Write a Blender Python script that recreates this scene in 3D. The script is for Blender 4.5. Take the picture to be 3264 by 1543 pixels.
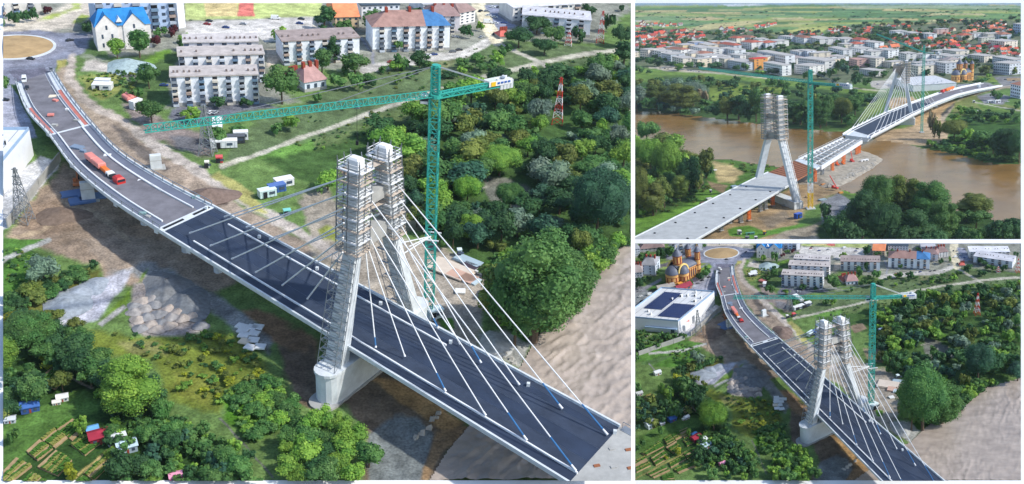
import bpy, bmesh, math, random
import numpy as np
from mathutils import Vector, Matrix

random.seed(7)
rng = np.random.default_rng(7)
for o in list(bpy.data.objects):
    bpy.data.objects.remove(o)
SC = bpy.context.scene
COL = SC.collection

# ---------------------------------------------------------------- camera, sky, sun, exposure
F, PPX, PPY, IW, IH = 3142.0, 1800.0, 771.5, 3264.0, 1543.0   # photograph pixels


class Tract:
    """One tract of land: a ground plane with its own slope, seen by the one camera."""
    def __init__(s, name, rect, vx, vy, h, tag):
        s.name, s.rect, s.h, s.tag = name, rect, h, tag
        down = Vector((vx - PPX, -(vy - PPY), -F)).normalized()
        s.n = -down
        fwd = Vector((0, 0, -1))
        y = (fwd - s.n * s.n.dot(fwd)).normalized()
        x = y.cross(s.n)
        s.L = Matrix(((x.x, y.x, s.n.x, -s.n.x * h), (x.y, y.y, s.n.y, -s.n.y * h), (x.z, y.z, s.n.z, -s.n.z * h), (0, 0, 0, 1)))
        s.Li = s.L.inverted()
        s.objs = []
        s.things = []

    def at(s, px, py, z=0.0):
        r = Vector(((px - PPX) / F, -(py - PPY) / F, -1.0))
        t = -(s.h - z) / s.n.dot(r)
        return s.Li @ (r * t)

    def atv(s, px, py):
        r = np.stack([(px - PPX) / F, -(py - PPY) / F, -np.ones_like(px)], -1)
        n = np.array(s.n)
        t = -s.h / (r @ n)
        p = r * t[..., None]
        A = np.array(s.Li)
        return p @ A[:3, :3].T + A[:3, 3]

    def proj(s, p):
        c = s.L @ Vector(p)
        return PPX + F * c.x / -c.z, PPY - F * c.y / -c.z

    def on(s, px, py, base, d):
        """ray meets the upright plane through base along plan direction d"""
        r = (s.Li.to_3x3() @ Vector(((px - PPX) / F, -(py - PPY) / F, -1.0)))
        o = s.Li @ Vector((0, 0, 0))
        nn = Vector((-d[1], d[0], 0))
        t = (Vector(base) - o).dot(nn) / r.dot(nn)
        return o + r * t

    def tall(s, px, py, pytop):
        b = s.at(px, py)
        lo, hi = 0.0, s.h * 1.5
        for _ in range(40):
            m = (lo + hi) / 2
            if s.proj((b.x, b.y, m))[1] > pytop: lo = m
            else: hi = m
        return lo

    def mpp(s, px, py, z=0):
        """metres per photograph pixel, across the view"""
        return (s.at(px + 5, py, z) - s.at(px - 5, py, z)).length / 10


TL = Tract('L', (10, 10, 2011, 1533), 1200, PPY + 5800, 100.0, 'large left view')
TB = Tract('B', (2021, 777, 3254, 1533), 2637, PPY + 7500, 104.0, 'lower right view')
TT = Tract('T', (2021, 10, 3254, 767), 2590, PPY + 11300, 108.0, 'upper right view')

up = (TL.n + TT.n).normalized()
yw = (Vector((0, 0, -1)) - up * up.z * -1)
yw = (Vector((0, 0, -1)) - up * up.dot(Vector((0, 0, -1)))).normalized()
xw = yw.cross(up)
CAMROT = Matrix((xw, yw, up)).to_4x4()          # camera axes -> world axes
LU = 2.4                                        # metres per layout unit
CAM = Matrix.Translation((0, 0, 240)) @ CAMROT
for t_ in (TL, TB, TT):
    t_.M = CAM @ Matrix.Scale(LU, 4) @ t_.L
cam_data = bpy.data.cameras.new('camera')
cam = bpy.data.objects.new('camera', cam_data)
COL.objects.link(cam)
cam.matrix_world = CAM
cam_data.sensor_width = 36
cam_data.lens = 36 * F / IW
cam_data.shift_x = (IW / 2 - PPX) / IW
cam_data.clip_start = 1
cam_data.clip_end = 30000
SC.camera = cam

SUN_EL, SUN_AZ = math.radians(42), math.radians(108)     # azimuth clockwise from the view direction
W = bpy.data.worlds.new('World'); SC.world = W; W.use_nodes = True
nt = W.node_tree
sky = nt.nodes.new('ShaderNodeTexSky'); sky.sky_type = 'NISHITA'; sky.sun_disc = False
sky.sun_elevation = SUN_EL; sky.sun_rotation = SUN_AZ
sky.air_density = 1.0; sky.dust_density = 0.8; sky.ozone_density = 1.4
bg = nt.nodes['Background']; bg.inputs['Strength'].default_value = 0.15
nt.links.new(sky.outputs[0], bg.inputs[0])
sd = bpy.data.lights.new('sun', 'SUN'); sd.energy = 2.9; sd.angle = math.radians(1.5); sd.color = (1, 0.955, 0.87)
sun = bpy.data.objects.new('sun', sd); COL.objects.link(sun)
sdir = Vector((math.sin(SUN_AZ) * math.cos(SUN_EL), math.cos(SUN_AZ) * math.cos(SUN_EL), math.sin(SUN_EL)))
sun.rotation_euler = sdir.to_track_quat('Z', 'Y').to_euler(); sun.location = (0, 0, 400)
SC.view_settings.view_transform = 'Standard'; SC.view_settings.look = 'None'
SC.view_settings.exposure = 0.5; SC.view_settings.gamma = 1
SC.render.engine = 'CYCLES'; SC.cycles.use_denoising = True
SC.cycles.max_bounces = 5; SC.cycles.diffuse_bounces = 2; SC.cycles.transparent_max_bounces = 6

# ---------------------------------------------------------------- coordinates
REG = {'a': (0, 0, 2.436), 'b': (1000, 0, 2.436), 'c': (0, 400, 2.436), 'd': (1000, 400, 2.436), 'e': (0, 800, 1.639), 'f': (1000, 800, 1.639),
       'g': (2010, 0, 3.045), 'h': (2640, 0, 3.045), 'i': (2010, 380, 3.045), 'j': (2640, 380, 3.045), 'k': (2010, 770, 3.045), 'l': (2640, 770, 3.045),
       'm': (2010, 1150, 3.1), 'n': (2640, 1150, 3.1)}
# ground homography: large view pixels -> lower right view pixels
HM = np.array([[2.13141719e-01, -1.43144390e-01, 2.30331345e+03], [-4.15388777e-02, 4.62721806e-01, 7.37144024e+02], [-8.92870383e-05, 4.78691624e-06, 1.0]])
HI = np.linalg.inv(HM)


def hom(Hm, x, y):
    w = Hm[2, 0] * x + Hm[2, 1] * y + Hm[2, 2]
    return (Hm[0, 0] * x + Hm[0, 1] * y + Hm[0, 2]) / w, (Hm[1, 0] * x + Hm[1, 1] * y + Hm[1, 2]) / w


def px(c, x, y):
    """zoom-window coordinate -> pixel of the large view (a-f, k-n) or of the upper right view (g-j)"""
    a, b, s = REG[c]
    X, Y = a + x / s, b + y / s
    if c in 'klmn':
        X, Y = hom(HI, X, Y)
    return X, Y


def pxs(c, *pts):
    return [px(c, *p) for p in pts]


class View:
    """places the valley (laid out in metres of the large view) into a tract"""
    def __init__(s, T, mapped=False, zf=1.0):
        s.T, s.mapped, s.zf = T, mapped, zf

    def loc(s, p):
        if not s.mapped:
            return Vector(p)
        X, Y = TL.proj((p[0], p[1], 0))
        q = s.T.at(*hom(HM, X, Y))
        return Vector((q.x, q.y, p[2] * s.k(p) * s.zf))

    def k(s, p):
        if not s.mapped:
            return 1.0
        f = lambda x, y: s.T.at(*hom(HM, *TL.proj((x, y, 0))))
        e = 2.0
        a = (f(p[0] + e, p[1]) - f(p[0] - e, p[1])) / (2 * e); b = (f(p[0], p[1] + e) - f(p[0], p[1] - e)) / (2 * e)
        return math.sqrt(abs(a.x * b.y - a.y * b.x))

    def ang(s, p, d):
        a, b = s.loc((p[0] - d[0], p[1] - d[1], 0)), s.loc((p[0] + d[0], p[1] + d[1], 0))
        return math.atan2(b.y - a.y, b.x - a.x)


VL, VB, VT = View(TL), View(TB, True, 1.0), View(TT)
V = VL                                   # the view being built


def G(c, x, y, z=0.0):
    """point of the layout from a zoom-window coordinate"""
    T = TT if c in 'ghij' else TL
    return T.at(*px(c, x, y), z)


# ---------------------------------------------------------------- colour and materials
def lin(r, g=None, b=None, k=1.0):
    if g is None: r, g, b = r
    f = lambda c: (c / 255 / 12.92 if c <= 10 else ((c / 255 + 0.055) / 1.055) ** 2.4)
    return (f(r) * k, f(g) * k, f(b) * k)


MATS = {}


def mat(name, rgb, rough=0.8, var=0.12, scale=0.6, spec=0.3, bump=0.0, metal=0.0, detail=5, objcol=False):
    if name in MATS: return MATS[name]
    m = bpy.data.materials.new(name); m.use_nodes = True
    n = m.node_tree.nodes; l = m.node_tree.links
    p = n['Principled BSDF']
    p.inputs['Roughness'].default_value = rough; p.inputs['Specular IOR Level'].default_value = spec; p.inputs['Metallic'].default_value = metal
    tc = n.new('ShaderNodeTexCoord'); geo = n.new('ShaderNodeNewGeometry')
    no = n.new('ShaderNodeTexNoise'); no.inputs['Scale'].default_value = scale / LU; no.inputs['Detail'].default_value = detail
    no.inputs['Roughness'].default_value = 0.65
    l.new(geo.outputs['Position'], no.inputs['Vector'])
    mr = n.new('ShaderNodeMapRange'); mr.inputs[1].default_value = 0.3; mr.inputs[2].default_value = 0.7
    mr.inputs[3].default_value = 1 - var; mr.inputs[4].default_value = 1 + var
    l.new(no.outputs['Fac'], mr.inputs[0])
    mx = n.new('ShaderNodeMix'); mx.data_type = 'RGBA'; mx.blend_type = 'MULTIPLY'; mx.inputs[0].default_value = 1
    if objcol:
        oi = n.new('ShaderNodeObjectInfo'); l.new(oi.outputs['Color'], mx.inputs[6])
    else:
        mx.inputs[6].default_value = (*rgb, 1)
    l.new(mr.outputs[0], mx.inputs[7]); l.new(mx.outputs[2], p.inputs['Base Color'])
    if bump:
        bp = n.new('ShaderNodeBump'); bp.inputs['Strength'].default_value = bump; bp.inputs['Distance'].default_value = 0.3
        l.new(no.outputs['Fac'], bp.inputs['Height']); l.new(bp.outputs[0], p.inputs['Normal'])
    MATS[name] = m
    return m


def leaf_material():
    m = bpy.data.materials.new('foliage'); m.use_nodes = True
    n = m.node_tree.nodes; l = m.node_tree.links; p = n['Principled BSDF']
    p.inputs['Roughness'].default_value = 0.65; p.inputs['Specular IOR Level'].default_value = 0.25
    oi = n.new('ShaderNodeObjectInfo'); at = n.new('ShaderNodeAttribute'); at.attribute_name = 'tint'
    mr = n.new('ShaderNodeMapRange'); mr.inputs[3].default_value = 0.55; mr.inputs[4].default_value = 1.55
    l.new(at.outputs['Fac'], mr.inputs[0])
    mx = n.new('ShaderNodeMix'); mx.data_type = 'RGBA'; mx.blend_type = 'MULTIPLY'; mx.inputs[0].default_value = 1
    l.new(oi.outputs['Color'], mx.inputs[6]); l.new(mr.outputs[0], mx.inputs[7])
    hs = n.new('ShaderNodeHueSaturation'); hm = n.new('ShaderNodeMapRange'); hm.inputs[3].default_value = 0.53; hm.inputs[4].default_value = 0.47
    l.new(at.outputs['Fac'], hm.inputs[0]); l.new(hm.outputs[0], hs.inputs['Hue']); l.new(mx.outputs[2], hs.inputs['Color'])
    l.new(hs.outputs[0], p.inputs['Base Color'])
    tr = n.new('ShaderNodeBsdfTranslucent'); l.new(hs.outputs[0], tr.inputs[0])
    ms = n.new('ShaderNodeMixShader'); ms.inputs[0].default_value = 0.28
    l.new(p.outputs[0], ms.inputs[1]); l.new(tr.outputs[0], ms.inputs[2]); l.new(ms.outputs[0], n['Material Output'].inputs[0])
    return m


def ground_material(name, scale=0.35):
    m = bpy.data.materials.new(name); m.use_nodes = True
    n = m.node_tree.nodes; l = m.node_tree.links; p = n['Principled BSDF']
    p.inputs['Roughness'].default_value = 0.95; p.inputs['Specular IOR Level'].default_value = 0.1
    at = n.new('ShaderNodeAttribute'); at.attribute_name = 'cover'
    geo = n.new('ShaderNodeNewGeometry')
    cur = at.outputs['Color']
    for sc, lo, hi in ((scale * 0.14, 0.78, 1.22), (scale, 0.66, 1.34), (scale * 7, 0.66, 1.34)):
        no = n.new('ShaderNodeTexNoise'); no.inputs['Scale'].default_value = sc / LU; no.inputs['Detail'].default_value = 4
        l.new(geo.outputs['Position'], no.inputs['Vector'])
        mr = n.new('ShaderNodeMapRange'); mr.inputs[1].default_value = 0.3; mr.inputs[2].default_value = 0.7; mr.inputs[3].default_value = lo; mr.inputs[4].default_value = hi
        l.new(no.outputs['Fac'], mr.inputs[0])
        mx = n.new('ShaderNodeMix'); mx.data_type = 'RGBA'; mx.blend_type = 'MULTIPLY'; mx.inputs[0].default_value = 1
        l.new(cur, mx.inputs[6]); l.new(mr.outputs[0], mx.inputs[7]); cur = mx.outputs[2]
    l.new(cur, p.inputs['Base Color'])
    bp = n.new('ShaderNodeBump'); bp.inputs["Strength"].default_value = 0.3; bp.inputs['Distance'].default_value = 0.5
    l.new(no.outputs['Fac'], bp.inputs['Height']); l.new(bp.outputs[0], p.inputs['Normal'])
    return m


def water_material(name, rgb, rough, scale, strength, stretch=(1, 1, 1), rot=0.0, spec=0.5):
    m = bpy.data.materials.new(name); m.use_nodes = True
    n = m.node_tree.nodes; l = m.node_tree.links; p = n['Principled BSDF']
    p.inputs['Roughness'].default_value = rough; p.inputs['Specular IOR Level'].default_value = spec
    geo = n.new('ShaderNodeNewGeometry'); mp = n.new('ShaderNodeMapping'); mp.inputs['Scale'].default_value = stretch; mp.inputs['Rotation'].default_value = (0, 0, rot)
    l.new(geo.outputs['Position'], mp.inputs[0])
    no = n.new('ShaderNodeTexNoise'); scale = scale / LU; no.inputs['Scale'].default_value = scale; no.inputs['Detail'].default_value = 6; no.inputs['Distortion'].default_value = 0.8
    n2 = n.new('ShaderNodeTexNoise'); n2.inputs['Scale'].default_value = scale * 0.12; n2.inputs['Detail'].default_value = 3
    l.new(mp.outputs[0], no.inputs['Vector']); l.new(mp.outputs[0], n2.inputs['Vector'])
    mr = n.new('ShaderNodeMapRange'); mr.inputs[1].default_value = 0.3; mr.inputs[2].default_value = 0.7; mr.inputs[3].default_value = 0.82; mr.inputs[4].default_value = 1.18
    l.new(n2.outputs['Fac'], mr.inputs[0])
    mx = n.new('ShaderNodeMix'); mx.data_type = 'RGBA'; mx.blend_type = 'MULTIPLY'; mx.inputs[0].default_value = 1
    mx.inputs[6].default_value = (*rgb, 1); l.new(mr.outputs[0], mx.inputs[7]); l.new(mx.outputs[2], p.inputs['Base Color'])
    bp = n.new('ShaderNodeBump'); bp.inputs['Strength'].default_value = strength; bp.inputs['Distance'].default_value = LU
    ml = n.new('ShaderNodeMath'); ml.operation = 'MULTIPLY'; l.new(no.outputs['Fac'], ml.inputs[0]); l.new(mr.outputs[0], ml.inputs[1])
    l.new(ml.outputs[0], bp.inputs['Height']); l.new(bp.outputs[0], p.inputs['Normal'])
    return m


LEAF = leaf_material()
BARK = mat('bark', lin(95, 80, 65), 0.9, 0.3, 3.0)
ASPH_NEW = mat('new_asphalt', lin(45, 56, 76), 0.6, 0.30, 0.22, 0.35, 0.1)
ASPH_NEW2 = mat('new_asphalt_second_pass', lin(52, 62, 80), 0.65, 0.26, 0.3, 0.35, 0.1)
ASPH_OLD = mat('worn_asphalt', lin(120, 118, 124), 0.8, 0.28, 0.3, 0.3, 0.1)
ASPH_WALK = mat('walkway_asphalt', lin(110, 116, 132), 0.8, 0.12, 0.3)
CONC = mat('concrete', lin(206, 212, 216), 0.75, 0.16, 0.5, 0.3, 0.1)
CONC_D = mat('concrete_weathered', lin(165, 165, 162), 0.85, 0.18, 0.5, 0.3, 0.2)
WHITE = mat('white_paint', lin(228, 230, 232), 0.5, 0.05, 0.5)
CREAM = mat('cream_render', lin(226, 212, 190), 0.8, 0.08, 0.5)
PINK = mat('red_bicycle_lane', lin(196, 120, 108), 0.8, 0.12, 0.5)
TEAL = mat('crane_green_paint', lin(58, 166, 152), 0.45, 0.1, 0.5)
STEEL = mat('galvanised_steel', lin(150, 156, 162), 0.4, 0.15, 1.0, 0.5, 0, 0.5)
STEEL_W = mat('white_steel', lin(222, 224, 226), 0.45, 0.08, 0.5)
DARK = mat('dark_rubber', lin(38, 40, 44), 0.7, 0.1, 1.0)
GLASS = mat('window_glass', lin(70, 82, 100), 0.15, 0.25, 0.8, 0.6)
GLASS_B = mat('vehicle_glass', lin(40, 48, 58), 0.1, 0.1, 1.0, 0.6)
RED = mat('red_paint', lin(198, 52, 48), 0.4, 0.1, 0.8)
REDW = mat('faded_red_paint', lin(222, 140, 130), 0.55, 0.12, 0.8)
ORANGE = mat('orange_paint', lin(232, 120, 50), 0.45, 0.1, 0.8)
YELLOW = mat('yellow_paint', lin(232, 190, 50), 0.45, 0.1, 0.8)
BLUE = mat('blue_paint', lin(45, 95, 175), 0.45, 0.12, 0.8)
BLUE_SL = mat('blue_sleeve', lin(58, 112, 164), 0.5, 0.1, 0.8)
WOOD = mat('scaffold_plank', lin(192, 178, 164), 0.85, 0.25, 1.5)
RUST = mat('rusty_steel', lin(150, 96, 66), 0.8, 0.25, 1.0)
PAINTED = mat('object_paint', (1, 1, 1), 0.45, 0.08, 0.8, 0.4, 0, 0, 3, True)       # colour of the object itself
RENDER_W = mat('wall_render', (1, 1, 1), 0.85, 0.17, 0.5, 0.2, 0, 0, 5, True)
ROOFING = mat('roofing', (1, 1, 1), 0.85, 0.25, 0.5, 0.2, 0.15, 0, 6, True)
SOIL = mat('garden_soil', lin(166, 142, 108), 0.95, 0.25, 0.8, 0.1, 0.4)
GRAVEL = mat('gravel', (1, 1, 1), 0.95, 0.3, 1.2, 0.1, 0.6, 0, 6, True)
SOLAR = mat('solar_cells', lin(48, 62, 104), 0.2, 0.12, 0.8, 0.6)
SLATE = mat('grey_dome_metal', lin(98, 104, 120), 0.5, 0.15, 0.8, 0.4)
BRICK_Y = mat('ochre_brick', lin(228, 178, 112), 0.85, 0.15, 0.8, 0.2, 0.1)
BRICK_R = mat('red_brick', lin(150, 70, 56), 0.85, 0.15, 0.8, 0.2)
TURF = mat('leafy_crop', lin(70, 108, 44), 0.9, 0.3, 1.5, 0.1)

# ---------------------------------------------------------------- mesh building
class MB:
    def __init__(s): s.v, s.f = [], []

    def add(s, v, f):
        o = len(s.v); s.v += [tuple(p) for p in v]; s.f += [tuple(i + o for i in q) for q in f]; return s

    def hexa(s, b, t):
        return s.add(list(b) + list(t), [(3, 2, 1, 0), (4, 5, 6, 7), (0, 1, 5, 4), (1, 2, 6, 5), (2, 3, 7, 6), (3, 0, 4, 7)])

    def box(s, x0, x1, y0, y1, z0, z1):
        return s.hexa([(x0, y0, z0), (x1, y0, z0), (x1, y1, z0), (x0, y1, z0)], [(x0, y0, z1), (x1, y0, z1), (x1, y1, z1), (x0, y1, z1)])

    def bevbox(s, x0, x1, y0, y1, z0, z1, c):
        """box with chamfered upper edges"""
        s.hexa([(x0, y0, z0), (x1, y0, z0), (x1, y1, z0), (x0, y1, z0)], [(x0, y0, z1 - c), (x1, y0, z1 - c), (x1, y1, z1 - c), (x0, y1, z1 - c)])
        return s.hexa([(x0, y0, z1 - c), (x1, y0, z1 - c), (x1, y1, z1 - c), (x0, y1, z1 - c)], [(x0 + c, y0 + c, z1), (x1 - c, y0 + c, z1), (x1 - c, y1 - c, z1), (x0 + c, y1 - c, z1)])

    def beam(s, p, q, w, h=None):
        p, q = Vector(p), Vector(q); h = h or w
        d = (q - p).normalized(); u = d.cross(Vector((0, 0, 1)))
        if u.length < 1e-4: u = Vector((1, 0, 0))
        u.normalize(); v = u.cross(d)
        u *= w / 2; v *= h / 2
        return s.hexa([p - u - v, p + u - v, p + u + v, p - u + v][::-1], [q - u - v, q + u - v, q + u + v, q - u + v][::-1])

    def tube(s, p, q, r, r2=None, n=6):
        p, q = Vector(p), Vector(q); r2 = r if r2 is None else r2
        d = (q - p).normalized(); u = d.cross(Vector((0, 0, 1)))
        if u.length < 1e-4: u = Vector((1, 0, 0))
        u.normalize(); v = d.cross(u)
        a = [(math.cos(2 * math.pi * i / n), math.sin(2 * math.pi * i / n)) for i in range(n)]
        vv = [p + (u * c + v * k) * r for c, k in a] + [q + (u * c + v * k) * r2 for c, k in a]
        return s.add(vv, [(i, (i + 1) % n, n + (i + 1) % n, n + i) for i in range(n)] + [tuple(range(n))[::-1], tuple(range(n, 2 * n))])

    def prism(s, poly, z0, z1):
        n = len(poly)
        return s.add([(x, y, z0) for x, y in poly] + [(x, y, z1) for x, y in poly],
                     [(i, (i + 1) % n, n + (i + 1) % n, n + i) for i in range(n)] + [tuple(range(n))[::-1], tuple(range(n, 2 * n))])

    def lathe(s, prof, cx=0, cy=0, n=16, a0=0, a1=2 * math.pi):
        full = abs(a1 - a0 - 2 * math.pi) < 1e-6
        m = n if full else n + 1
        vv = []
        for r, z in prof:
            for i in range(m):
                t = a0 + (a1 - a0) * i / n
                vv.append((cx + r * math.cos(t), cy + r * math.sin(t), z))
        ff = []
        for j in range(len(prof) - 1):
            for i in range(n):
                i2 = (i + 1) % m
                ff.append((j * m + i, j * m + i2, (j + 1) * m + i2, (j + 1) * m + i))
        return s.add(vv, ff)

    def strip(s, A, B, zo=0.0, th=0.0):
        """ribbon between two point rows, lifted by zo, with thickness th below"""
        n = len(A)
        up = Vector((0, 0, zo)); dn = Vector((0, 0, zo - th))
        A = [Vector(a) for a in A]; B = [Vector(b) for b in B]
        v = [a + up for a in A] + [b + up for b in B]
        f = [(i, i + 1, n + i + 1, n + i)[::-1] for i in range(n - 1)]
        if th:
            v += [a + dn for a in A] + [b + dn for b in B]
            for i in range(n - 1):
                f += [(i, 2 * n + i, 2 * n + i + 1, i + 1)[::-1], (n + i, n + i + 1, 3 * n + i + 1, 3 * n + i)[::-1], (2 * n + i, 3 * n + i, 3 * n + i + 1, 2 * n + i + 1)[::-1]]
            f += [(0, n, 3 * n, 2 * n), (n - 1, 3 * n - 1, 4 * n - 1, 2 * n - 1)]
        return s.add(v, f)

    def mesh(s, name, m, smooth=False):
        me = bpy.data.meshes.new(name); me.from_pydata(s.v, [], s.f); me.materials.append(m)
        if smooth: me.shade_smooth()
        me.update(); return me

    def build(s, name, m, parent=None, color=None, smooth=False, kind=None, label=None):
        return part(name, s.mesh(name, m, smooth), parent, color=color, kind=kind, label=label)


def part(name, me, parent=None, loc=(0, 0, 0), rot=(0, 0, 0), scale=(1, 1, 1), color=None, kind=None, label=None):
    o = bpy.data.objects.new(name, me); COL.objects.link(o)
    o.location = loc; o.rotation_euler = rot; o.scale = scale
    if parent: o.parent = parent
    if color: o.color = (*color, 1)
    if kind: o['kind'] = kind
    if label: o['label'] = label
    V.T.objs.append(o)
    return o


def tag(o, label, cat, group=None):
    o['label'] = label; o['category'] = cat
    if group: o['group'] = group
    return o


def put(o, pos, rz=0.0, scale=1.0):
    s = scale if hasattr(scale, '__len__') else (scale,) * 3
    o.matrix_world = V.T.M @ Matrix.Translation(pos) @ Matrix.Rotation(rz, 4, 'Z') @ Matrix.Diagonal((*s, 1))
    return o


def thing(name, label, cat, pos, rz=0.0, scale=1.0, group=None, add_view=True):
    """an Empty at the thing's base, pos given in the tract's own metres"""
    o = bpy.data.objects.new(name, None); COL.objects.link(o); o.empty_display_size = 0.5
    put(o, pos, rz, scale)
    tag(o, label + (', ' + V.T.tag if add_view else ''), cat, (group + ', ' + V.T.tag) if group else None)
    V.T.things.append(o)
    return o


def solo(name, mb, m, label, cat, pos, rz=0.0, scale=1.0, group=None, color=None, smooth=False):
    """a thing that is one mesh"""
    o = mb.build(name, m, None, color, smooth) if isinstance(mb, MB) else part(name, mb, None, color=color)
    put(o, pos, rz, scale)
    tag(o, label + ', ' + V.T.tag, cat, (group + ', ' + V.T.tag) if group else None)
    return o


UNIT = {}


def unit(m):
    """shared unit box: x 0..1 centred, y 0..1 towards the viewer, z 0..1 up"""
    if m.name not in UNIT:
        UNIT[m.name] = MB().box(-0.5, 0.5, -1, 0, 0, 1).mesh('unit_' + m.name, m)
    return UNIT[m.name]


# ---------------------------------------------------------------- noise and land cover
PERM = rng.permutation(512)


def vnoise(x, y, seed=0):
    xi = np.floor(x).astype(int); yi = np.floor(y).astype(int); fx = x - xi; fy = y - yi
    fx = fx * fx * (3 - 2 * fx); fy = fy * fy * (3 - 2 * fy)
    h = lambda a, b: PERM[(PERM[(a + seed * 37) & 511] + b) & 511] / 511.0
    return (h(xi, yi) * (1 - fx) + h(xi + 1, yi) * fx) * (1 - fy) + (h(xi, yi + 1) * (1 - fx) + h(xi + 1, yi + 1) * fx) * fy


def fbm(x, y, seed=0, oct=4):
    t = 0; a = 0.5
    for i in range(oct):
        t = t + a * vnoise(x, y, seed + i); x = x * 2.03; y = y * 2.03; a *= 0.5
    return t


def segdist(X, Y, pts, closed):
    d = np.full(X.shape, 1e9); n = len(pts)
    ins = np.zeros(X.shape, bool)
    for i in range(n if closed else n - 1):
        x1, y1 = pts[i]; x2, y2 = pts[(i + 1) % n]
        dx, dy = x2 - x1, y2 - y1
        t = np.clip(((X - x1) * dx + (Y - y1) * dy) / (dx * dx + dy * dy + 1e-9), 0, 1)
        d = np.minimum(d, np.hypot(X - x1 - t * dx, Y - y1 - t * dy))
        if closed:
            c = ((y1 > Y) != (y2 > Y))
            ins ^= c & (X < (x2 - x1) * (Y - y1) / (y2 - y1 + 1e-12) + x1)
    return d, ins


def cover_colours(X, Y, P, ops, base, warp, wm):
    """X,Y layout pixels; P metres; ops painter's list"""
    C = np.ones(X.shape + (3,)) * np.array(base)
    nx = (fbm(P[..., 0] / wm, P[..., 1] / wm, 3) - 0.47) * warp
    ny = (fbm(P[..., 0] / wm, P[..., 1] / wm, 11) - 0.47) * warp
    fine = fbm(P[..., 0] / (wm * .15), P[..., 1] / (wm * .15), 21) - 0.47
    for op in ops:
        kind, pts, col, soft = op[0], op[1], op[2], op[3]
        wid = op[4] if kind == 'line' else 0
        arr = np.array(pts); m = wid + soft * 2 + abs(warp) * 1.6
        sel = (X > arr[:, 0].min() - m) & (X < arr[:, 0].max() + m) & (Y > arr[:, 1].min() - m) & (Y < arr[:, 1].max() + m)
        if not sel.any(): continue
        soft = soft * 1.6 if soft >= 6 else soft
        wk = min(1.6, soft / 6.0)
        xs, ys = X[sel] + nx[sel] * wk, Y[sel] + ny[sel] * wk
        d, ins = segdist(xs, ys, pts, kind == 'poly')
        sd = np.where(ins, d, -d) if kind == 'poly' else wid / 2 - d
        sd = sd + fine[sel] * soft * 1.6
        a = np.clip(sd / max(soft, .5) + 0.5, 0, 1)[..., None]
        amp = op[5] if len(op) > 5 else 1.0
        C[sel] = C[sel] * (1 - a * amp) + np.array(col) * a * amp
    return C


def grid_ground(T, name, step, ops, base, warp, wm, mapped, material, height=None):
    x0, y0, x1, y1 = T.rect
    nx, ny = int((x1 - x0) / step) + 1, int((y1 - y0) / step) + 1
    gx, gy = np.meshgrid(np.linspace(x0, x1, nx), np.linspace(y0, y1, ny))
    P = T.atv(gx, gy)
    X, Y = (hom(HI, gx, gy) if mapped else (gx, gy))
    PM = TL.atv(X, Y) if mapped else P
    C = cover_colours(X, Y, PM, ops, base, warp, wm)
    if height is not None:
        P[..., 2] += height(X, Y, PM) * (0.5 if mapped else 1.0)
    me = bpy.data.meshes.new(name)
    idx = np.arange(nx * ny).reshape(ny, nx)
    q = np.stack([idx[:-1, :-1], idx[1:, :-1], idx[1:, 1:], idx[:-1, 1:]], -1).reshape(-1, 4)
    me.vertices.add(nx * ny); me.vertices.foreach_set('co', P.reshape(-1).astype(np.float32))
    me.loops.add(q.size); me.loops.foreach_set('vertex_index', q.reshape(-1).astype(np.int32))
    me.polygons.add(len(q)); me.polygons.foreach_set('loop_start', np.arange(0, q.size, 4, dtype=np.int32))
    me.update(calc_edges=True); me.validate()
    at = me.attributes.new('cover', 'FLOAT_COLOR', 'POINT')
    at.data.foreach_set('color', np.concatenate([C.reshape(-1, 3), np.ones((nx * ny, 1))], 1).reshape(-1).astype(np.float32))
    me.materials.append(material); me.shade_smooth()
    o = bpy.data.objects.new(name, me); COL.objects.link(o); o.matrix_world = T.M; o['kind'] = 'structure'
    return o


def sheet(T, name, poly_px, z, material, step, mapped, wave=None, kind='structure', hom_needed=False):
    """a sheet covering a pixel polygon of a tract, finely divided (water)"""
    poly = [hom(HM, *p) for p in poly_px] if mapped else poly_px
    arr = np.array(poly); x0, y0, x1, y1 = T.rect
    ax, ay = max(x0, arr[:, 0].min()), max(y0, arr[:, 1].min()); bx, by = min(x1, arr[:, 0].max()), min(y1, arr[:, 1].max())
    nx, ny = int((bx - ax) / step) + 2, int((by - ay) / step) + 2
    gx, gy = np.meshgrid(np.linspace(ax, bx, nx), np.linspace(ay, by, ny))
    d, ins = segdist(gx, gy, poly, True)
    P = T.atv(gx, gy)
    P[..., 2] += z
    if wave is not None: P[..., 2] += wave(P, np.where(ins, d, 0))
    idx = np.arange(nx * ny).reshape(ny, nx)
    ok = ins | (d < step)
    q = np.stack([idx[:-1, :-1], idx[1:, :-1], idx[1:, 1:], idx[:-1, 1:]], -1)
    keep = ok[:-1, :-1] & ok[1:, :-1] & ok[1:, 1:] & ok[:-1, 1:]
    q = q[keep]
    me = bpy.data.meshes.new(name); me.from_pydata(P.reshape(-1, 3).tolist(), [], q.tolist()); me.materials.append(material); me.shade_smooth()
    bm = bmesh.new(); bm.from_mesh(me); bmesh.ops.delete(bm, geom=[v for v in bm.verts if not v.link_faces], context='VERTS'); bm.to_mesh(me); bm.free()
    o = bpy.data.objects.new(name, me); COL.objects.link(o); o.matrix_world = T.M; o['kind'] = kind
    return o


def inside(p, poly):
    x, y = p; c = False; n = len(poly)
    for i in range(n):
        x1, y1 = poly[i]; x2, y2 = poly[(i + 1) % n]
        if (y1 > y) != (y2 > y) and x < (x2 - x1) * (y - y1) / (y2 - y1) + x1: c = not c
    return c


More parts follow.
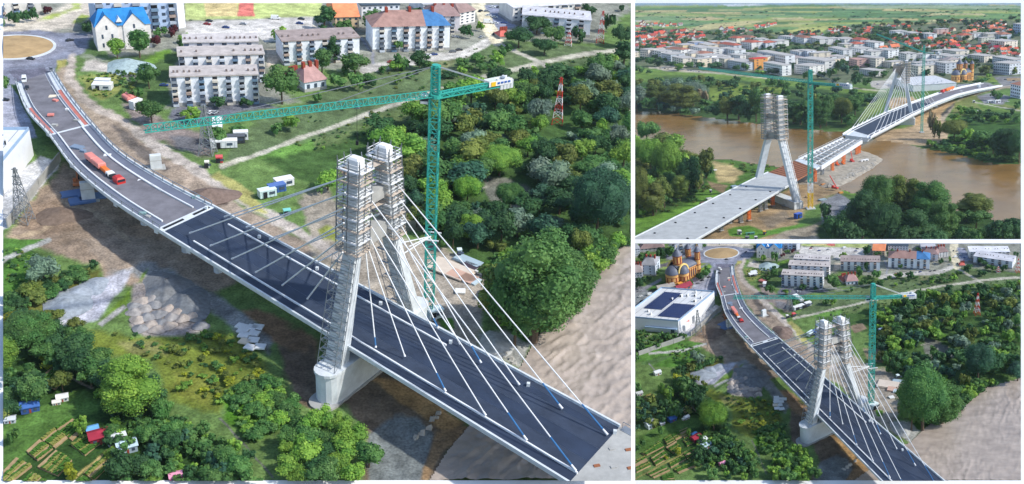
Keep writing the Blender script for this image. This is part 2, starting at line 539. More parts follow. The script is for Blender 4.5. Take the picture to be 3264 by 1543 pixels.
# ---------------------------------------------------------------- trees
def crown_proto(seed, shape, nleaf, leaf, lobes=14):
    r = random.Random(seed); L = []
    env = {'round': (0.40, 0.38, 0.60), 'tall': (0.27, 0.45, 0.54), 'wide': (0.48, 0.33, 0.62), 'bush': (0.50, 0.42, 0.46), 'cone': (0.24, 0.46, 0.52)}[shape]
    R, Hh, cz = env
    for i in range(lobes):
        for _ in range(30):
            x, y, z = (r.uniform(-1, 1) for _ in range(3))
            if x * x + y * y + z * z < 1: break
        if shape == 'cone': t = 1 - (z + 1) / 2 * 0.8; x *= t; y *= t
        rad = r.uniform(0.30, 0.52) * R
        L.append((x * (R - rad * .7), y * (R - rad * .7), cz + z * (Hh - rad * .8), rad * r.uniform(.9, 1.1), rad * r.uniform(.75, 1.1)))
    V_, F_, tint = [], [], []
    base_t = {}
    for k, (cx, cy, cz_, ra, rb) in enumerate(L):
        base_t[k] = r.uniform(0.15, 0.85)
        # inner body of the clump
        n1, n2 = 7, 4; o = len(V_)
        for j in range(n2 + 1):
            ph = math.pi * j / n2
            for i in range(n1):
                th = 2 * math.pi * i / n1
                jr = 0.86 * r.uniform(.85, 1.05)
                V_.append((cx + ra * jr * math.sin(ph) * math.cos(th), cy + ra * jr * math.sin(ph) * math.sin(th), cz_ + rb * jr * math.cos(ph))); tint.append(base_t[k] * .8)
        for j in range(n2):
            for i in range(n1):
                F_.append((o + j * n1 + i, o + (j + 1) * n1 + i, o + (j + 1) * n1 + (i + 1) % n1, o + j * n1 + (i + 1) % n1))
    cnt = 0; tries = 0
    while cnt < nleaf and tries < nleaf * 5:
        tries += 1
        k = r.randrange(len(L)); cx, cy, cz_, ra, rb = L[k]
        d = Vector((r.gauss(0, 1), r.gauss(0, 1), r.gauss(0.35, 1))).normalized()
        q = r.uniform(0.86, 1.16)
        p = Vector((cx + d.x * ra * q, cy + d.y * ra * q, cz_ + d.z * rb * q))
        if any(j != k and ((p.x - a[0]) ** 2 + (p.y - a[1]) ** 2) / (a[3] ** 2) + (p.z - a[2]) ** 2 / a[4] ** 2 < 0.7 for j, a in enumerate(L)): continue
        nrm = (d + Vector((r.gauss(0, .5), r.gauss(0, .5), r.gauss(0.15, .5)))).normalized()
        u = nrm.cross(Vector((r.gauss(0, 1), r.gauss(0, 1), r.gauss(0, 1)))).normalized(); v = nrm.cross(u)
        s = leaf * r.uniform(.6, 1.4); o = len(V_)
        u = u * s; v = v * s * r.uniform(.5, .9)
        V_ += [tuple(p - u), tuple(p - v * .9), tuple(p + u), tuple(p + v)]; F_.append((o, o + 1, o + 2, o + 3))
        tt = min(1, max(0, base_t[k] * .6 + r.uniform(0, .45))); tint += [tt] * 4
        cnt += 1
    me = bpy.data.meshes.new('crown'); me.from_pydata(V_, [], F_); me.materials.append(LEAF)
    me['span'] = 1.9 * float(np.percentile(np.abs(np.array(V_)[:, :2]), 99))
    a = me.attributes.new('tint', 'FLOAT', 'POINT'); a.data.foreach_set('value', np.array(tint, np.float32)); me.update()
    # trunk with limbs into the largest clumps
    t = MB(); top = cz - Hh * .2
    t.tube((0, 0, -.01), (r.uniform(-.01, .01), r.uniform(-.01, .01), top), .028, .016, 7)
    for (cx, cy, cz_, ra, rb) in sorted(L, key=lambda a: -a[3])[:5]:
        t.tube((0, 0, top * r.uniform(.55, .95)), (cx * .8, cy * .8, cz_ - rb * .2), .013, .005, 5)
    return me, t.mesh('trunk', BARK)


PROTO = {'round': [crown_proto(i, 'round', 620, .034, 13) for i in range(4)], 'wide': [crown_proto(20 + i, 'wide', 700, .033, 15) for i in range(3)],
         'tall': [crown_proto(40 + i, 'tall', 620, .028, 14) for i in range(3)], 'bush': [crown_proto(60 + i, 'bush', 380, .05, 9) for i in range(3)],
         'cone': [crown_proto(80 + i, 'cone', 560, .026, 13) for i in range(2)],
         'big': [crown_proto(101, 'wide', 7000, .0112, 44), crown_proto(102, 'round', 7000, .0115, 44), crown_proto(103, 'tall', 6000, .0105, 38)]}
HUE = {'dark': (60, 98, 58), 'mid': (84, 124, 66), 'bright': (116, 156, 64), 'olive': (108, 122, 60), 'silver': (118, 142, 120), 'blue': (62, 100, 78), 'maroon': (92, 44, 52), 'dry': (150, 138, 108), 'yellow': (150, 160, 50)}
TREES = []          # (object, layout pixel) to be labelled at the end


def tree(pos, h, w, kind='round', hue='mid', var=None, shrub=False):
    """pos in the tract's metres, h and w in metres"""
    r = random.Random(int(pos[0] * 31 + pos[1] * 17))
    pr = PROTO[kind]; cm, tm = pr[r.randrange(len(pr)) if var is None else var % len(pr)]
    bw = cm['span']
    s = w / bw
    o = bpy.data.objects.new('shrub' if shrub else 'tree', None); COL.objects.link(o); o.empty_display_size = .5
    put(o, pos, r.uniform(0, 6.28), (s * r.uniform(.93, 1.07), s * r.uniform(.93, 1.07), h / .99))
    c = lin(*HUE[hue]); j = r.uniform(.85, 1.18)
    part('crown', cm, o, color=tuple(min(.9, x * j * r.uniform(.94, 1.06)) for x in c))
    part('trunk', tm, o)
    V.T.things.append(o)
    TREES.append((o, V.T, pos, h, w, kind, hue, shrub))
    return o


def tree_px(c, cx, ytop, ybot, w, kind='round', hue='mid', shrub=False):
    """tree from its outline in a zoom window (a-f / g-j / k-n)"""
    sc = REG[c][2]
    T = {'g': TT, 'h': TT, 'i': TT, 'j': TT}.get(c, TL)
    if c in 'klmn':
        a, b, s = REG[c]; TB_ = TB
        bx, by = a + cx / s, b + ybot / s
        h = TB.tall(bx, by, b + ytop / s); wm = TB.mpp(bx, by) * w / s
        if V is VB:
            tree(TB.at(bx, by), h, wm, kind, hue, shrub=shrub); return
        p = TL.at(*hom(HI, bx, by)); k = VB.k(p)
        tree(p, h / k, wm / k, kind, hue, shrub=shrub); return
    X, Y = px(c, cx, ybot); Xt, Yt = px(c, cx, ytop)
    p = T.at(X, Y); h = T.tall(X, Y, Yt); wm = T.mpp(X, Y) * w / sc
    k = V.k(p)
    if V is VB:
        q = V.loc((p.x, p.y, 0)); X2, Y2 = TB.proj(q)
        if not (TB.rect[0] - 60 < X2 < TB.rect[2] + 60 and TB.rect[1] - 20 < Y2 < TB.rect[3] + 120): return
        tree(q, h * k, wm * k, kind, hue, shrub=shrub); return
    tree(p, h, wm, kind, hue, shrub=shrub)


def mass(name, items, nleaf=70, hues=('dark', 'mid')):
    """many small crowns nobody could count: one object of kind stuff. items: (pos, h, w, hue)"""
    Vv, Ff, Cc = [], [], []
    off = 0
    protos = [crown_proto(200 + i, 'bush', nleaf, .10, 5)[0] for i in range(4)]
    data = []
    for me in protos:
        co = np.zeros(len(me.vertices) * 3); me.vertices.foreach_get('co', co)
        fc = np.array([list(p.vertices) for p in me.polygons]); t = np.zeros(len(me.vertices)); me.attributes['tint'].data.foreach_get('value', t)
        data.append((co.reshape(-1, 3), fc, t))
    tints = []
    mats = list(dict.fromkeys(i[3] for i in items)); mi = []
    for i, (p, h, w, hue) in enumerate(items):
        co, fc, t = data[i % 4]
        a = random.uniform(0, 6.28); ca, sa = math.cos(a), math.sin(a)
        x = co[:, 0] * w; y = co[:, 1] * w
        Vv.append(np.stack([x * ca - y * sa + p[0], x * sa + y * ca + p[1], co[:, 2] * h * 1.12 + p[2]], -1)); Ff.append(fc + off); off += len(co); tints.append(t)
        Cc.append(np.repeat([[*lin(*HUE[hue]), 1]], len(co), 0) * np.array([[random.uniform(.8, 1.2)] * 3 + [1]]))
    me = bpy.data.meshes.new(name)
    me.from_pydata(np.concatenate(Vv).tolist(), [], np.concatenate(Ff).tolist())
    a = me.attributes.new('tint', 'FLOAT', 'POINT'); a.data.foreach_set('value', np.concatenate(tints).astype(np.float32))
    a = me.attributes.new('hue', 'FLOAT_COLOR', 'POINT'); a.data.foreach_set('color', np.concatenate(Cc).reshape(-1).astype(np.float32))
    if 'foliage_mass' not in MATS:
        m = LEAF.copy(); m.name = 'foliage_mass'; n = m.node_tree.nodes; l = m.node_tree.links
        at = n.new('ShaderNodeAttribute'); at.attribute_name = 'hue'
        oi = [x for x in n if x.bl_idname == 'ShaderNodeObjectInfo'][0]
        for lk in list(oi.outputs['Color'].links):
            l.new(at.outputs['Color'], lk.to_socket)
        MATS['foliage_mass'] = m
    me.materials.append(MATS['foliage_mass'])
    o = part(name, me); o.matrix_world = V.T.M; o['kind'] = 'stuff'
    return o

# ---------------------------------------------------------------- object builders (thing-local metres)
def truss(mb, p, q, w, h, n, r, tri=False):
    """lattice beam from p to q: square (or triangular, apex up) section with zig-zag bracing"""
    p, q = Vector(p), Vector(q); d = (q - p).normalized()
    u = d.cross(Vector((0, 0, 1)))
    if u.length < 1e-3: u = Vector((1, 0, 0))
    u.normalize(); v = u.cross(d)
    cs = [(-.5, 0), (.5, 0), (0, 1)] if tri else [(-.5, -.5), (.5, -.5), (.5, .5), (-.5, .5)]
    C = [[p + (q - p) * (i / n) + u * (a * w) + v * (b * h) for i in range(n + 1)] for a, b in cs]
    m = len(cs)
    for c in C: mb.beam(c[0], c[-1], r * 1.5)
    for k in range(m):
        a, b = C[k], C[(k + 1) % m]
        for i in range(n):
            mb.beam(a[i], b[i + 1], r) if i % 2 == 0 else mb.beam(b[i], a[i + 1], r)
            mb.beam(a[i], b[i], r)
    return mb


def crane(label, base, zj, ztop, tip, ctip, w=2.4, lower=None, fade=1.0):
    """tower crane; all points in tract metres"""
    base = Vector(base); k = w / 2.4
    o = thing('tower_crane', label, 'crane', base)
    B = lambda p: Vector(p) - base
    n = max(10, int(zj / w / 1.25))
    z1 = zj - .4 * k
    if lower:           # lower part of another colour
        zl = lower * zj
        truss(MB(), (0, 0, .6 * k), (0, 0, zl * .62), w, w, max(3, int(n * lower * .62)), .24 * k).build('mast_foot', YELLOW, o, label='orange lower mast')
        truss(MB(), (0, 0, zl * .62), (0, 0, zl), w, w, max(2, int(n * lower * .38)), .24 * k).build('mast_section', STEEL_W, o, label='white mast section')
        truss(MB(), (0, 0, zl), (0, 0, z1), w, w, int(n * (1 - lower)), .22 * k).build('mast', TEAL, o)
    else:
        truss(MB(), (0, 0, .6 * k), (0, 0, z1), w, w, n, .19 * k).build('mast', TEAL, o)
    MB().box(-2.6 * k, 2.6 * k, -2.6 * k, 2.6 * k, 0, .8 * k).build('foundation', CONC, o)
    MB().tube((0, 0, z1), (0, 0, zj + .5 * k), w * .62, None, 12).build('slewing_ring', TEAL, o)
    T, Cc = B(tip), B(ctip)
    j0 = Vector((0, 0, zj)); d = (T - j0); d.z = 0; dn = d.normalized()
    truss(MB(), j0 + dn * w * .5 + Vector((0, 0, 0)), T, w * .62, w * .62, int((T - j0).length / (1.35 * k)), .115 * k, True).build('jib', TEAL, o)
    dc = (Cc - j0)
    cj = MB(); truss(cj, j0 + dc.normalized() * w * .4, Cc, w * .6, w * .45, 14, .2 * k)
    cj.beam(j0 + dc.normalized() * w * .4, Cc, w * .55, .12 * k)
    cj.build('counter_jib', TEAL, o)
    hd = MB(); truss(hd, (0, 0, zj + .5 * k), (0, 0, ztop), w * .75, w * .75, 6, .24 * k); hd.tube((0, 0, ztop - .4 * k), (0, 0, ztop + .3 * k), w * .42, None, 8)
    hd.build('tower_head', TEAL, o)
    top = Vector((0, 0, ztop))
    for f in (.38, .78):
        MB().tube(top, j0 + (T - j0) * f + Vector((0, 0, w * .6)), .09 * k, None, 5).build('tie_rod', STEEL, o)
    for s in (-1, 1):
        sv = dn.cross(Vector((0, 0, 1))) * (s * w * .25)
        MB().tube(top + sv, j0 + dc * .72 + sv + Vector((0, 0, w * .25)), .10 * k, None, 5).build('tie_rod', STEEL, o)
    # ballast blocks, sign board and winch on the counter jib
    sd = dc.normalized(); sn = Vector((-sd.y, sd.x, 0))
    for i in range(4):
        c = j0 + dc * (.84 + .045 * i)
        bl = MB(); a = c + sn * w * .42 + Vector((0, 0, -w * .55)); b = c - sn * w * .42 + Vector((0, 0, -w * .55))
        e = sd * (dc.length * .019)
        bl.hexa([a - e, b - e, b + e, a + e], [x + Vector((0, 0, w * .95)) for x in (a - e, b - e, b + e, a + e)])
        bl.build('ballast_block', CONC, o)
    for s in (-1, 1):
        bd = MB(); a = j0 + dc * .66 + sn * (s * w * .44); b = j0 + dc * .97 + sn * (s * w * .44)
        e = sn * (s * .05)
        bd.hexa([a, b, b + e, a + e], [x + Vector((0, 0, w * .62)) for x in (a, b, b + e, a + e)])
        bo = bd.build('sign_board', WHITE, o, label='white name board on the counter jib')
        lg = MB(); a2 = a + (b - a) * .08 + e * 1.6; b2 = a + (b - a) * .28 + e * 1.6
        lg.hexa([a2 + Vector((0, 0, .1 * k)), b2 + Vector((0, 0, .1 * k)), b2 + e + Vector((0, 0, .1 * k)), a2 + e + Vector((0, 0, .1 * k))],
                [x + Vector((0, 0, w * .52)) for x in (a2, b2, b2 + e, a2 + e)])
        lg.build('emblem', YELLOW, bo)
        for q in range(4):
            a3 = a + (b - a) * (.36 + .15 * q) + e * 1.6; b3 = a3 + (b - a) * .10
            lt = MB(); lt.hexa([a3 + Vector((0, 0, w * .2)), b3 + Vector((0, 0, w * .2)), b3 + e + Vector((0, 0, w * .2)), a3 + e + Vector((0, 0, w * .2))],
                               [x + Vector((0, 0, w * .4)) for x in (a3, b3, b3 + e, a3 + e)])
            lt.build('letter', BLUE, bo)
    wn = MB(); c = j0 + dc * .9 + Vector((0, 0, w * .6)); wn.tube(c - sn * w * .3, c + sn * w * .3, .5 * k, None, 10); wn.build('winch', STEEL_W, o)
    cb = MB(); cp = j0 + dn * w * .9 + dn.cross(Vector((0, 0, 1))) * (w * .55)
    cb.bevbox(cp.x - .9 * k, cp.x + .9 * k, cp.y - .9 * k, cp.y + .9 * k, zj - 2.0 * k, zj + .4 * k, .3 * k)
    ca = cb.build('operator_cab', STEEL_W, o)
    MB().box(cp.x - .93 * k, cp.x + .93 * k, cp.y - .93 * k, cp.y + .6 * k, zj - 1.3 * k, zj - .4 * k).build('cab_window', GLASS_B, ca)
    tr = j0 + (T - j0) * .30
    MB().box(tr.x - .8 * k, tr.x + .8 * k, tr.y - .8 * k, tr.y + .8 * k, tr.z - .5 * k, tr.z - .1 * k).build('trolley', STEEL, o)
    hk = MB(); hk.tube((tr.x, tr.y, tr.z - .4 * k), (tr.x, tr.y, tr.z - 9 * k), .05 * k, None, 4); hk.box(tr.x - .3 * k, tr.x + .3 * k, tr.y - .3 * k, tr.y + .3 * k, tr.z - 10 * k, tr.z - 9 * k)
    hk.build('hook_block', DARK, o)
    return o


def lattice_mast(label, pos, h, w, k=1.0, colours=('r', 'w')):
    o = thing('lattice_mast', label, 'mast', pos)
    n = 7
    for i in range(n):
        z0, z1 = h * i / n, h * (i + 1) / n
        w0, w1 = w * (1 - i / n) + .12 * w, w * (1 - (i + 1) / n) + .12 * w
        mb = MB(); r = .032 * w
        cs = [(-1, -1), (1, -1), (1, 1), (-1, 1)]
        for q in range(4):
            a, b = cs[q], cs[(q + 1) % 4]
            P0 = Vector((a[0] * w0 / 2, a[1] * w0 / 2, z0)); P1 = Vector((a[0] * w1 / 2, a[1] * w1 / 2, z1))
            Q0 = Vector((b[0] * w0 / 2, b[1] * w0 / 2, z0)); Q1 = Vector((b[0] * w1 / 2, b[1] * w1 / 2, z1))
            mb.beam(P0, P1, r * 1.6); mb.beam(P0, Q1, r); mb.beam(Q0, P1, r); mb.beam(P1, Q1, r)
        mb.build('mast_section', RED if (i % 2 == 0) == (colours[0] == 'r') and colours[0] != colours[1] else (STEEL_W if colours[0] != 'g' else STEEL), o)
    for zz in (.70, .84, .97):
        mb = MB(); mb.beam((-w * .5 * (1.5 - zz), 0, h * zz), (w * .5 * (1.5 - zz), 0, h * zz), .04 * w, .05 * w); mb.build('cross_arm', STEEL if colours[0] == 'g' else RED, o)
    return o


CARMESH = {}


def car(label, pos, rz, color, scale=1.0, van=False):
    key = van
    if key not in CARMESH:
        b = MB()
        if van:
            b.bevbox(-2.6, 2.6, -1.0, 1.0, .35, 1.3, .1); b.hexa([(-2.55, -.96, 1.28), (2.0, -.96, 1.28), (2.0, .96, 1.28), (-2.55, .96, 1.28)], [(-2.5, -.88, 2.4), (1.5, -.88, 2.4), (1.5, .88, 2.4), (-2.5, .88, 2.4)])
            g = MB(); g.hexa([(1.0, -.985, 1.5), (1.95, -.9, 1.4), (1.95, .9, 1.4), (1.0, .985, 1.5)], [(1.0, -.93, 2.1), (1.64, -.86, 2.15), (1.64, .86, 2.15), (1.0, .93, 2.1)])
        else:
            b.hexa([(-2.15, -.85, .3), (2.15, -.85, .3), (2.15, .85, .3), (-2.15, .85, .3)], [(-2.2, -.9, .8), (2.1, -.88, .72), (2.1, .88, .72), (-2.2, .9, .8)])
            b.hexa([(-2.2, -.88, .78), (2.1, -.86, .7), (2.1, .86, .7), (-2.2, .88, .78)], [(-1.95, -.8, .98), (1.7, -.78, .9), (1.7, .78, .9), (-1.95, .8, .98)])
            b.hexa([(-1.2, -.6, 1.36), (.45, -.6, 1.36), (.45, .6, 1.36), (-1.2, .6, 1.36)], [(-1.05, -.55, 1.44), (.3, -.55, 1.44), (.3, .55, 1.44), (-1.05, .55, 1.44)])
            g = MB(); g.hexa([(-1.75, -.76, .93), (1.05, -.76, .9), (1.05, .76, .9), (-1.75, .76, .93)], [(-1.25, -.62, 1.37), (.5, -.62, 1.37), (.5, .62, 1.37), (-1.25, .62, 1.37)])
        wh = MB().tube((0, -.11, 0), (0, .11, 0), .33, None, 12)
        li = MB().box(-.05, .05, -.2, .2, -.08, .08)
        CARMESH[key] = (b.mesh('car_body', PAINTED), g.mesh('car_glass', GLASS_B), wh.mesh('wheel', DARK), li.mesh('headlight', STEEL_W))
    bm, gm, wm, lm = CARMESH[key]
    o = thing('parked_van' if van else 'parked_car', label, 'van' if van else 'car', pos, rz, scale * .46)
    part('body', bm, o, color=color); part('windows', gm, o)
    L = 1.65 if van else 1.35
    for sx in (-1, 1):
        for sy in (-1, 1): part('wheel', wm, o, (sx * L, sy * (.9 if van else .8), .33))
    for sy in (-.6, .6): part('headlight', lm, o, (2.58 if van else 2.1, sy, .62))
    return o


def block(label, A, B, h, depth, floors=5, bays=7, wall=(214, 218, 222), roof=(150, 140, 138), style='flat', pattern='BW', ridge=None, cat='apartment block', name='apartment_block', right_end=True, group=None, roof2=None, detail=2, endcol=None):
    """block of flats: A,B front base corners (layout metres); h, depth in layout metres"""
    a, b = V.loc((A[0], A[1], 0)), V.loc((B[0], B[1], 0)); k = V.k(((A[0] + B[0]) / 2, (A[1] + B[1]) / 2))
    x0, y0, x1, y1 = V.T.rect
    pa, pb = V.T.proj(a), V.T.proj(b)
    if max(pa[0], pb[0]) < x0 - 40 or min(pa[0], pb[0]) > x1 + 40 or min(pa[1], pb[1]) < y0 - 2 or min(pa[1], pb[1]) > y1 + 200: return None
    h *= k; d = depth * k
    L = (b - a).length; rz = math.atan2(b.y - a.y, b.x - a.x)
    o = thing(name, label, cat, a, rz, group=group)
    w = lin(*wall); wal = MB().box(0, L, 0, d, 0, h).build('wall', RENDER_W, o, w)
    u = k
    fh = h / floors
    if style in ('flat', 'vent'):
        r = MB().box(-.25 * u, L + .25 * u, -.25 * u, d + .25 * u, h + .004, h + .35 * u).build('roof', ROOFING, o, lin(*roof))
        if detail > 1:
            nv = max(3, bays + 3)
            vm = UNIT.setdefault('vent', MB().bevbox(-.5, .5, -.5, .5, 0, 1, .2).mesh('roof_vent', ROOFING))
            for i in range(nv):
                for yy in ((.35,) if style == 'vent' else (.5,)):
                    if random.random() < .35: continue
                    part('roof_vent', vm, r, (L * (i + .5) / nv + random.uniform(-.3, .3) * u, d * yy, h + .35 * u), (0, 0, 0), (.5 * u, .5 * u, .6 * u), lin(118, 108, 106))
    else:
        rd = (ridge or .28 * depth) * k; e = .4 * u
        hipx = min(L * .3, d * .5) if style == 'hip' else -e
        def roofpart(xa, xb, ha, hb, col, nm):
            mb = MB()
            mb.add([(xa - (e if ha is not None else 0), -e, h), (xb + (e if hb is not None else 0), -e, h), (xb + (e if hb is not None else 0), d + e, h), (xa - (e if ha is not None else 0), d + e, h),
                    (xa + (ha or 0), d / 2, h + rd), (xb - (hb or 0), d / 2, h + rd)], [(0, 1, 5, 4), (2, 3, 4, 5), (0, 4, 3), (1, 2, 5), (3, 2, 1, 0)])
            return mb.build(nm, ROOFING, o, lin(*col))
        hx = hipx if style == 'hip' else 0.0
        if roof2:
            s = L * roof2[0]; roofpart(0, s, hx, None, roof, 'roof'); roofpart(s + .002, L, None, hx, roof2[1], 'roof')
        else:
            roofpart(0, L, hx, hx, roof, 'roof')
        if detail > 1:
            for i in range(3):
                MB().box(L * (.2 + .3 * i), L * (.2 + .3 * i) + .8 * u, d * .42, d * .55, h + rd * .6, h + rd + 1.0 * u).build('chimney', BRICK_R, o)
    if detail == 0: return o
    bw = L / bays
    gu, bu, du = unit(GLASS), unit(RENDER_W), unit(DARK)
    if detail == 1:
        for f in range(floors):
            for i in range(bays):
                part('window', gu, o, (bw * (i + .5), -.004, fh * (f + .3)), (0, 0, 0), (bw * .55, .06 * u, fh * .45))
        nb = max(1, int(d / (bw * 1.3)))
        for f in range(floors):
            for i in range(nb):
                if right_end: part('window', gu, o, (L + .004, d * (i + .5) / nb, fh * (f + .3)), (0, 0, math.pi / 2), (bw * .4, .06 * u, fh * .4))
        return o
    pal = [(196, 204, 214), (150, 158, 168), (206, 200, 190), (120, 128, 140), (176, 186, 200), (168, 150, 140), (110, 136, 160)]
    for i in range(bays):
        t = pattern[i % len(pattern)]
        cx = bw * (i + .5)
        for f in range(floors):
            z = fh * f
            if t == 'B':
                part('recess', du, o, (cx, -.005, z + fh * .42), (0, 0, 0), (bw * .72, .05 * u, fh * .52))  # flat dark panel on the wall, painted shade of a balcony recess
                bal = part('balcony', bu, o, (cx, -.004, z + fh * .06), (0, 0, 0), (bw * .84, .9 * u, fh * .40), lin(*random.choice(pal)))
                if random.random() < .75:
                    part('window', gu, o, (cx + bw * random.uniform(-.1, .1), -.5 * u, z + fh * .5), (0, 0, 0), (bw * random.uniform(.35, .8), .30 * u, fh * .4))
            elif t == 'W':
                part('window', gu, o, (cx, -.004, z + fh * .32), (0, 0, 0), (bw * .4, .06 * u, fh * .42))
    if right_end:
        for f in range(floors):
            for q in (.3, .7):
                part('window', gu, o, (L + .004, d * q, fh * (f + .32)), (0, 0, math.pi / 2), (1.3 * u, .06 * u, fh * .4))
    MB().box(-.12 * u, L + .12 * u, -.12 * u, d + .12 * u, 0, .9 * u).build('plinth', CONC_D, o)
    return o


def house(label, pos, rz, L, D, h, rd, wall, roof, group=None, windows=True, scale=1.0, cat='house'):
    o = thing('house', label, cat, pos, rz, scale, group)
    mb = MB().box(-L / 2, L / 2, -D / 2, D / 2, 0, h)
    mb.add([(-L / 2, -D / 2, h), (-L / 2, D / 2, h), (-L / 2, 0, h + rd * .93), (L / 2, -D / 2, h), (L / 2, D / 2, h), (L / 2, 0, h + rd * .93)], [(0, 2, 1), (3, 4, 5)])
    mb.build('wall', RENDER_W, o, lin(*wall))
    e = .06 * L; t = .12
    r = MB()
    for s in (-1, 1):
        p = [(-L / 2 - e, s * (D / 2 + e), h - rd * 2 * e / D), (L / 2 + e, s * (D / 2 + e), h - rd * 2 * e / D), (L / 2 + e, 0, h + rd), (-L / 2 - e, 0, h + rd)]
        q = [(x, y, z + t) for x, y, z in p]
        if s > 0: r.hexa(p[::-1], q[::-1])
        else: r.hexa(p, q)
    ro = r.build('roof', ROOFING, o, lin(*roof))
    MB().box(L * .2, L * .2 + .07 * L, -.04 * L, .04 * L, h + rd * .5, h + rd * 1.35).build('chimney', BRICK_R, ro)
    if windows:
        g = unit(GLASS)
        for x in (-.28, .28): part('window', g, o, (L * x, -D / 2 - .003, h * .35), (0, 0, 0), (L * .16, .05, h * .38))
        part('door', unit(BRICK_R), o, (0, -D / 2 - .003, 0), (0, 0, 0), (L * .11, .05, h * .7))
        part('window', g, o, (L / 2 + .003, 0, h * .35), (0, 0, math.pi / 2), (D * .2, .05, h * .38))
    return o


def container(label, pos, rz, L, D, H, color, name='site_container', cat='container', scale=1.0, group=None):
    o = thing(name, label, cat, pos, rz, scale, group)
    MB().box(-L / 2, L / 2, -D / 2, D / 2, .12, H).build('shell', PAINTED, o, color)
    MB().box(-L / 2 - .06, L / 2 + .06, -D / 2 - .06, D / 2 + .06, H + .003, H + .13).build('roof', PAINTED, o, tuple(min(.85, c * 1.15 + .05) for c in color))
    n = max(3, int(L / .9))
    for i in range(n):
        part('rib', unit(PAINTED), o, (-L / 2 + L * (i + .5) / n, -D / 2 - .002, .15), (0, 0, 0), (.14, .06, H - .3), tuple(c * .85 for c in color))
    part('door', unit(DARK), o, (-L * .2, -D / 2 - .07, .15), (0, 0, 0), (.9, .03, H * .8))
    part('window', unit(GLASS), o, (L * .22, -D / 2 - .07, H * .45), (0, 0, 0), (1.3, .03, H * .35))
    return o


HEAP = []


def heap_mesh():
    if not HEAP:
        for s in range(5):
            r = random.Random(300 + s); mb = MB(); n, m = 16, 6; vv = []; ff = []
            for j in range(m + 1):
                t = j / m
                for i in range(n):
                    a = 2 * math.pi * i / n
                    rr = t * (1 + .12 * math.sin(3 * a + s) + r.uniform(-.05, .05))
                    vv.append((rr * math.cos(a), rr * math.sin(a), max(-.03, (1 - t ** 1.15) * (.95 + r.uniform(-.07, .07)) - .04)))
            for j in range(m):
                for i in range(n):
                    ff.append((j * n + i, (j + 1) * n + i, (j + 1) * n + (i + 1) % n, j * n + (i + 1) % n))
            mb.add(vv, ff); HEAP.append(mb.mesh('heap', GRAVEL, True))
    return HEAP


def heap(label, pos, r, h, color, name='gravel_heap', cat='heap', group=None, stretch=1.0, rz=0.0):
    o = part(name, heap_mesh()[random.randrange(5)], None, color=color)
    put(o, pos, rz or random.uniform(0, 6), (r * stretch, r, h)); tag(o, label + ', ' + V.T.tag, cat, (group + ', ' + V.T.tag) if group else None)
    return o


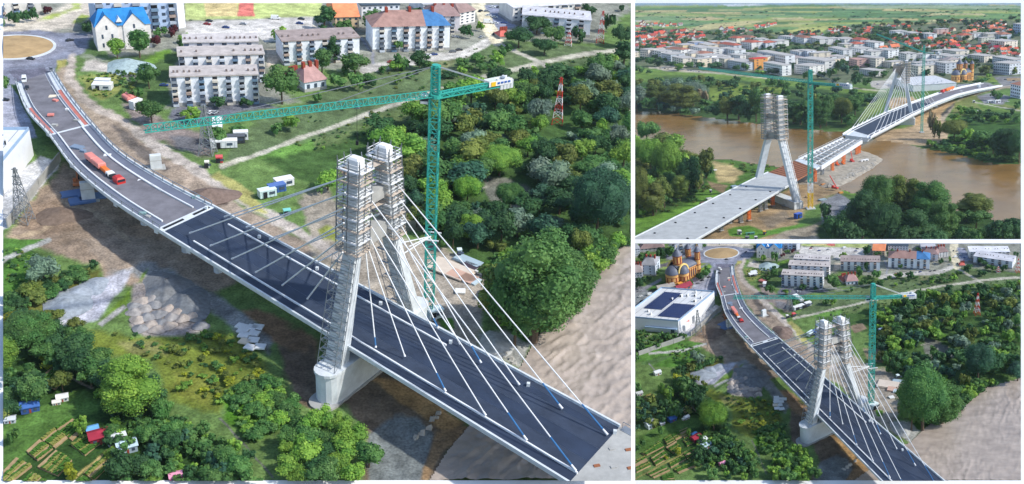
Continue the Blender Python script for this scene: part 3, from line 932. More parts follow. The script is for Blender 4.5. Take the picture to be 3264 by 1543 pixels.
def church(label, pos, rz, S):
    """ochre brick church: nave along +x from the apse at x=0; S overall scale (metres of length ~ 34)"""
    o = thing('church', label, 'church', pos, rz, S)
    MB().box(6, 30, -6, 6, 0, 11).build('nave_wall', BRICK_Y, o)
    for zb in (3.2, 6.8, 9.6):
        MB().box(5.9, 30.1, -6.08, 6.08, zb, zb + .4).build('brick_band', BRICK_R, o)
    # barrel roof
    rf = MB(); n = 12; vv = []; L0, L1 = 6, 29.5
    for x in (L0, L1):
        for i in range(n + 1):
            t = math.pi * i / n; vv.append((x, -6.4 * math.cos(t), 11 + 4.4 * math.sin(t)))
    ff = [(i, i + 1, n + 2 + i, n + 1 + i) for i in range(n)] + [tuple(range(n + 1))[::-1], tuple(range(n + 1, 2 * n + 2))]
    rf.add(vv, ff).build('roof', SLATE, o, smooth=False)
    # apse and transept lobes with half domes
    for nm, cx, cy, r, a0, a1 in (('apse', 5, 0, 6.2, math.pi / 2, 1.5 * math.pi), ('lobe', 11, -6, 4.6, math.pi, 2 * math.pi), ('lobe', 11, 6, 4.6, 0, math.pi)):
        w = MB().lathe([(r, 0), (r, 10)], cx, cy, 14, a0, a1).build(nm, BRICK_Y, o)
        for zb in (3.2, 6.8, 9.5): MB().lathe([(r + .08, zb), (r + .08, zb + .4)], cx, cy, 14, a0, a1).build('brick_band', BRICK_R, w)
        MB().lathe([(r + .4, 9.9), (r * .94, 12), (r * .72, 14), (r * .4, 15.3), (.05, 15.8)], cx, cy, 14, a0, a1).build('half_dome', SLATE, o, smooth=True)
        for i in range(5):
            t = a0 + (a1 - a0) * (i + .5) / 5
            part('window', unit(BRICK_R), w, (cx + (r + .02) * math.cos(t), cy + (r + .02) * math.sin(t), 3.8), (0, 0, t + math.pi / 2), (1.0, .12, 3.4))
    # gable arches over the lobes
    for cy in (-6.3, 6.3):
        mb = MB(); n = 10
        for i in range(n):
            t0, t1 = math.pi * i / n, math.pi * (i + 1) / n
            p = lambda t, R: (11 + R * math.cos(t), 10.5 + R * 1.15 * math.sin(t))
            a, b, c, d = p(t0, 4.9), p(t1, 4.9), p(t1, 6.0), p(t0, 6.0)
            y0, y1 = cy - .5, cy + .5
            mb.hexa([(a[0], y0, a[1]), (b[0], y0, b[1]), (b[0], y1, b[1]), (a[0], y1, a[1])], [(d[0], y0, d[1]), (c[0], y0, c[1]), (c[0], y1, c[1]), (d[0], y1, d[1])])
        mb.build('gable_arch', mat('pale_ochre', lin(238, 208, 130)), o)
    # nave arcade windows
    for sy in (-1, 1):
        for i in range(5):
            x = 17.2 + i * 2.5
            a = part('arch_recess', unit(BRICK_R), o, (x, sy * 6.02, 2.2), (0, 0, 0 if sy < 0 else math.pi), (1.5, .14, 6.2))
            part('window', unit(GLASS), a, (0, -1.05, .1), (0, 0, 0), (.5, .05, .75))
            part('buttress', unit(BRICK_Y), o, (x + 1.25, sy * 6.02, 0), (0, 0, 0 if sy < 0 else math.pi), (.6, .7, 9.6))
    # central drum and two entrance towers
    for cx, cy, r, zb, zt, dome in ((11, 0, 3.7, 11, 23.5, 6.5), (29, -5.2, 2.3, 0, 22, 5.0), (29, 5.2, 2.3, 0, 22, 5.0)):
        dr = MB().lathe([(r, zb), (r, zt)], cx, cy, 12).build('drum' if r > 3 else 'tower', BRICK_Y, o)
        for q in range(8):
            t = 2 * math.pi * q / 8
            part('window', unit(BRICK_R), dr, (cx + (r + .02) * math.cos(t), cy + (r + .02) * math.sin(t), zt - 6.2), (0, 0, t + math.pi / 2), (r * .30, .16, 4.8))
        for zz in (zt - 7.2, zt - .9) + ((5, 10) if zb == 0 else ()):
            MB().lathe([(r + .02, zz - .01), (r + .35, zz), (r + .35, zz + .6), (r + .02, zz + .61)], cx, cy, 12).build('cornice', BRICK_R, dr)
        dm = MB().lathe([(r + .7, zt), (r * 1.0, zt + dome * .16), (r * .85, zt + dome * .35), (r * .45, zt + dome * .62), (r * .12, zt + dome * .8), (.05, zt + dome)], cx, cy, 14).build('dome', SLATE, o, smooth=True)
        c = MB(); z = zt + dome - .2; c.beam((cx, cy, z), (cx, cy, z + 2), .18); c.beam((cx, cy - .55, z + 1.3), (cx, cy + .55, z + 1.3), .18); c.build('cross', YELLOW, dm)
    MB().box(-1.6, -1.2, -3, 3, 0, 1.2).build('steps', CONC, o)
    return o


def stepstack(mb, p, d, w):
    pass


def digger(label, pos, rz, color, scale=1.0, reach=1.0):
    o = thing('excavator', label, 'excavator', pos, rz, scale)
    for s in (-1, 1): MB().bevbox(-1.9, 1.9, s * 1.15 - .35, s * 1.15 + .35, 0, .9, .25).build('track', DARK, o)
    MB().bevbox(-2.2, 1.4, -1.3, 1.3, 1.0, 2.1, .25).build('body', PAINTED, o, color)
    c = MB().bevbox(.2, 1.5, .2, 1.3, 2.0, 3.1, .2).build('cab', PAINTED, o, color)
    MB().box(.9, 1.53, .3, 1.2, 2.2, 2.9).build('cab_window', GLASS_B, c)
    b = MB(); b.beam((1.2, -.2, 1.8), (3.6 * reach, -.2, 4.6), .45, .6); b.build('boom', PAINTED, o, color)
    MB().beam((3.6 * reach, -.2, 4.6), (5.3 * reach, -.2, 2.0), .4, .5).build('stick', PAINTED, o, color)
    MB().hexa([(5.0 * reach, -.7, .5), (6.0 * reach, -.7, .9), (6.0 * reach, .3, .9), (5.0 * reach, .3, .5)], [(5.0 * reach, -.7, 2.0), (5.6 * reach, -.7, 2.1), (5.6 * reach, .3, 2.1), (5.0 * reach, .3, 2.0)]).build('bucket', DARK, o)
    return o


def lift_crane(label, pos, rz, color, scale=1.0, boom=12, up=9):
    """small wheeled mobile crane or boom lift"""
    o = thing('mobile_crane', label, 'mobile crane', pos, rz, scale)
    MB().bevbox(-3, 3, -1.2, 1.2, .7, 1.7, .2).build('chassis', PAINTED, o, color)
    for x in (-2, 0, 2):
        for y in (-1.1, 1.1): MB().tube((x, y - .2, .5), (x, y + .2, .5), .5, None, 10).build('wheel', DARK, o)
    MB().bevbox(1.2, 2.8, -1.1, 1.1, 1.7, 2.9, .3).build('cab', PAINTED, o, color)
    MB().beam((-1.5, 0, 1.9), (-1.5 + boom, 0, 1.9 + up), .5, .6).build('boom', PAINTED, o, color)
    return o


def flat_pile(label, pos, rz, L, D, H, color, name, cat, group=None, m=None, scale=1.0):
    """a stack of boards / pallets of several layers"""
    o = thing(name, label, cat, pos, rz, scale, group)
    n = 3
    for i in range(n):
        z = H * i / n; j = random.uniform(-.04, .04) * L
        part('layer', unit(m or PAINTED), o, (j, D / 2 + j, z), (0, 0, random.uniform(-.04, .04)), (L, D, H / n * .86), color)
    return o


# ---------------------------------------------------------------- labels by neighbourhood
MARKS = {'L': [('roundabout', 80, 160), ('blue gabled house', 400, 130), ('white flats', 690, 270), ('white-blue bungalow', 990, 260), ('brown-roofed flats', 1310, 120), ('path crossing', 1722, 200), ('red-white mast', 1780, 330), ('crane mast', 1375, 500), ('pylon head', 1150, 560),
               ('river bend', 1940, 850), ('gravel heaps', 520, 1000), ('white panels', 800, 1090), ('red shed', 320, 1390), ('lattice tower', 55, 590), ('pylon pier', 1050, 1230), ('site offices', 880, 600), ('river bank tree', 1700, 900), ('board platform', 1460, 880), ('garden clearing', 1640, 610)],
         'B': [('roundabout', 2290, 810), ('church', 2150, 860), ('white flats', 2560, 890), ('brown-roofed flats', 2900, 830), ('path crossing', 3121, 898), ('red-white mast', 3110, 960), ('crane mast', 2785, 1050), ('pylon head', 2650, 1040), ('river bend', 3200, 1240), ('gravel heaps', 2370, 1220),
               ('white panels', 2484, 1290), ('red shed', 2215, 1398), ('warehouse', 2150, 990), ('pylon pier', 2590, 1370), ('site offices', 2590, 1060), ('garden plots', 2110, 1470), ('lattice tower', 2210, 1030)],
         'T': [('church', 3075, 220), ('near pylon', 2470, 400), ('far pylon', 2880, 280), ('green crane', 2585, 380), ('river bend', 2150, 400), ('gravel spit', 2780, 520), ('far bank', 3100, 480), ('white warehouse', 2990, 260), ('cream tower block', 2175, 150), ('grey tower block', 2555, 175), ('blue container', 2545, 690),
               ('crane counter jib', 2690, 275), ('roundabout', 3240, 255), ('sandy clearing', 2320, 550)]}

ORD = ['nearest', 'second', 'third', 'fourth', 'fifth', 'sixth', 'seventh', 'eighth', 'ninth', 'tenth', 'eleventh', 'twelfth', 'thirteenth', 'fourteenth', 'fifteenth', 'sixteenth', 'seventeenth', 'eighteenth', 'nineteenth', 'twentieth']
ORD += ['twenty-' + x for x in ('first', 'second', 'third', 'fourth', 'fifth', 'sixth', 'seventh', 'eighth', 'ninth')] + ['thirtieth'] + ['thirty-' + x for x in ('first', 'second', 'third', 'fourth', 'fifth', 'sixth', 'seventh', 'eighth', 'ninth')] + ['fortieth'] + ['forty-' + x for x in ('first', 'second', 'third', 'fourth', 'fifth', 'sixth', 'seventh', 'eighth', 'ninth')] + ['fiftieth'] + [t + '-' + x for t in ('fifty', 'sixty', 'seventy', 'eighty', 'ninety') for x in ('first', 'second', 'third', 'fourth', 'fifth', 'sixth', 'seventh', 'eighth', 'ninth')]
HUEWORD = {'dark': 'dark green', 'mid': 'mid green', 'bright': 'bright green', 'olive': 'olive green', 'silver': 'silvery', 'blue': 'bluish green', 'maroon': 'maroon', 'dry': 'dry brown', 'yellow': 'yellowish'}
SHAPEWORD = {'round': 'rounded', 'wide': 'spreading', 'tall': 'tall', 'bush': 'low bushy', 'cone': 'narrow', 'big': 'very large'}


def label_near(items, marks, noun):
    """items: (obj, T, pixel, adjective, cat); each is told by its rank on one side of the nearest landmark"""
    buckets = {}
    for it in items:
        o, T, (x, y), adj, cat = it
        best = min(marks[T.name], key=lambda m: math.hypot(m[1] - x, m[2] - y))
        dx, dy = x - best[1], y - best[2]
        side = ('right of' if dx > 0 else 'left of') if abs(dx) > abs(dy) else ('below' if dy > 0 else 'above')
        buckets.setdefault((T.name, best[0], side), []).append((math.hypot(dx, dy), it))
    for (tn, mk, side), L in buckets.items():
        L.sort(key=lambda a: a[0])
        for i, (d, (o, T, p, adj, cat)) in enumerate(L):
            o['label'] = f"{adj} {noun}, {ORD[min(i, len(ORD) - 1)]} {side} the {mk}, {T.tag}"
            o['category'] = cat



# ================================================================ THE VALLEY (large left view and lower right view)
def cc(r, g, b, k=0.80): return lin(r, g, b, k)


def P_(c, col, soft, *pts, amp=1.0): return ('poly', pxs(c, *pts), cc(*col), soft, 0, amp)
def L_(c, col, soft, wid, *pts): return ('line', pxs(c, *pts), cc(*col), soft, wid)


FOREST_FLOOR, MEADOW, DIRT, SAND, PALE = (78, 108, 58), (110, 138, 78), (160, 146, 130), (190, 178, 158), (214, 210, 206)
OPS = [
    # town ground
    P_('a', (150, 152, 140), 12, (-900, -400), (2436, -400), (2436, 330), (2090, 560), (2300, 800), (1300, 840), (1000, 640), (600, 430), (-900, 700)),
    P_('b', (150, 152, 140), 12, (-200, -300), (2470, -300), (2470, 60), (2200, 330), (1500, 300), (900, 460), (300, 540), (-200, 500)),
    P_('a', (196, 208, 136), 4, (1440, -200), (2500, -200), (2500, 135), (1440, 150)),
    P_('a', (222, 128, 116), 2, (1860, 20), (1972, 20), (1972, 125), (1840, 125)),
    P_('a', (226, 206, 150), 2, (1560, -100), (1850, -100), (1840, 125), (1600, 130)),
    P_('a', (222, 218, 212), 3, (1440, 165), (2500, 130), (2500, 270), (2060, 330), (1990, 280), (1430, 290)),
    P_('b', (222, 216, 200), 5, (-10, 130), (60, 120), (60, 200), (-10, 220)),
    P_('a', (212, 200, 180), 5, (2060, 380), (2200, 380), (2180, 480), (2070, 530)),
    # roundabout and roads at the head of the bridge
    P_('a', (214, 204, 188), 8, (-200, 130), (300, 120), (740, -60), (760, 90), (560, 240), (300, 270), (-200, 340)),
    P_('a', (170, 184, 100), 6, (300, 150), (560, 45), (640, 40), (400, 140)),
    P_('a', (168, 184, 96), 5, (560, 185), (640, 110), (710, 130), (620, 195)),
    P_('a', (142, 146, 162), 4, (-900, 300), (300, 240), (480, 260), (720, 270), (690, 400), (560, 460), (440, 500), (420, 560), (100, 650), (-300, 640), (-900, 520)),
    P_('a', (170, 178, 196), 3, (-40, 390), (60, 310), (240, 285), (420, 320), (462, 360), (400, 420), (230, 480), (20, 505), (-130, 480)),
    P_('k', (150, 152, 166), 3, (610, 130), (700, 60), (880, 45), (1060, 75), (1090, 140), (980, 190), (840, 205), (700, 200)),
    P_('k', (122, 122, 138), 2, (820, 215), (975, 215), (990, 300), (850, 310)),
    P_('a', (178, 172, 100), 5, (440, 470), (520, 460), (500, 560), (440, 540)),
    P_('a', (150, 158, 90), 6, (620, 590), (900, 560), (950, 700), (800, 770), (680, 700)),
    P_('a', (206, 198, 188), 6, (660, 480), (900, 500), (1010, 560), (840, 560), (640, 545)),
    P_('a', (92, 118, 70), 6, (640, 440), (700, 300), (860, 440), (1000, 430), (1390, 390), (1390, 560), (1320, 620), (1330, 800), (1100, 900), (1040, 700), (1080, 560), (900, 490)),
    P_('a', (118, 158, 66), 6, (1150, 460), (1330, 360), (1380, 380), (1250, 470), (1160, 500)),
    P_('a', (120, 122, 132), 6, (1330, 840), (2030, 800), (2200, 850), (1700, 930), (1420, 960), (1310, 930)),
    # haul road and dirt between road and bridge
    P_('a', (172, 156, 138), 8, (430, 560), (540, 480), (620, 700), (800, 830), (950, 900), (1100, 1050), (1300, 1218), (1000, 1218), (720, 970), (600, 830), (480, 680)),
    P_('c', (168, 152, 136), 9, (690, -20), (900, -20), (1280, 200), (1600, 380), (1900, 620), (2436, 950), (2436, 1300), (1650, 640), (1200, 420), (900, 200)),
    P_('d', (176, 166, 150), 9, (-100, 560), (120, 480), (230, 700), (640, 880), (960, 920), (1100, 1000), (1300, 1080), (1340, 1250), (600, 1300), (0, 1100)),
    P_('f', (172, 162, 148), 9, (200, -60), (560, 20), (900, 40), (930, 190), (880, 300), (860, 480), (1080, 620), (600, 420), (130, 100)),
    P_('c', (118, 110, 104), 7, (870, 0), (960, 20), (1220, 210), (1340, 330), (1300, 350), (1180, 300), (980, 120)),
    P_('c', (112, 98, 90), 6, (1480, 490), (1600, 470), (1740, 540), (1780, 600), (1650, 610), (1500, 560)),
    L_('a', (196, 184, 172), 6, 26, (560, 470), (530, 590), (640, 740), (780, 840), (900, 900), (1060, 1010), (1300, 1160)),
    L_('c', (198, 188, 178), 6, 32, (1060, 30), (1300, 180), (1500, 310), (1750, 470), (2000, 640), (2200, 760), (2436, 900), (2650, 1010)),
    P_('c', (176, 172, 108), 6, (1620, 360), (1700, 330), (2000, 560), (2100, 700), (2040, 700), (1820, 540)),
    P_('d', (150, 158, 82), 6, (20, 800), (90, 760), (200, 840), (170, 900), (60, 880)),
    P_('a', (150, 138, 132), 8, (960, 790), (1060, 800), (1300, 950), (1560, 1020), (1700, 1120), (1640, 1210), (1400, 1130), (1150, 1040), (1000, 900)), P_('a', (128, 128, 132), 6, (1330, 1060), (1540, 1060), (1560, 1140), (1420, 1150)),
    # parking, yard and dirt on the left
    P_('a', (178, 182, 198), 3, (-600, 760), (60, 640), (140, 740), (240, 930), (290, 1070), (-600, 1150)),
    P_('k', (172, 174, 188), 3, (560, 430), (760, 320), (800, 330), (820, 520), (600, 500), (440, 470)),
    P_('k', (150, 156, 160), 3, (0, 480), (200, 470), (300, 480), (60, 640), (0, 640)),
    P_('k', (150, 152, 160), 3, (0, 430), (130, 440), (300, 350), (300, 380), (150, 480), (0, 520)),
    P_('k', (84, 124, 62), 5, (150, 470), (300, 380), (420, 430), (300, 450), (220, 480)),
    P_('k', (126, 160, 70), 5, (560, 300), (760, 215), (790, 240), (700, 320), (580, 370), (500, 420), (450, 420)),
    P_('k', (150, 170, 86), 5, (230, 210), (600, 130), (620, 150), (600, 200), (760, 210), (560, 260), (300, 260)),
    P_('k', (116, 112, 120), 3, (220, 240), (600, 130), (640, 130), (560, 190), (240, 270)),
    P_('c', (208, 208, 210), 4, (310, 240), (470, 270), (450, 320), (310, 490), (70, 790), (-100, 860), (-400, 700)),
    P_('k', (206, 206, 206), 4, (828, 610), (885, 640), (560, 920), (460, 910)),
    P_('c', (170, 150, 130), 10, (480, 260), (620, 340), (870, 560), (1250, 830), (1500, 1000), (1150, 1218), (850, 1230), (760, 1080), (420, 1000), (270, 920), (40, 880), (90, 790), (300, 500), (430, 380)),
    P_('e', (166, 150, 134), 10, (420, -60), (900, -60), (1300, 120), (1100, 220), (800, 60), (560, 100)),
    P_('c', (146, 122, 100), 10, (200, 600), (420, 560), (640, 700), (560, 800), (300, 840), (180, 740), (0, 0), amp=.5) if False else P_('c', (150, 126, 104), 10, (200, 620), (420, 580), (620, 700), (560, 800), (300, 840), (180, 760), amp=.6),
    L_('c', (190, 172, 148), 4, 7, (480, 600), (740, 690), (860, 780), (980, 900)),
    L_('c', (190, 172, 148), 4, 7, (520, 590), (770, 680), (900, 780), (1010, 910)),
    L_('c', (188, 166, 138), 6, 14, (90, 860), (300, 800), (480, 700)),
    P_('e', (152, 154, 154), 9, (560, 110), (780, 60), (900, 90), (1080, 190), (1300, 330), (1440, 430), (1400, 520), (1230, 420), (1150, 330), (1000, 250), (700, 120)),
    P_('e', (156, 126, 98), 10, (1250, 300), (1350, 290), (1660, 440), (1660, 620), (1450, 470)),
    P_('e', (122, 106, 90), 10, (1460, 480), (1660, 560), (1700, 900), (1560, 760), (1480, 620)),
    # foundations and banks under the bridge
    P_('f', (118, 104, 88), 10, (-20, 480), (60, 620), (320, 600), (800, 880), (740, 1000), (640, 1220), (260, 1220), (290, 950), (120, 780), (-40, 740)),
    P_('f', (178, 144, 100), 7, (270, 660), (420, 680), (640, 790), (790, 880), (700, 960), (560, 860), (420, 780)),
    P_('f', (124, 130, 130), 8, (290, 960), (420, 860), (540, 870), (620, 960), (580, 1220), (300, 1220)),
    P_('f', (158, 130, 98), 6, (640, 950), (800, 900), (830, 930), (680, 1060), (600, 1220), (560, 1220)),
    P_('f', (180, 180, 174), 7, (860, 420), (1000, 410), (1160, 400), (1110, 560), (1080, 620), (920, 520)),
    P_('f', (96, 138, 58), 5, (650, 350), (720, 340), (740, 400), (690, 420)),
    # meadow, gravel and gardens lower left
    P_('c', (90, 122, 70), 5, (-700, 1000), (25, 880), (130, 910), (330, 1010), (420, 1218), (-700, 1400)),
    P_('k', (96, 140, 64), 4, (30, 1010), (560, 960), (720, 980), (520, 1060), (100, 1170), (0, 1190)),
    P_('k', (88, 132, 56), 4, (200, 1218), (400, 1110), (640, 1030), (690, 1110), (560, 1218)),
    L_('c', (196, 196, 190), 3, 15, (-600, 1180), (25, 1045), (380, 880)),
    P_('e', (118, 122, 62), 9, (0, 260), (240, 160), (520, 90), (520, 140), (330, 230), (220, 330), (60, 380)),
    P_('e', (196, 196, 206), 6, (215, 325), (330, 230), (510, 150), (690, 85), (650, 170), (500, 350), (310, 385)),
    P_('e', (110, 140, 52), 6, (510, 360), (700, 170), (770, 90), (700, 210), (620, 300), (500, 370)),
    P_('e', (190, 188, 186), 4, (505, 375), (640, 280), (655, 295), (530, 390)),
    P_('e', (172, 162, 156), 7, (660, 300), (700, 160), (800, 130), (920, 170), (1060, 300), (1080, 390), (1010, 420), (760, 440), (680, 400)),
    P_('e', (120, 134, 58), 12, (300, 390), (520, 410), (700, 440), (1060, 420), (1250, 420), (1400, 600), (1200, 720), (1150, 850), (900, 770), (800, 560), (520, 520)),
    P_('e', (158, 152, 104), 12, (620, 470), (800, 460), (860, 530), (700, 540), amp=.6),
    P_('e', (140, 142, 66), 12, (900, 600), (1130, 640), (1100, 800), (940, 740), amp=.6),
    P_('e', (90, 140, 44), 10, (1180, 740), (1440, 740), (1500, 900), (1300, 1000), (1180, 900)),
    P_('e', (60, 90, 44), 10, (0, 400), (260, 480), (520, 700), (800, 830), (1150, 1000), (1300, 1220), (0, 1220)),
    P_('e', (92, 128, 62), 6, (330, 760), (420, 710), (520, 780), (500, 860), (360, 880), (100, 1060), (0, 1110), (0, 1040)),
    P_('m', (92, 128, 62), 4, (40, 770), (300, 640), (560, 560), (680, 600), (600, 660), (300, 800), (40, 920)),
    L_('e', (170, 160, 140), 3, 9, (300, 610), (480, 715)), L_('e', (120, 122, 112), 3, 6, (1150, 880), (1420, 1180)),
    L_('m', (190, 170, 110), 2, 7, (40, 1170), (300, 1030), (660, 850)),
    L_('m', (150, 150, 150), 2, 7, (180, 30), (270, 130)),
    L_('k', (206, 206, 200), 1, 5, (40, 960), (200, 900)), L_('k', (206, 206, 200), 1, 5, (60, 1000), (280, 915)),
    # levee, paths, forest on the right
    P_('b', (106, 126, 86), 8, (420, 560), (1450, 330), (2470, 380), (2470, 560), (1900, 600), (1300, 700), (600, 1000), (-500, 1200), (-700, 1300), (-600, 1040), (0, 760)),
    P_('b', (114, 134, 84), 10, (0, 1100), (500, 880), (860, 800), (830, 960), (400, 1060), (-300, 1300)),
    P_('c', (108, 150, 72), 6, (1980, 220), (2200, 150), (2436, 110), (2436, 330), (2250, 330)),
    P_('b', (150, 150, 110), 8, (960, 460), (1100, 440), (1090, 560), (960, 600), amp=.6),
    P_('b', FOREST_FLOOR, 10, (560, 1080), (900, 880), (1150, 770), (1330, 700), (1700, 600), (2080, 520), (2600, 440), (2600, 1300), (600, 1300)),
    P_('d', FOREST_FLOOR, 10, (-400, 250), (200, 130), (400, 0), (2600, -100), (2600, 860), (2330, 900), (2200, 1218), (1340, 1120), (1310, 1060), (960, 880), (690, 830), (660, 400), (200, 360), (0, 480)),
    P_('f', (74, 120, 48), 7, (900, 40), (1657, -30), (1560, 20), (1450, 200), (1280, 330), (1160, 480), (1090, 470), (930, 330)),
    P_('d', (124, 126, 116), 6, (1290, 400), (1480, 400), (1900, 540), (1700, 640), (1540, 700), (1380, 610)),
    L_('d', (160, 158, 148), 2, 6, (1290, 500), (1420, 440)), L_('d', (160, 158, 148), 2, 6, (1540, 690), (1680, 580)), L_('d', (152, 150, 140), 2, 5, (1620, 570), (1800, 540)),
    L_('d', (196, 170, 140), 3, 12, (1540, 690), (1590, 650)),
    P_('l', (150, 132, 112), 3, (215, 820), (330, 790), (380, 840), (260, 890)), P_('l', (150, 140, 112), 4, (330, 1040), (480, 1040), (640, 1160), (540, 1190), (380, 1150)),
    P_('l', (92, 130, 62), 3, (480, 900), (640, 850), (800, 880), (640, 1010), (480, 980)),
    L_('b', (206, 202, 184), 3, 13, (-720, 1290), (-300, 1150), (0, 1030), (400, 890), (800, 760), (1200, 628), (1760, 490), (2100, 430), (2700, 330)),
    L_('b', (202, 198, 184), 3, 11, (1440, 340), (1760, 490), (1930, 590)),
    L_('b', (208, 204, 196), 3, 26, (380, 545), (900, 455), (1180, 410), (1300, 350), (1420, 290)),
    L_('b', (232, 222, 192), 4, 44, (1420, 300), (1330, 170), (1290, 60), (1260, -60)),
    P_('b', (150, 156, 176), 4, (1330, 40), (1440, 30), (1530, 180), (1590, 200), (1450, 240), (1380, 160)),
    L_('b', (150, 152, 160), 3, 10, (370, 300), (460, 410), (460, 490)),
]
RIVER = pxs('f', (1700, -60), (1560, 10), (1500, 120), (1450, 190), (1370, 250), (1280, 330), (1210, 400), (1160, 470), (1110, 560), (1075, 620), (960, 700), (830, 900), (700, 1050), (590, 1230), (700, 1900), (3200, 1900), (3200, -500), (2400, -400))


def ground_relief(X, Y, P):
    z = (fbm(P[..., 0] / 9, P[..., 1] / 9, 5) - .47) * 1.1 + (fbm(P[..., 0] / 2.2, P[..., 1] / 2.2, 9) - .47) * .5
    flat = 1.0
    for poly in (RIVER,):
        d, ins = segdist(X, Y, poly, True)
        flat = np.where(ins, 0, np.clip(d / 40, 0, 1))
    tn = np.clip((Y - 330) / 120, 0, 1)        # town ground is level
    return z * flat * tn - np.where(flat == 0, 1.2, 0)


def river_waves(P, d):
    x, y = P[..., 0], P[..., 1]; k = WK
    u, v = (x * .55 + y * .83) / k, (x * .83 - y * .55) / k
    a = np.clip(d / 60, 0, 1)
    rid = 1 - np.abs(2 * vnoise(u / 4.2 + fbm(u / 9, v / 9, 61) * 2, v / 1.7, 37) - 1); ri2 = 1 - np.abs(2 * vnoise(u / 2.0, v / .85, 39) - 1)
    w = rid ** 3 * .3 + ri2 ** 2 * .2 + (1 - np.abs(2 * vnoise(u / 1.1, v / .5, 43) - 1)) ** 2 * .09 + (fbm(u / 14, v / 6, 31) - .47) * .35
    band = np.clip(1.4 - np.abs(fbm(u / 60, v / 60, 41) - .5) * 6, .25, 1.3)
    return w * a * band * k


def row(pts, n):
    """resample a polyline of Vectors into n+1 points"""
    d = [0]
    for i in range(len(pts) - 1): d.append(d[-1] + (pts[i + 1] - pts[i]).length)
    out = []
    for i in range(n + 1):
        t = d[-1] * i / n; j = 0
        while j < len(d) - 2 and d[j + 1] < t: j += 1
        f = (t - d[j]) / (d[j + 1] - d[j]); out.append(pts[j].lerp(pts[j + 1], min(1, max(0, f))))
    return out


ZD = 9.0
STN = [('a', (125, 640), (415, 552), .9), ('a', (205, 850), (525, 728), 3.0), ('a', (385, 1050), (715, 965), 5.0), ('c', (575, 325), (930, 212), 6.6), ('c', (870, 575), (1270, 428), 7.8), ('c', (1240, 815), (1650, 625), 8.6)]


def deck_edges():
    near = [G(c, *p, z) for c, p, q, z in STN]; far = [G(c, *q, z) for c, p, q, z in STN]
    nE, fE = TL.at(1813, 1540, ZD), TL.at(1976, 1360, ZD)
    return near, far, nE, fE


def catmull(P, sub=5):
    out = []
    for i in range(len(P) - 1):
        p0 = P[max(0, i - 1)]; p1, p2 = P[i], P[i + 1]; p3 = P[min(len(P) - 1, i + 2)]
        for s in range(sub):
            t = s / sub
            out.append(.5 * ((2 * p1) + (p2 - p0) * t + (2 * p0 - 5 * p1 + 4 * p2 - p3) * t * t + (3 * p1 - p0 - 3 * p2 + p3) * t ** 3))
    out.append(P[-1].copy()); return out


def cloc(o, ps): return [V.loc(p) - o for p in ps]


def mix(A, B, t): return [a.lerp(b, t) for a, b in zip(A, B)]


def shell_line(A, B, t, w, h, n):
    """kerb along fraction t between edge rows, width w metres, height h"""
    out = ([], [])
    for a, b in zip(A, B):
        d = (b - a).normalized(); p = a.lerp(b, t)
        out[0].append(p - d * w / 2); out[1].append(p + d * w / 2)
    return out


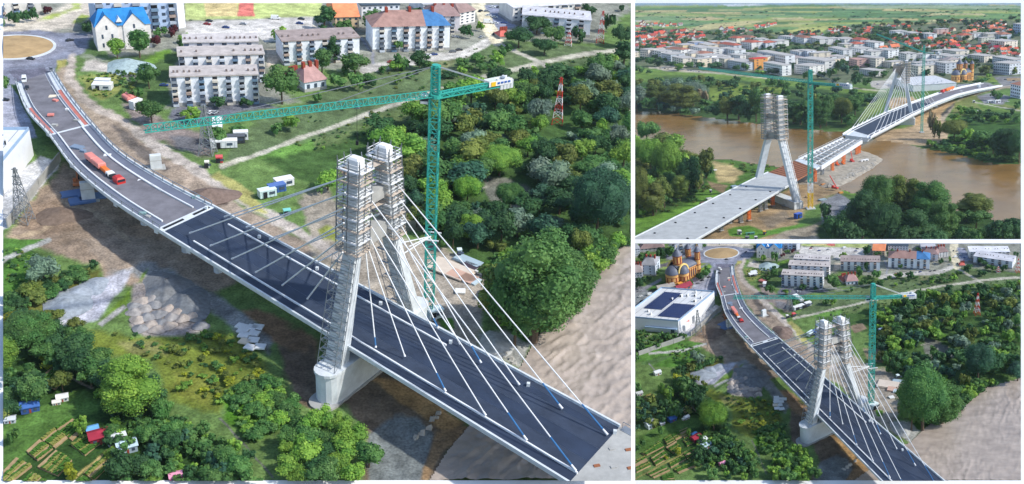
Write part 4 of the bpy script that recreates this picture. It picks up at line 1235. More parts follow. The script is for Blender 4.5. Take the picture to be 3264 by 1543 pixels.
def bridge():
    near, far, nE, fE = deck_edges()
    n1, f1 = catmull(near), catmull(far)
    j1 = 10; j2 = len(n1) - 1                       # joint stations
    n2 = [near[-1].lerp(nE, i / 12) for i in range(13)]; f2 = [far[-1].lerp(fE, i / 12) for i in range(13)]
    dn = (nE - near[-1]) / 12; df = (fE - far[-1]) / 12
    n3 = [nE + dn * .0, nE + dn * 4.0]; f3 = [fE, fE + df * 4.0]
    org = V.loc(G('f', 110, 640)); org.z = 0
    k = V.k(G('f', 110, 640))
    o = thing('cable_stayed_bridge', 'unfinished cable-stayed road bridge with dark asphalt deck over the muddy river bank', 'bridge', org)
    C = lambda ps: cloc(org, ps)
    up = lambda ps, z: [p + Vector((0, 0, z)) for p in ps]
    # girders / slabs
    for nm, a, b, m in (('approach_slab', n1, f1, CONC), ('main_slab', n2, f2, CONC), ('end_slab', n3, f3, CONC_D)):
        MB().strip(C(a), C(b), 0, .55 * k).build(nm, m, o)
        A2, B2 = mix(a, b, .10), mix(a, b, .90)
        MB().strip(C(up(A2, -.56)), C(up(B2, -.56)), 0, 1.5 * k).build('box_girder', CONC_D, o)
    z = .012 * k
    # surfaces
    S = lambda nm, a, b, t0, t1, m, zz: MB().strip(C(mix(a, b, t0)), C(mix(a, b, t1)), zz).build(nm, m, o)
    S('carriageway', n1[:j1 + 1], f1[:j1 + 1], .17, .76, ASPH_OLD, .02 * k); S('carriageway', n1[j1:], f1[j1:], .17, .76, ASPH_OLD, .023 * k)
    S('walkway', n1[j1:], f1[j1:], .03, .17, ASPH_WALK, .02 * k); S('walkway', n1[j1:], f1[j1:], .76, .96, ASPH_WALK, .02 * k)
    S('cycle_lane', n1[5:j1 + 1], f1[5:j1 + 1], .05, .12, PINK, .026 * k); S('cycle_lane', n1[4:j1 + 1], f1[4:j1 + 1], .84, .93, PINK, .026 * k)
    S('walkway', n1[:j1], f1[:j1], .12, .165, ASPH_WALK, .02 * k); S('walkway', n1[:j1], f1[:j1], .77, .83, ASPH_WALK, .02 * k)
    for i in range(6):
        t0, t1 = (.02, .155, .36, .58, .80, .90)[i], (.155, .36, .58, .80, .90, .98)[i]
        S('asphalt_lane', n2, f2, t0 + .0008, t1 - .0008, ASPH_NEW2 if i % 2 else ASPH_NEW, .02 * k)
    # kerbs and edge beams
    for nm, a, b, t, w, h, m in (('kerb', n1[3:j1 + 1], f1[3:j1 + 1], .17, .22, .25, CONC), ('kerb', n1[3:j1 + 1], f1[3:j1 + 1], .77, .22, .25, CONC),
                                 ('kerb', n1[j1:-1], f1[j1:-1], .175, .30, .3, WHITE), ('kerb', n1[j1:-4], f1[j1:-4], .755, .42, .3, WHITE), ('kerb', n1[-6:-1], f1[-6:-1], .755, .28, .3, WHITE),
                                 ('kerb', n2[1:], f2[1:], .155, .26, .3, WHITE), ('kerb', n2[1:9], f2[1:9], .80, .26, .3, WHITE),
                                 ('edge_beam', n1, f1, .0, .3, .35, CONC), ('edge_beam', n1, f1, 1.0, .3, .35, CONC), ('edge_beam', n2, f2, .0, .34, .35, CONC), ('edge_beam', n2, f2, 1.0, .34, .35, CONC)):
        p, q = shell_line(a, b, t, w, h, 0)
        MB().strip(C(up(p, h)), C(up(q, h)), 0, (h + .02) * k).build(nm, m, o)
    # parapet posts and handrail on both sides of the approach
    for a, b, t in ((n1, f1, .01), (n1, f1, .99)):
        pp = C(mix(a, b, t)); rl = MB()
        for i in range(len(pp) - 1): rl.beam(pp[i] + Vector((0, 0, 1.1 * k)), pp[i + 1] + Vector((0, 0, 1.1 * k)), .12 * k)
        rl.build('handrail', STEEL, o)
        for p in pp[::1]:
            part('rail_post', unit(STEEL), o, p, (0, 0, 0), (.12 * k, .12 * k, 1.1 * k))
    # expansion joints
    for a, b, w, m in ((n1[j1], f1[j1], .5, CONC), (near[-1], far[-1], .9, CONC)):
        d = (dn.normalized()) * w
        MB().strip(C([a - d, b - d]), C([a + d, b + d]), .045 * k, .05 * k).build('expansion_joint', m, o)
    a, b = near[-1], far[-1]
    for t0, t1 in ((.06, .44), (.62, .94)):
        d = dn.normalized() * .35
        MB().strip(C([a.lerp(b, t0) - d, a.lerp(b, t1) - d]), C([a.lerp(b, t0) + d, a.lerp(b, t1) + d]), .06 * k, .05 * k).build('joint_gap', DARK, o)
    # small hammerhead piers below the approach deck and at the joint
    for (a, b, hh) in ((n1[9], f1[9], 1), (n1[14], f1[14], 1), (n1[20], f1[20], 1), (n1[-2], f1[-2], 1), (n2[1], f2[1], 1)):
        for t in (.04, .93):
            c = V.loc(a.lerp(b, t)) - org; e = V.loc(a.lerp(b, t + .06 if t < .5 else t - .06)) - org
            zt = c.z - .56 * k
            MB().beam(Vector((c.x, c.y, zt - .6 * k)), Vector((e.x, e.y, zt - .6 * k)), 1.0 * k, 1.2 * k).build('bearing_block', CONC, o)
        c = V.loc(a.lerp(b, .5)) - org; e0 = V.loc(a.lerp(b, .55)) - org; e1 = V.loc(a.lerp(b, .8)) - org
        for e in (e0, e1):
            pm = MB(); pm.tube((e.x, e.y, -.2), (e.x, e.y, c.z - 2.0 * k), .9 * k, None, 10); pm.build('pier_column', CONC, o)
    # ------------ pylon
    ZP = TL.tall(*px('f', 80, 745), px('f', 80, 590)[1])
    bn = G('f', 118, 585, ZP)                                   # near leg foot on the pier top
    bf = G('f', 500, 300, ZP)
    tdir = Vector((bf.x - bn.x, bf.y - bn.y, 0)).normalized(); ldir = Vector((-tdir.y, tdir.x, 0))
    onp = lambda c, x, y: TL.on(*px(c, x, y), bn, tdir)
    kn = onp('d', 305, 960); tn_ = onp('d', 325, 330)            # near leg knee, near head
    kf = onp('d', 590, 830); tf_ = onp('d', 545, 230)
    def leg(foot, kneep, topp, nm):
        mb = MB()
        prof = [(foot, 1.75, 2.6), (kneep, 1.4, 1.9), (topp, 1.2, 1.6)]
        ring = []
        for p, wt, wl in prof:
            ring.append([V.loc(p + tdir * (sx * wt * .62) + ldir * (sy * wl * .6)) - org for sx, sy in ((-1, -1), (1, -1), (1, 1), (-1, 1))])
        for i in range(2): mb.hexa(ring[i], ring[i + 1])
        return mb.build(nm, CONC, o)
    leg(bn, kn, tn_, 'pylon_leg'); leg(bf, kf, tf_, 'pylon_leg')
    for z0, z1 in ((.02, .20), (.52, .66)):
        a0, b0 = kn.lerp(tn_, z0), kf.lerp(tf_, z0); a1, b1 = kn.lerp(tn_, z1), kf.lerp(tf_, z1)
        zz0, zz1 = (a0.z + b0.z) / 2, (a1.z + b1.z) / 2
        mb = MB(); q = []
        for p, zz in ((a0, zz0), (b0, zz0)): q.append((p, zz))
        lo = [V.loc(Vector((p.x, p.y, zz0)) + ldir * s) - org for p, s in ((a0, -1), (b0, -1), (b0, 1), (a0, 1))]
        hi = [V.loc(Vector((p.x, p.y, zz1)) + ldir * s) - org for p, s in ((a1, -1), (b1, -1), (b1, 1), (a1, 1))]
        mb.hexa(lo, hi); mb.build('cross_beam', CONC_D, o)
    for tp in (tn_, tf_):
        mb = MB(); r0 = [V.loc(tp + tdir * (sx * .8) + ldir * (sy * 1.05) + Vector((0, 0, .01))) - org for sx, sy in ((-1, -1), (1, -1), (1, 1), (-1, 1))]
        r1 = [p + Vector((0, 0, 1.5 * k)) for p in r0]; c = sum(r1, Vector()) / 4
        r2 = [p.lerp(c, .3) + Vector((0, 0, .3 * k)) for p in r1]
        mb.hexa(r0, r1); mb.hexa(r1, r2); mb.build('pylon_cap', WHITE, o)
    # pier: long wall with rounded noses
    pr = MB(); a = Vector((bn.x, bn.y, 0)) - tdir * 1.6; b = Vector((bf.x, bf.y, 0)) + tdir * 1.6; R = 2.2
    ringp = []
    for c, s0 in ((a, 1), (b, -1)):
        for i in range(9):
            t = math.pi * i / 8
            d = -tdir * math.sin(t) * s0 + ldir * math.cos(t) * s0
            ringp.append(c + d * R)
    bot = C([p + Vector((0, 0, -.5)) for p in ringp]); top = C([p + Vector((0, 0, ZP)) for p in ringp])
    n = len(bot); pr.add(bot + top, [(i, (i + 1) % n, n + (i + 1) % n, n + i) for i in range(n)] + [tuple(range(n, 2 * n))]); pr.build('pylon_pier', CONC, o)
    cp = MB(); b2 = C([c_ + (c_ - (a + b) / 2).normalized() * .35 + Vector((0, 0, ZP - .35)) for c_ in ringp]); t2 = [p + Vector((0, 0, .5 * k)) for p in b2]
    cp.add(b2 + t2, [(i, (i + 1) % n, n + (i + 1) % n, n + i) for i in range(n)] + [tuple(range(n, 2 * n))]); cp.build('pier_coping', CONC, o)
    ft = MB(); b2 = C([c_ + (c_ - (a + b) / 2).normalized() * 1.6 + Vector((0, 0, -.3)) for c_ in ringp]); t2 = [p + Vector((0, 0, .6 * k)) for p in b2]
    ft.add(b2 + t2, [(i, (i + 1) % n, n + (i + 1) % n, n + i) for i in range(n)] + [tuple(range(n, 2 * n))]); ft.build('pier_footing', CONC_D, o)
    # ------------ stay cables
    def pl(base, top, c, x, y):          # point on the pylon plane
        return onp(c, x, y)
    NL = [(605, 743), (671, 783), (739, 825), (815, 868), (900, 909), (980, 952)]
    FL = [(716, 691), (786, 724), (860, 762), (932, 798), (1008, 838)]
    NR = [(1198, 1108), (1291, 1137), (1421, 1248), (1549, 1325), (1680, 1404), (1836, 1501)]
    FR = [(1397, 1047), (1467, 1098), (1534, 1157), (1656, 1227), (1793, 1303), (1937, 1386)]
    hs = lambda lo, hi, i, n: lo.lerp(hi, i / (n - 1))
    nl_hi, nl_lo = onp('d', 250, 400), onp('d', 225, 985)
    nr_hi, nr_lo = onp('d', 400, 520), onp('d', 405, 990)
    fl_hi, fl_lo = onp('d', 470, 330), onp('d', 520, 800)
    fr_hi, fr_lo = onp('d', 612, 415), onp('d', 628, 850)
    rad = .1
    for anchors, hi, lo, sleeve in ((NL, nl_hi, nl_lo, 0), (FL, fl_hi, fl_lo, 0), (NR[::-1], nr_hi, nr_lo, 1), (FR[::-1], fr_hi, fr_lo, 1)):
        for i, (ax, ay) in enumerate(anchors):
            a = V.loc(TL.at(ax, ay, ZD + .3)) - org; b = V.loc(hs(hi, lo, i, len(anchors))) - org
            cb = MB().tube(a.lerp(b, .012), b, (rad if sleeve else .135) * k, None, 6).build('stay_cable', WHITE, o)
            MB().tube(a, a.lerp(b, .02), .19 * k, .14 * k, 8).build('anchor_block', STEEL_W, cb)
            if sleeve and i in (0, 1, 3, 5):
                MB().tube(a.lerp(b, .02), a.lerp(b, .11), .125 * k, None, 7).build('cable_sleeve', BLUE_SL, cb)
    # small anchor stubs along the kerb
    for i in range(0, 13, 2):
        c = V.loc(n2[i].lerp(f2[i], .89)) - org
        part('anchor_stub', unit(CONC), o, c, (0, 0, 0), (.5 * k, .5 * k, .6 * k))
    # work platform hung on the end of the deck
    e_ = V.loc(fE + df * .25) - org; d_ = (V.loc(fE) - V.loc(fE - df)).normalized()
    wp = MB(); wp.beam(e_ - d_ * 1.6 * k, e_ + d_ * 1.8 * k, 1.3 * k, .12 * k)
    for s in (-1.6, 0, 1.8):
        wp.beam(e_ + d_ * s * k, e_ + d_ * s * k + Vector((0, 0, 1.1 * k)), .08 * k)
    wp.beam(e_ - d_ * 1.6 * k + Vector((0, 0, 1.1 * k)), e_ + d_ * 1.8 * k + Vector((0, 0, 1.1 * k)), .08 * k); wp.build('work_platform', STEEL, o)
    for i in range(9):
        p_ = V.loc(nE.lerp(fE, .08 + .1 * i) + dn * (.15 + .25 * (i % 3))) - org
        part('starter_bar_box', unit(RUST if i % 2 else CONC_D), o, p_, (0, 0, .4), (.9 * k, .5 * k, .12 * k))
    # ------------ scaffolding round the pylon
    s_ = thing('scaffolding', 'tiered tube and plank scaffolding wrapped round the bridge pylon head', 'scaffolding', org)
    for foot, kneep, topp in ((bn, kn, tn_), (bf, kf, tf_)):
        lev = [kneep.lerp(topp, i / 7) for i in range(8)]
        for i, p in enumerate(lev):
            for ring_w, ww in ((2.5, 1.0),):
                q = [V.loc(p + tdir * (sx * 1.55) + ldir * (sy * 2.0)) - org for sx, sy in ((-1, -1), (1, -1), (1, 1), (-1, 1))]
                w = .6 * k
                if i < 9 or True:
                    pm = MB()
                    for e in range(4): pm.beam(q[e], q[(e + 1) % 4], w, .08 * k)
                    pm.build('platform', STEEL_W if i % 2 else WOOD, s_)
                    rm = MB()
                    for hh in (.55, 1.1):
                        for e in range(4): rm.beam(q[e] + Vector((0, 0, hh * k)), q[(e + 1) % 4] + Vector((0, 0, hh * k)), .09 * k)
                    rm.build('guard_rail', STEEL_W if i % 3 else WOOD, s_)
                    for e in range(4):
                        for u in (0, .5):
                            c = q[e].lerp(q[(e + 1) % 4], u)
                            part('upright', unit(STEEL), s_, c, (0, 0, 0), (.1 * k, .1 * k, (4.0 if i < 7 else 1.6) * k))
                    br = MB()
                    if i < 7:
                        q2 = [V.loc(lev[i + 1] + tdir * (sx * 1.55) + ldir * (sy * 2.0)) - org for sx, sy in ((-1, -1), (1, -1), (1, 1), (-1, 1))]
                        for e in range(4): br.beam(q[e], q2[(e + 1) % 4], .08 * k)
                        br.build('brace', STEEL, s_)
    # bridge between the two heads
    for z in (.45, .95):
        a0, b0 = V.loc(kn.lerp(tn_, z)) - org, V.loc(kf.lerp(tf_, z)) - org
        MB().beam(a0, b0, 1.6 * k, .12 * k).build('gangway', WOOD, s_)
    # stair scaffold up the outside of the near leg
    def ladder(foot, kneep, s, n):
        for i in range(n):
            p, q = foot.lerp(kneep, i / n), foot.lerp(kneep, (i + 1) / n)
            off = tdir * (-1.9 * s)
            mb = MB()
            c = [V.loc(p + off + tdir * (a * .8) + ldir * (b * 1.7)) - org for a, b in ((-1, -1), (1, -1), (1, 1), (-1, 1))]
            d = [V.loc(q + off + tdir * (a * .8) + ldir * (b * 1.7)) - org for a, b in ((-1, -1), (1, -1), (1, 1), (-1, 1))]
            for e in range(4):
                mb.beam(c[e], d[e], .08 * k); mb.beam(c[e], c[(e + 1) % 4], .06 * k); mb.beam(c[e], d[(e + 1) % 4], .05 * k)
            mb.beam((c[0] + c[1]) / 2, (c[2] + c[3]) / 2, .4 * k, .05 * k)
            mb.build('stair_tower', STEEL, s_)
    ladder(bn, kn, 1, 12); ladder(bf, kf, 1, 6)
    return o, dict(bn=bn, bf=bf, tdir=tdir, ldir=ldir, n1=n1, f1=f1, n2=n2, f2=f2, nE=nE, fE=fE)
SPECS = []          # wanted trees and shrubs of all views


def want(pos, h, w, kind, hue, shrub=False):
    x0, y0, x1, y1 = V.T.rect
    xx, yy = V.T.proj(pos); xt, yt = V.T.proj((pos[0], pos[1], h)); m = w / V.T.mpp(xx, yy) / 2
    if xx + m < x0 or xx - m > x1 or yt > y1 or yy < y0 + 1: return
    SPECS.append((V, Vector(pos), h, w, kind, hue, shrub, m * 2 * (yy - yt)))


def realise_trees(limit=300):
    global V
    for shrub in (False, True):
        S = sorted([s for s in SPECS if s[6] == shrub], key=lambda s: -s[7])
        for s in S[:limit]:
            V = s[0]; tree(s[1], s[2], s[3], s[4], s[5], None, shrub)
        for v in (VL, VB, VT):
            rest = [(s[1], s[2], s[3], s[5]) for s in S[limit:] if s[0] is v]
            if rest:
                V = v; mass('undergrowth' if shrub else 'woodland', rest, 90)


MASTER = []         # valley plants in layout metres: (p, h, w, kind, hue, shrub)


def mt(c, cx, ytop, ybot, w, kind='round', hue='mid', shrub=False):
    sc = REG[c][2]
    if c in 'klmn':
        a, b, s = REG[c]; bx, by = a + cx / s, b + ybot / s
        p = TL.at(*hom(HI, bx, by)); k = VB.k(p)
        MASTER.append((p, TB.tall(bx, by, b + ytop / s) / k, TB.mpp(bx, by) * w / s / k, kind, hue, shrub)); return
    X, Y = px(c, cx, ybot)
    MASTER.append((TL.at(X, Y), TL.tall(X, Y, px(c, cx, ytop)[1]), TL.mpp(X, Y) * w / sc, kind, hue, shrub))


def fill(poly, n, hr, wr, kinds, hues, shrub=False, gap=.62, avoid=()):
    arr = np.array(poly); t = 0; got = 0
    # equal density per square metre
    q = [TL.at(x, y) for x, y in poly]; qx = [p.x for p in q]; qy = [p.y for p in q]; pq = [(p.x, p.y) for p in q]
    while got < n and t < n * 60:
        t += 1
        x, y = random.uniform(min(qx), max(qx)), random.uniform(min(qy), max(qy))
        if not inside((x, y), pq): continue
        X, Y = TL.proj((x, y, 0))
        if any(inside((X, Y), a) for a in avoid): continue
        h = random.uniform(*hr); w = h * random.uniform(*wr)
        if any((m[0].x - x) ** 2 + (m[0].y - y) ** 2 < (gap * (m[2] + w) / 2) ** 2 for m in MASTER if m[5] == shrub): continue
        MASTER.append((Vector((x, y, 0)), h, w, random.choice(kinds), random.choice(hues), shrub)); got += 1


def plant_layout():
    for a in [(105, 70, 205, 125, 'round', 'dark'), (200, 55, 175, 95, 'round', 'dark'), (270, 30, 165, 80, 'tall', 'dark'), (30, 110, 235, 60, 'round', 'mid'), (375, 30, 115, 95, 'round', 'maroon'),
              (700, 155, 275, 115, 'round', 'dark'), (912, 295, 455, 145, 'round', 'bright'), (1088, 235, 450, 180, 'round', 'mid'), (1250, 200, 292, 120, 'wide', 'mid'), (1345, 190, 285, 95, 'wide', 'maroon'), (1205, 270, 365, 120, 'wide', 'maroon'),
              (1440, 245, 335, 130, 'wide', 'bright'), (1420, 300, 395, 95, 'round', 'dark'), (2178, 188, 325, 165, 'wide', 'bright'), (1160, 505, 690, 190, 'wide', 'mid'), (1090, 670, 765, 110, 'round', 'mid'), (1180, 765, 955, 215, 'wide', 'mid'),
              (1485, 830, 945, 180, 'wide', 'bright'), (1700, 735, 835, 150, 'wide', 'dark'), (1910, 745, 835, 115, 'wide', 'dark'), (2190, 500, 810, 300, 'wide', 'mid'), (2250, 885, 1025, 160, 'wide', 'bright'), (1680, 980, 1120, 170, 'round', 'mid'),
              (1850, 955, 1045, 160, 'wide', 'mid'), (1030, 690, 760, 90, 'round', 'mid'), (1480, 150, 160, 30, 'round', 'mid'), (2160, 930, 1040, 150, 'wide', 'mid'), (1130, 480, 560, 120, 'wide', 'dark')]: mt('a', *a)
    for a in [(85, 20, 250, 175, 'tall', 'dark'), (240, 130, 248, 160, 'wide', 'mid'), (455, 65, 258, 200, 'round', 'mid'), (160, 265, 490, 115, 'tall', 'dark'), (65, 365, 565, 160, 'round', 'mid'), (320, 405, 580, 205, 'round', 'mid'), (650, 298, 405, 100, 'round', 'mid'),
              (820, 395, 545, 155, 'round', 'dark'), (675, 415, 548, 130, 'round', 'mid'), (1185, 165, 295, 115, 'round', 'dark'), (810, 50, 122, 120, 'wide', 'mid'), (1290, 148, 245, 65, 'tall', 'bright'), (1730, 118, 270, 190, 'wide', 'dark'), (1590, 205, 372, 210, 'wide', 'dark'),
              (1790, 290, 428, 170, 'wide', 'dark'), (1870, 200, 340, 190, 'wide', 'mid'), (1480, 335, 435, 125, 'wide', 'mid'), (1290, 445, 555, 155, 'wide', 'mid'), (1150, 445, 545, 125, 'wide', 'mid'), (1430, 400, 505, 145, 'wide', 'bright'), (2290, 85, 255, 120, 'round', 'dark'),
              (2380, 185, 368, 150, 'wide', 'dark'), (2050, 198, 335, 110, 'wide', 'dark'), (185, 565, 700, 165, 'wide', 'mid'), (325, 555, 705, 150, 'wide', 'mid'), (30, 700, 800, 90, 'wide', 'mid'), (240, 505, 590, 90, 'wide', 'mid'), (2390, 30, 90, 60, 'round', 'dark'), (2130, 30, 110, 110, 'round', 'dark')]: mt('b', *a)
    for a in [(1440, 168, 390, 320, 'big', 'bright'), (1190, 395, 615, 205, 'big', 'bright'), (1515, 448, 665, 215, 'big', 'mid'), (1222, 685, 890, 205, 'big', 'bright'), (2190, 330, 880, 420, 'big', 'blue'), (1850, 278, 530, 270, 'wide', 'silver'), (2240, 225, 370, 270, 'wide', 'mid'), (2050, 795, 1030, 190, 'wide', 'olive'),
              (1250, 585, 690, 110, 'wide', 'blue'), (110, 345, 500, 190, 'round', 'bright'), (1330, 560, 700, 90, 'tall', 'dark'), (700, 265, 350, 130, 'wide', 'bright'), (1080, 720, 960, 170, 'wide', 'dark'), (1000, 830, 960, 140, 'wide', 'mid'), (40, 430, 540, 80, 'wide', 'mid'), (1400, 610, 660, 60, 'bush', 'yellow')]: mt('d', *a)
    MASTER.append((TL.at(1700, 1092), TL.tall(1700, 1092, 716), TL.mpp(1700, 1092) * 270, 'big', 'mid', False))
    MASTER.append((TL.at(1790, 1035), TL.tall(1790, 1035, 790), TL.mpp(1790, 1035) * 190, 'big', 'mid', False)); MASTER.append((TL.at(1640, 1100), TL.tall(1640, 1100, 850), TL.mpp(1640, 1100) * 170, 'wide', 'mid', False))
    MASTER.append((TL.at(1590, 1030), TL.tall(1590, 1030, 800), TL.mpp(1590, 1030) * 130, 'tall', 'olive', False))
    for a in [(190, 325, 520, 240, 'big', 'mid'), (50, 440, 610, 140, 'round', 'mid'), (690, 560, 850, 300, 'big', 'bright'), (195, 650, 810, 165, 'round', 'mid'), (235, 25, 180, 180, 'wide', 'silver'), (400, 480, 640, 190, 'wide', 'dark'), (860, 780, 900, 130, 'wide', 'mid'),
              (430, 860, 960, 90, 'round', 'bright'), (370, 1110, 1200, 90, 'round', 'yellow'), (520, 720, 790, 70, 'bush', 'bright'), (640, 930, 990, 60, 'bush', 'bright'), (330, 440, 560, 170, 'wide', 'dark'), (640, 1060, 1220, 170, 'round', 'dark')]: mt('e', *a)
    # orchard gardens and trees seen in the lower right view
    for a in [(150, 75, 200, 150, 'wide', 'mid'), (300, 45, 165, 110, 'wide', 'dark'), (390, 30, 150, 110, 'wide', 'mid'), (560, 20, 120, 80, 'round', 'dark'), (700, 15, 80, 90, 'wide', 'mid'), (240, 130, 190, 70, 'round', 'dark'), (590, 140, 205, 60, 'wide', 'bright'), (735, 225, 345, 120, 'wide', 'mid'), (680, 290, 375, 100, 'wide', 'dark'),
              (100, 340, 450, 150, 'wide', 'dark'), (580, 370, 435, 80, 'wide', 'mid'), (270, 260, 320, 60, 'wide', 'mid'), (250, 960, 1040, 80, 'wide', 'mid'), (360, 890, 960, 90, 'wide', 'mid'), (530, 890, 950, 60, 'wide', 'mid'), (115, 850, 900, 70, 'bush', 'mid'), (50, 1060, 1170, 90, 'round', 'mid'), (480, 900, 940, 80, 'bush', 'mid'), (180, 330, 380, 60, 'wide', 'dark')]: mt('k', *a)
    for a in [(500, 150, 320, 210, 'big', 'mid'), (350, 220, 400, 160, 'big', 'bright'), (70, 200, 330, 120, 'round', 'mid'), (660, 340, 500, 150, 'wide', 'dark'), (430, 440, 570, 130, 'round', 'mid'), (240, 450, 540, 90, 'wide', 'blue'), (120, 470, 570, 110, 'wide', 'blue'), (470, 855, 920, 60, 'round', 'yellow'), (350, 930, 980, 60, 'round', 'yellow'),
              (60, 820, 930, 90, 'wide', 'mid'), (120, 770, 860, 80, 'wide', 'mid'), (680, 860, 960, 90, 'wide', 'dark'), (300, 640, 740, 70, 'tall', 'mid')]: mt('m', *a)
    for a in [(880, 430, 640, 120, 'tall', 'mid'), (1300, 570, 640, 80, 'wide', 'dark')]: mt('l', *a)
    A = [pxs('d', (1290, 380), (1480, 380), (1950, 560), (1700, 660), (1540, 720), (1380, 620)), pxs('f', (470, -30), (940, 20), (930, 300), (860, 480), (420, 250)), pxs('b', (1400, 300), (1620, 400), (1850, 480), (2030, 560), (1930, 640), (1700, 560)), [(1725, 340), (1835, 340), (1835, 520), (1725, 520)]]
    hues = ['dark', 'dark', 'mid', 'mid', 'blue', 'olive', 'bright', 'silver', 'dark']
    forest = pxs('b', (560, 1080), (900, 900), (1150, 790), (1330, 720), (1700, 620), (2080, 540), (2900, 440)) + pxs('d', (3000, 600), (2700, 860), (2330, 850), (2140, 1000), (1340, 1000), (960, 850), (700, 800), (680, 420), (420, 60))
    fill(forest, 185, (4.5, 9), (.8, 1.25), ['round', 'wide', 'wide', 'round', 'tall'], hues, False, .60, A)
    fill(forest, 200, (1.6, 3.4), (1.0, 1.7), ['bush'], hues, True, .5, A)
    fill(pxs('f', (930, 60), (1640, -30), (1540, 40), (1440, 190), (1280, 320), (1150, 450), (960, 340)), 110, (2.2, 4.5), (1, 1.7), ['bush'], ['mid', 'bright', 'mid', 'dark'], True, .4, [])
    low = pxs('e', (560, 850), (800, 850), (1000, 900), (1180, 1000), (1330, 1230), (600, 1230))
    fill(low, 34, (2.0, 3.6), (.9, 1.3), ['round', 'wide'], ['dark', 'dark', 'mid', 'blue', 'mid'], False, .6, [])
    fill(low, 60, (1.0, 2.0), (1, 1.6), ['bush'], ['dark', 'mid', 'mid', 'bright'], True, .5, [])
    fill(pxs('f', (-100, 960), (100, 900), (200, 980), (290, 1100), (290, 1230), (-200, 1230)), 18, (3, 4.6), (.9, 1.3), ['round', 'wide'], ['mid', 'mid', 'bright', 'dark'], False, .55, [])
    hedge = pxs('e', (120, 450), (300, 440), (520, 600), (640, 700), (880, 800), (860, 860), (620, 800), (420, 700), (130, 560))
    fill(hedge, 26, (3, 5.5), (.8, 1.2), ['round', 'wide'], ['dark', 'dark', 'mid'], False, .55, [])
    fill(pxs('e', (16, 600), (160, 640), (280, 820), (100, 860), (16, 900)), 8, (2.4, 4), (.9, 1.3), ['wide', 'round'], ['dark', 'mid', 'blue'], False, .6, [])
    fill(pxs('m', (40, 420), (420, 420), (620, 520), (300, 640), (40, 740)), 14, (2.4, 4.4), (.9, 1.3), ['wide', 'round'], ['dark', 'mid', 'blue', 'olive'], False, .6, [])
    fill(pxs('m', (600, 1000), (760, 900), (1000, 900), (1240, 1000), (1500, 1100), (1700, 1186), (620, 1186)), 12, (2, 3.4), (.8, 1.2), ['round', 'wide'], ['dark', 'mid', 'bright', 'mid'], False, .6, [])
    fill(pxs('m', (450, 200), (700, 190), (760, 330), (560, 420)), 10, (2, 4), (1, 1.5), ['bush'], ['olive', 'mid', 'yellow'], True, .6, [])
    fill(pxs('e', (0, 260), (240, 170), (500, 90), (330, 230), (60, 380)), 26, (1.5, 3), (1, 1.6), ['bush'], ['olive', 'mid', 'dark'], True, .6, [])
    fill(pxs('e', (880, 450), (1200, 440), (1400, 620), (1150, 820), (950, 740)), 40, (.8, 1.6), (1.2, 2.0), ['bush'], ['olive', 'mid', 'yellow', 'bright'], True, .6, [])
    fill(pxs('e', (1180, 740), (1450, 700), (1560, 860), (1640, 1000), (1500, 900), (1300, 1000)), 40, (1.2, 2.6), (1.2, 1.8), ['bush'], ['mid', 'bright', 'mid'], True, .55, [])
    fill(pxs('l', (450, 880), (800, 800), (960, 900), (700, 1100), (480, 1000)), 40, (1.5, 3), (1, 1.5), ['bush'], ['dark', 'mid'], True, .7, [])
    fill(pxs('b', (560, 520), (960, 470), (1400, 360), (1500, 560), (1000, 640), (300, 740)), 16, (2, 3.5), (1.1, 1.6), ['bush'], ['mid', 'bright', 'dark'], True, 1.0, [])
    for pl_ in (pxs('b', (0, 1060), (500, 860), (900, 790), (800, 960), (300, 1120), (-500, 1260)), pxs('b', (480, 560), (1400, 350), (1500, 560), (700, 740), (0, 960), (-300, 1060)), pxs('e', (520, 430), (1250, 430), (1400, 620), (1150, 820), (850, 600)), pxs('b', (1900, 480), (2460, 390), (2460, 500), (2000, 600)), pxs('a', (620, 590), (940, 560), (1040, 760), (760, 760)), pxs('c', (-100, 930), (300, 1000), (330, 1200), (-200, 1250))):
        fill(pl_, 60, (.3, .8), (1.2, 2.4), ['bush'], ['olive', 'mid', 'bright', 'dark'], True, .5, [])
    fill(pxs('k', (30, 900), (520, 940), (300, 1010), (30, 1100)), 24, (1.5, 3), (1.1, 1.6), ['bush'], ['mid', 'dark', 'mid'], True, .6, [])
    fill(pxs('a', (900, 560), (1060, 600), (1060, 760), (960, 700)), 10, (1.2, 2.5), (1.1, 1.6), ['bush'], ['olive', 'mid'], True, .8, [])


def vis(p, m=60):
    q = V.loc((p[0], p[1], 0)); x, y = V.T.proj(q); r = V.T.rect
    return r[0] - m < x < r[2] + m and r[1] - m / 4 < y < r[3] + m * 2


def spot(c, x, y, z=0.0):
    p = G(c, x, y, z); return V.loc(p), V.k(p), p


def L_h(c, x, y, yt): return TL.tall(*px(c, x, y), px(c, x, yt)[1])


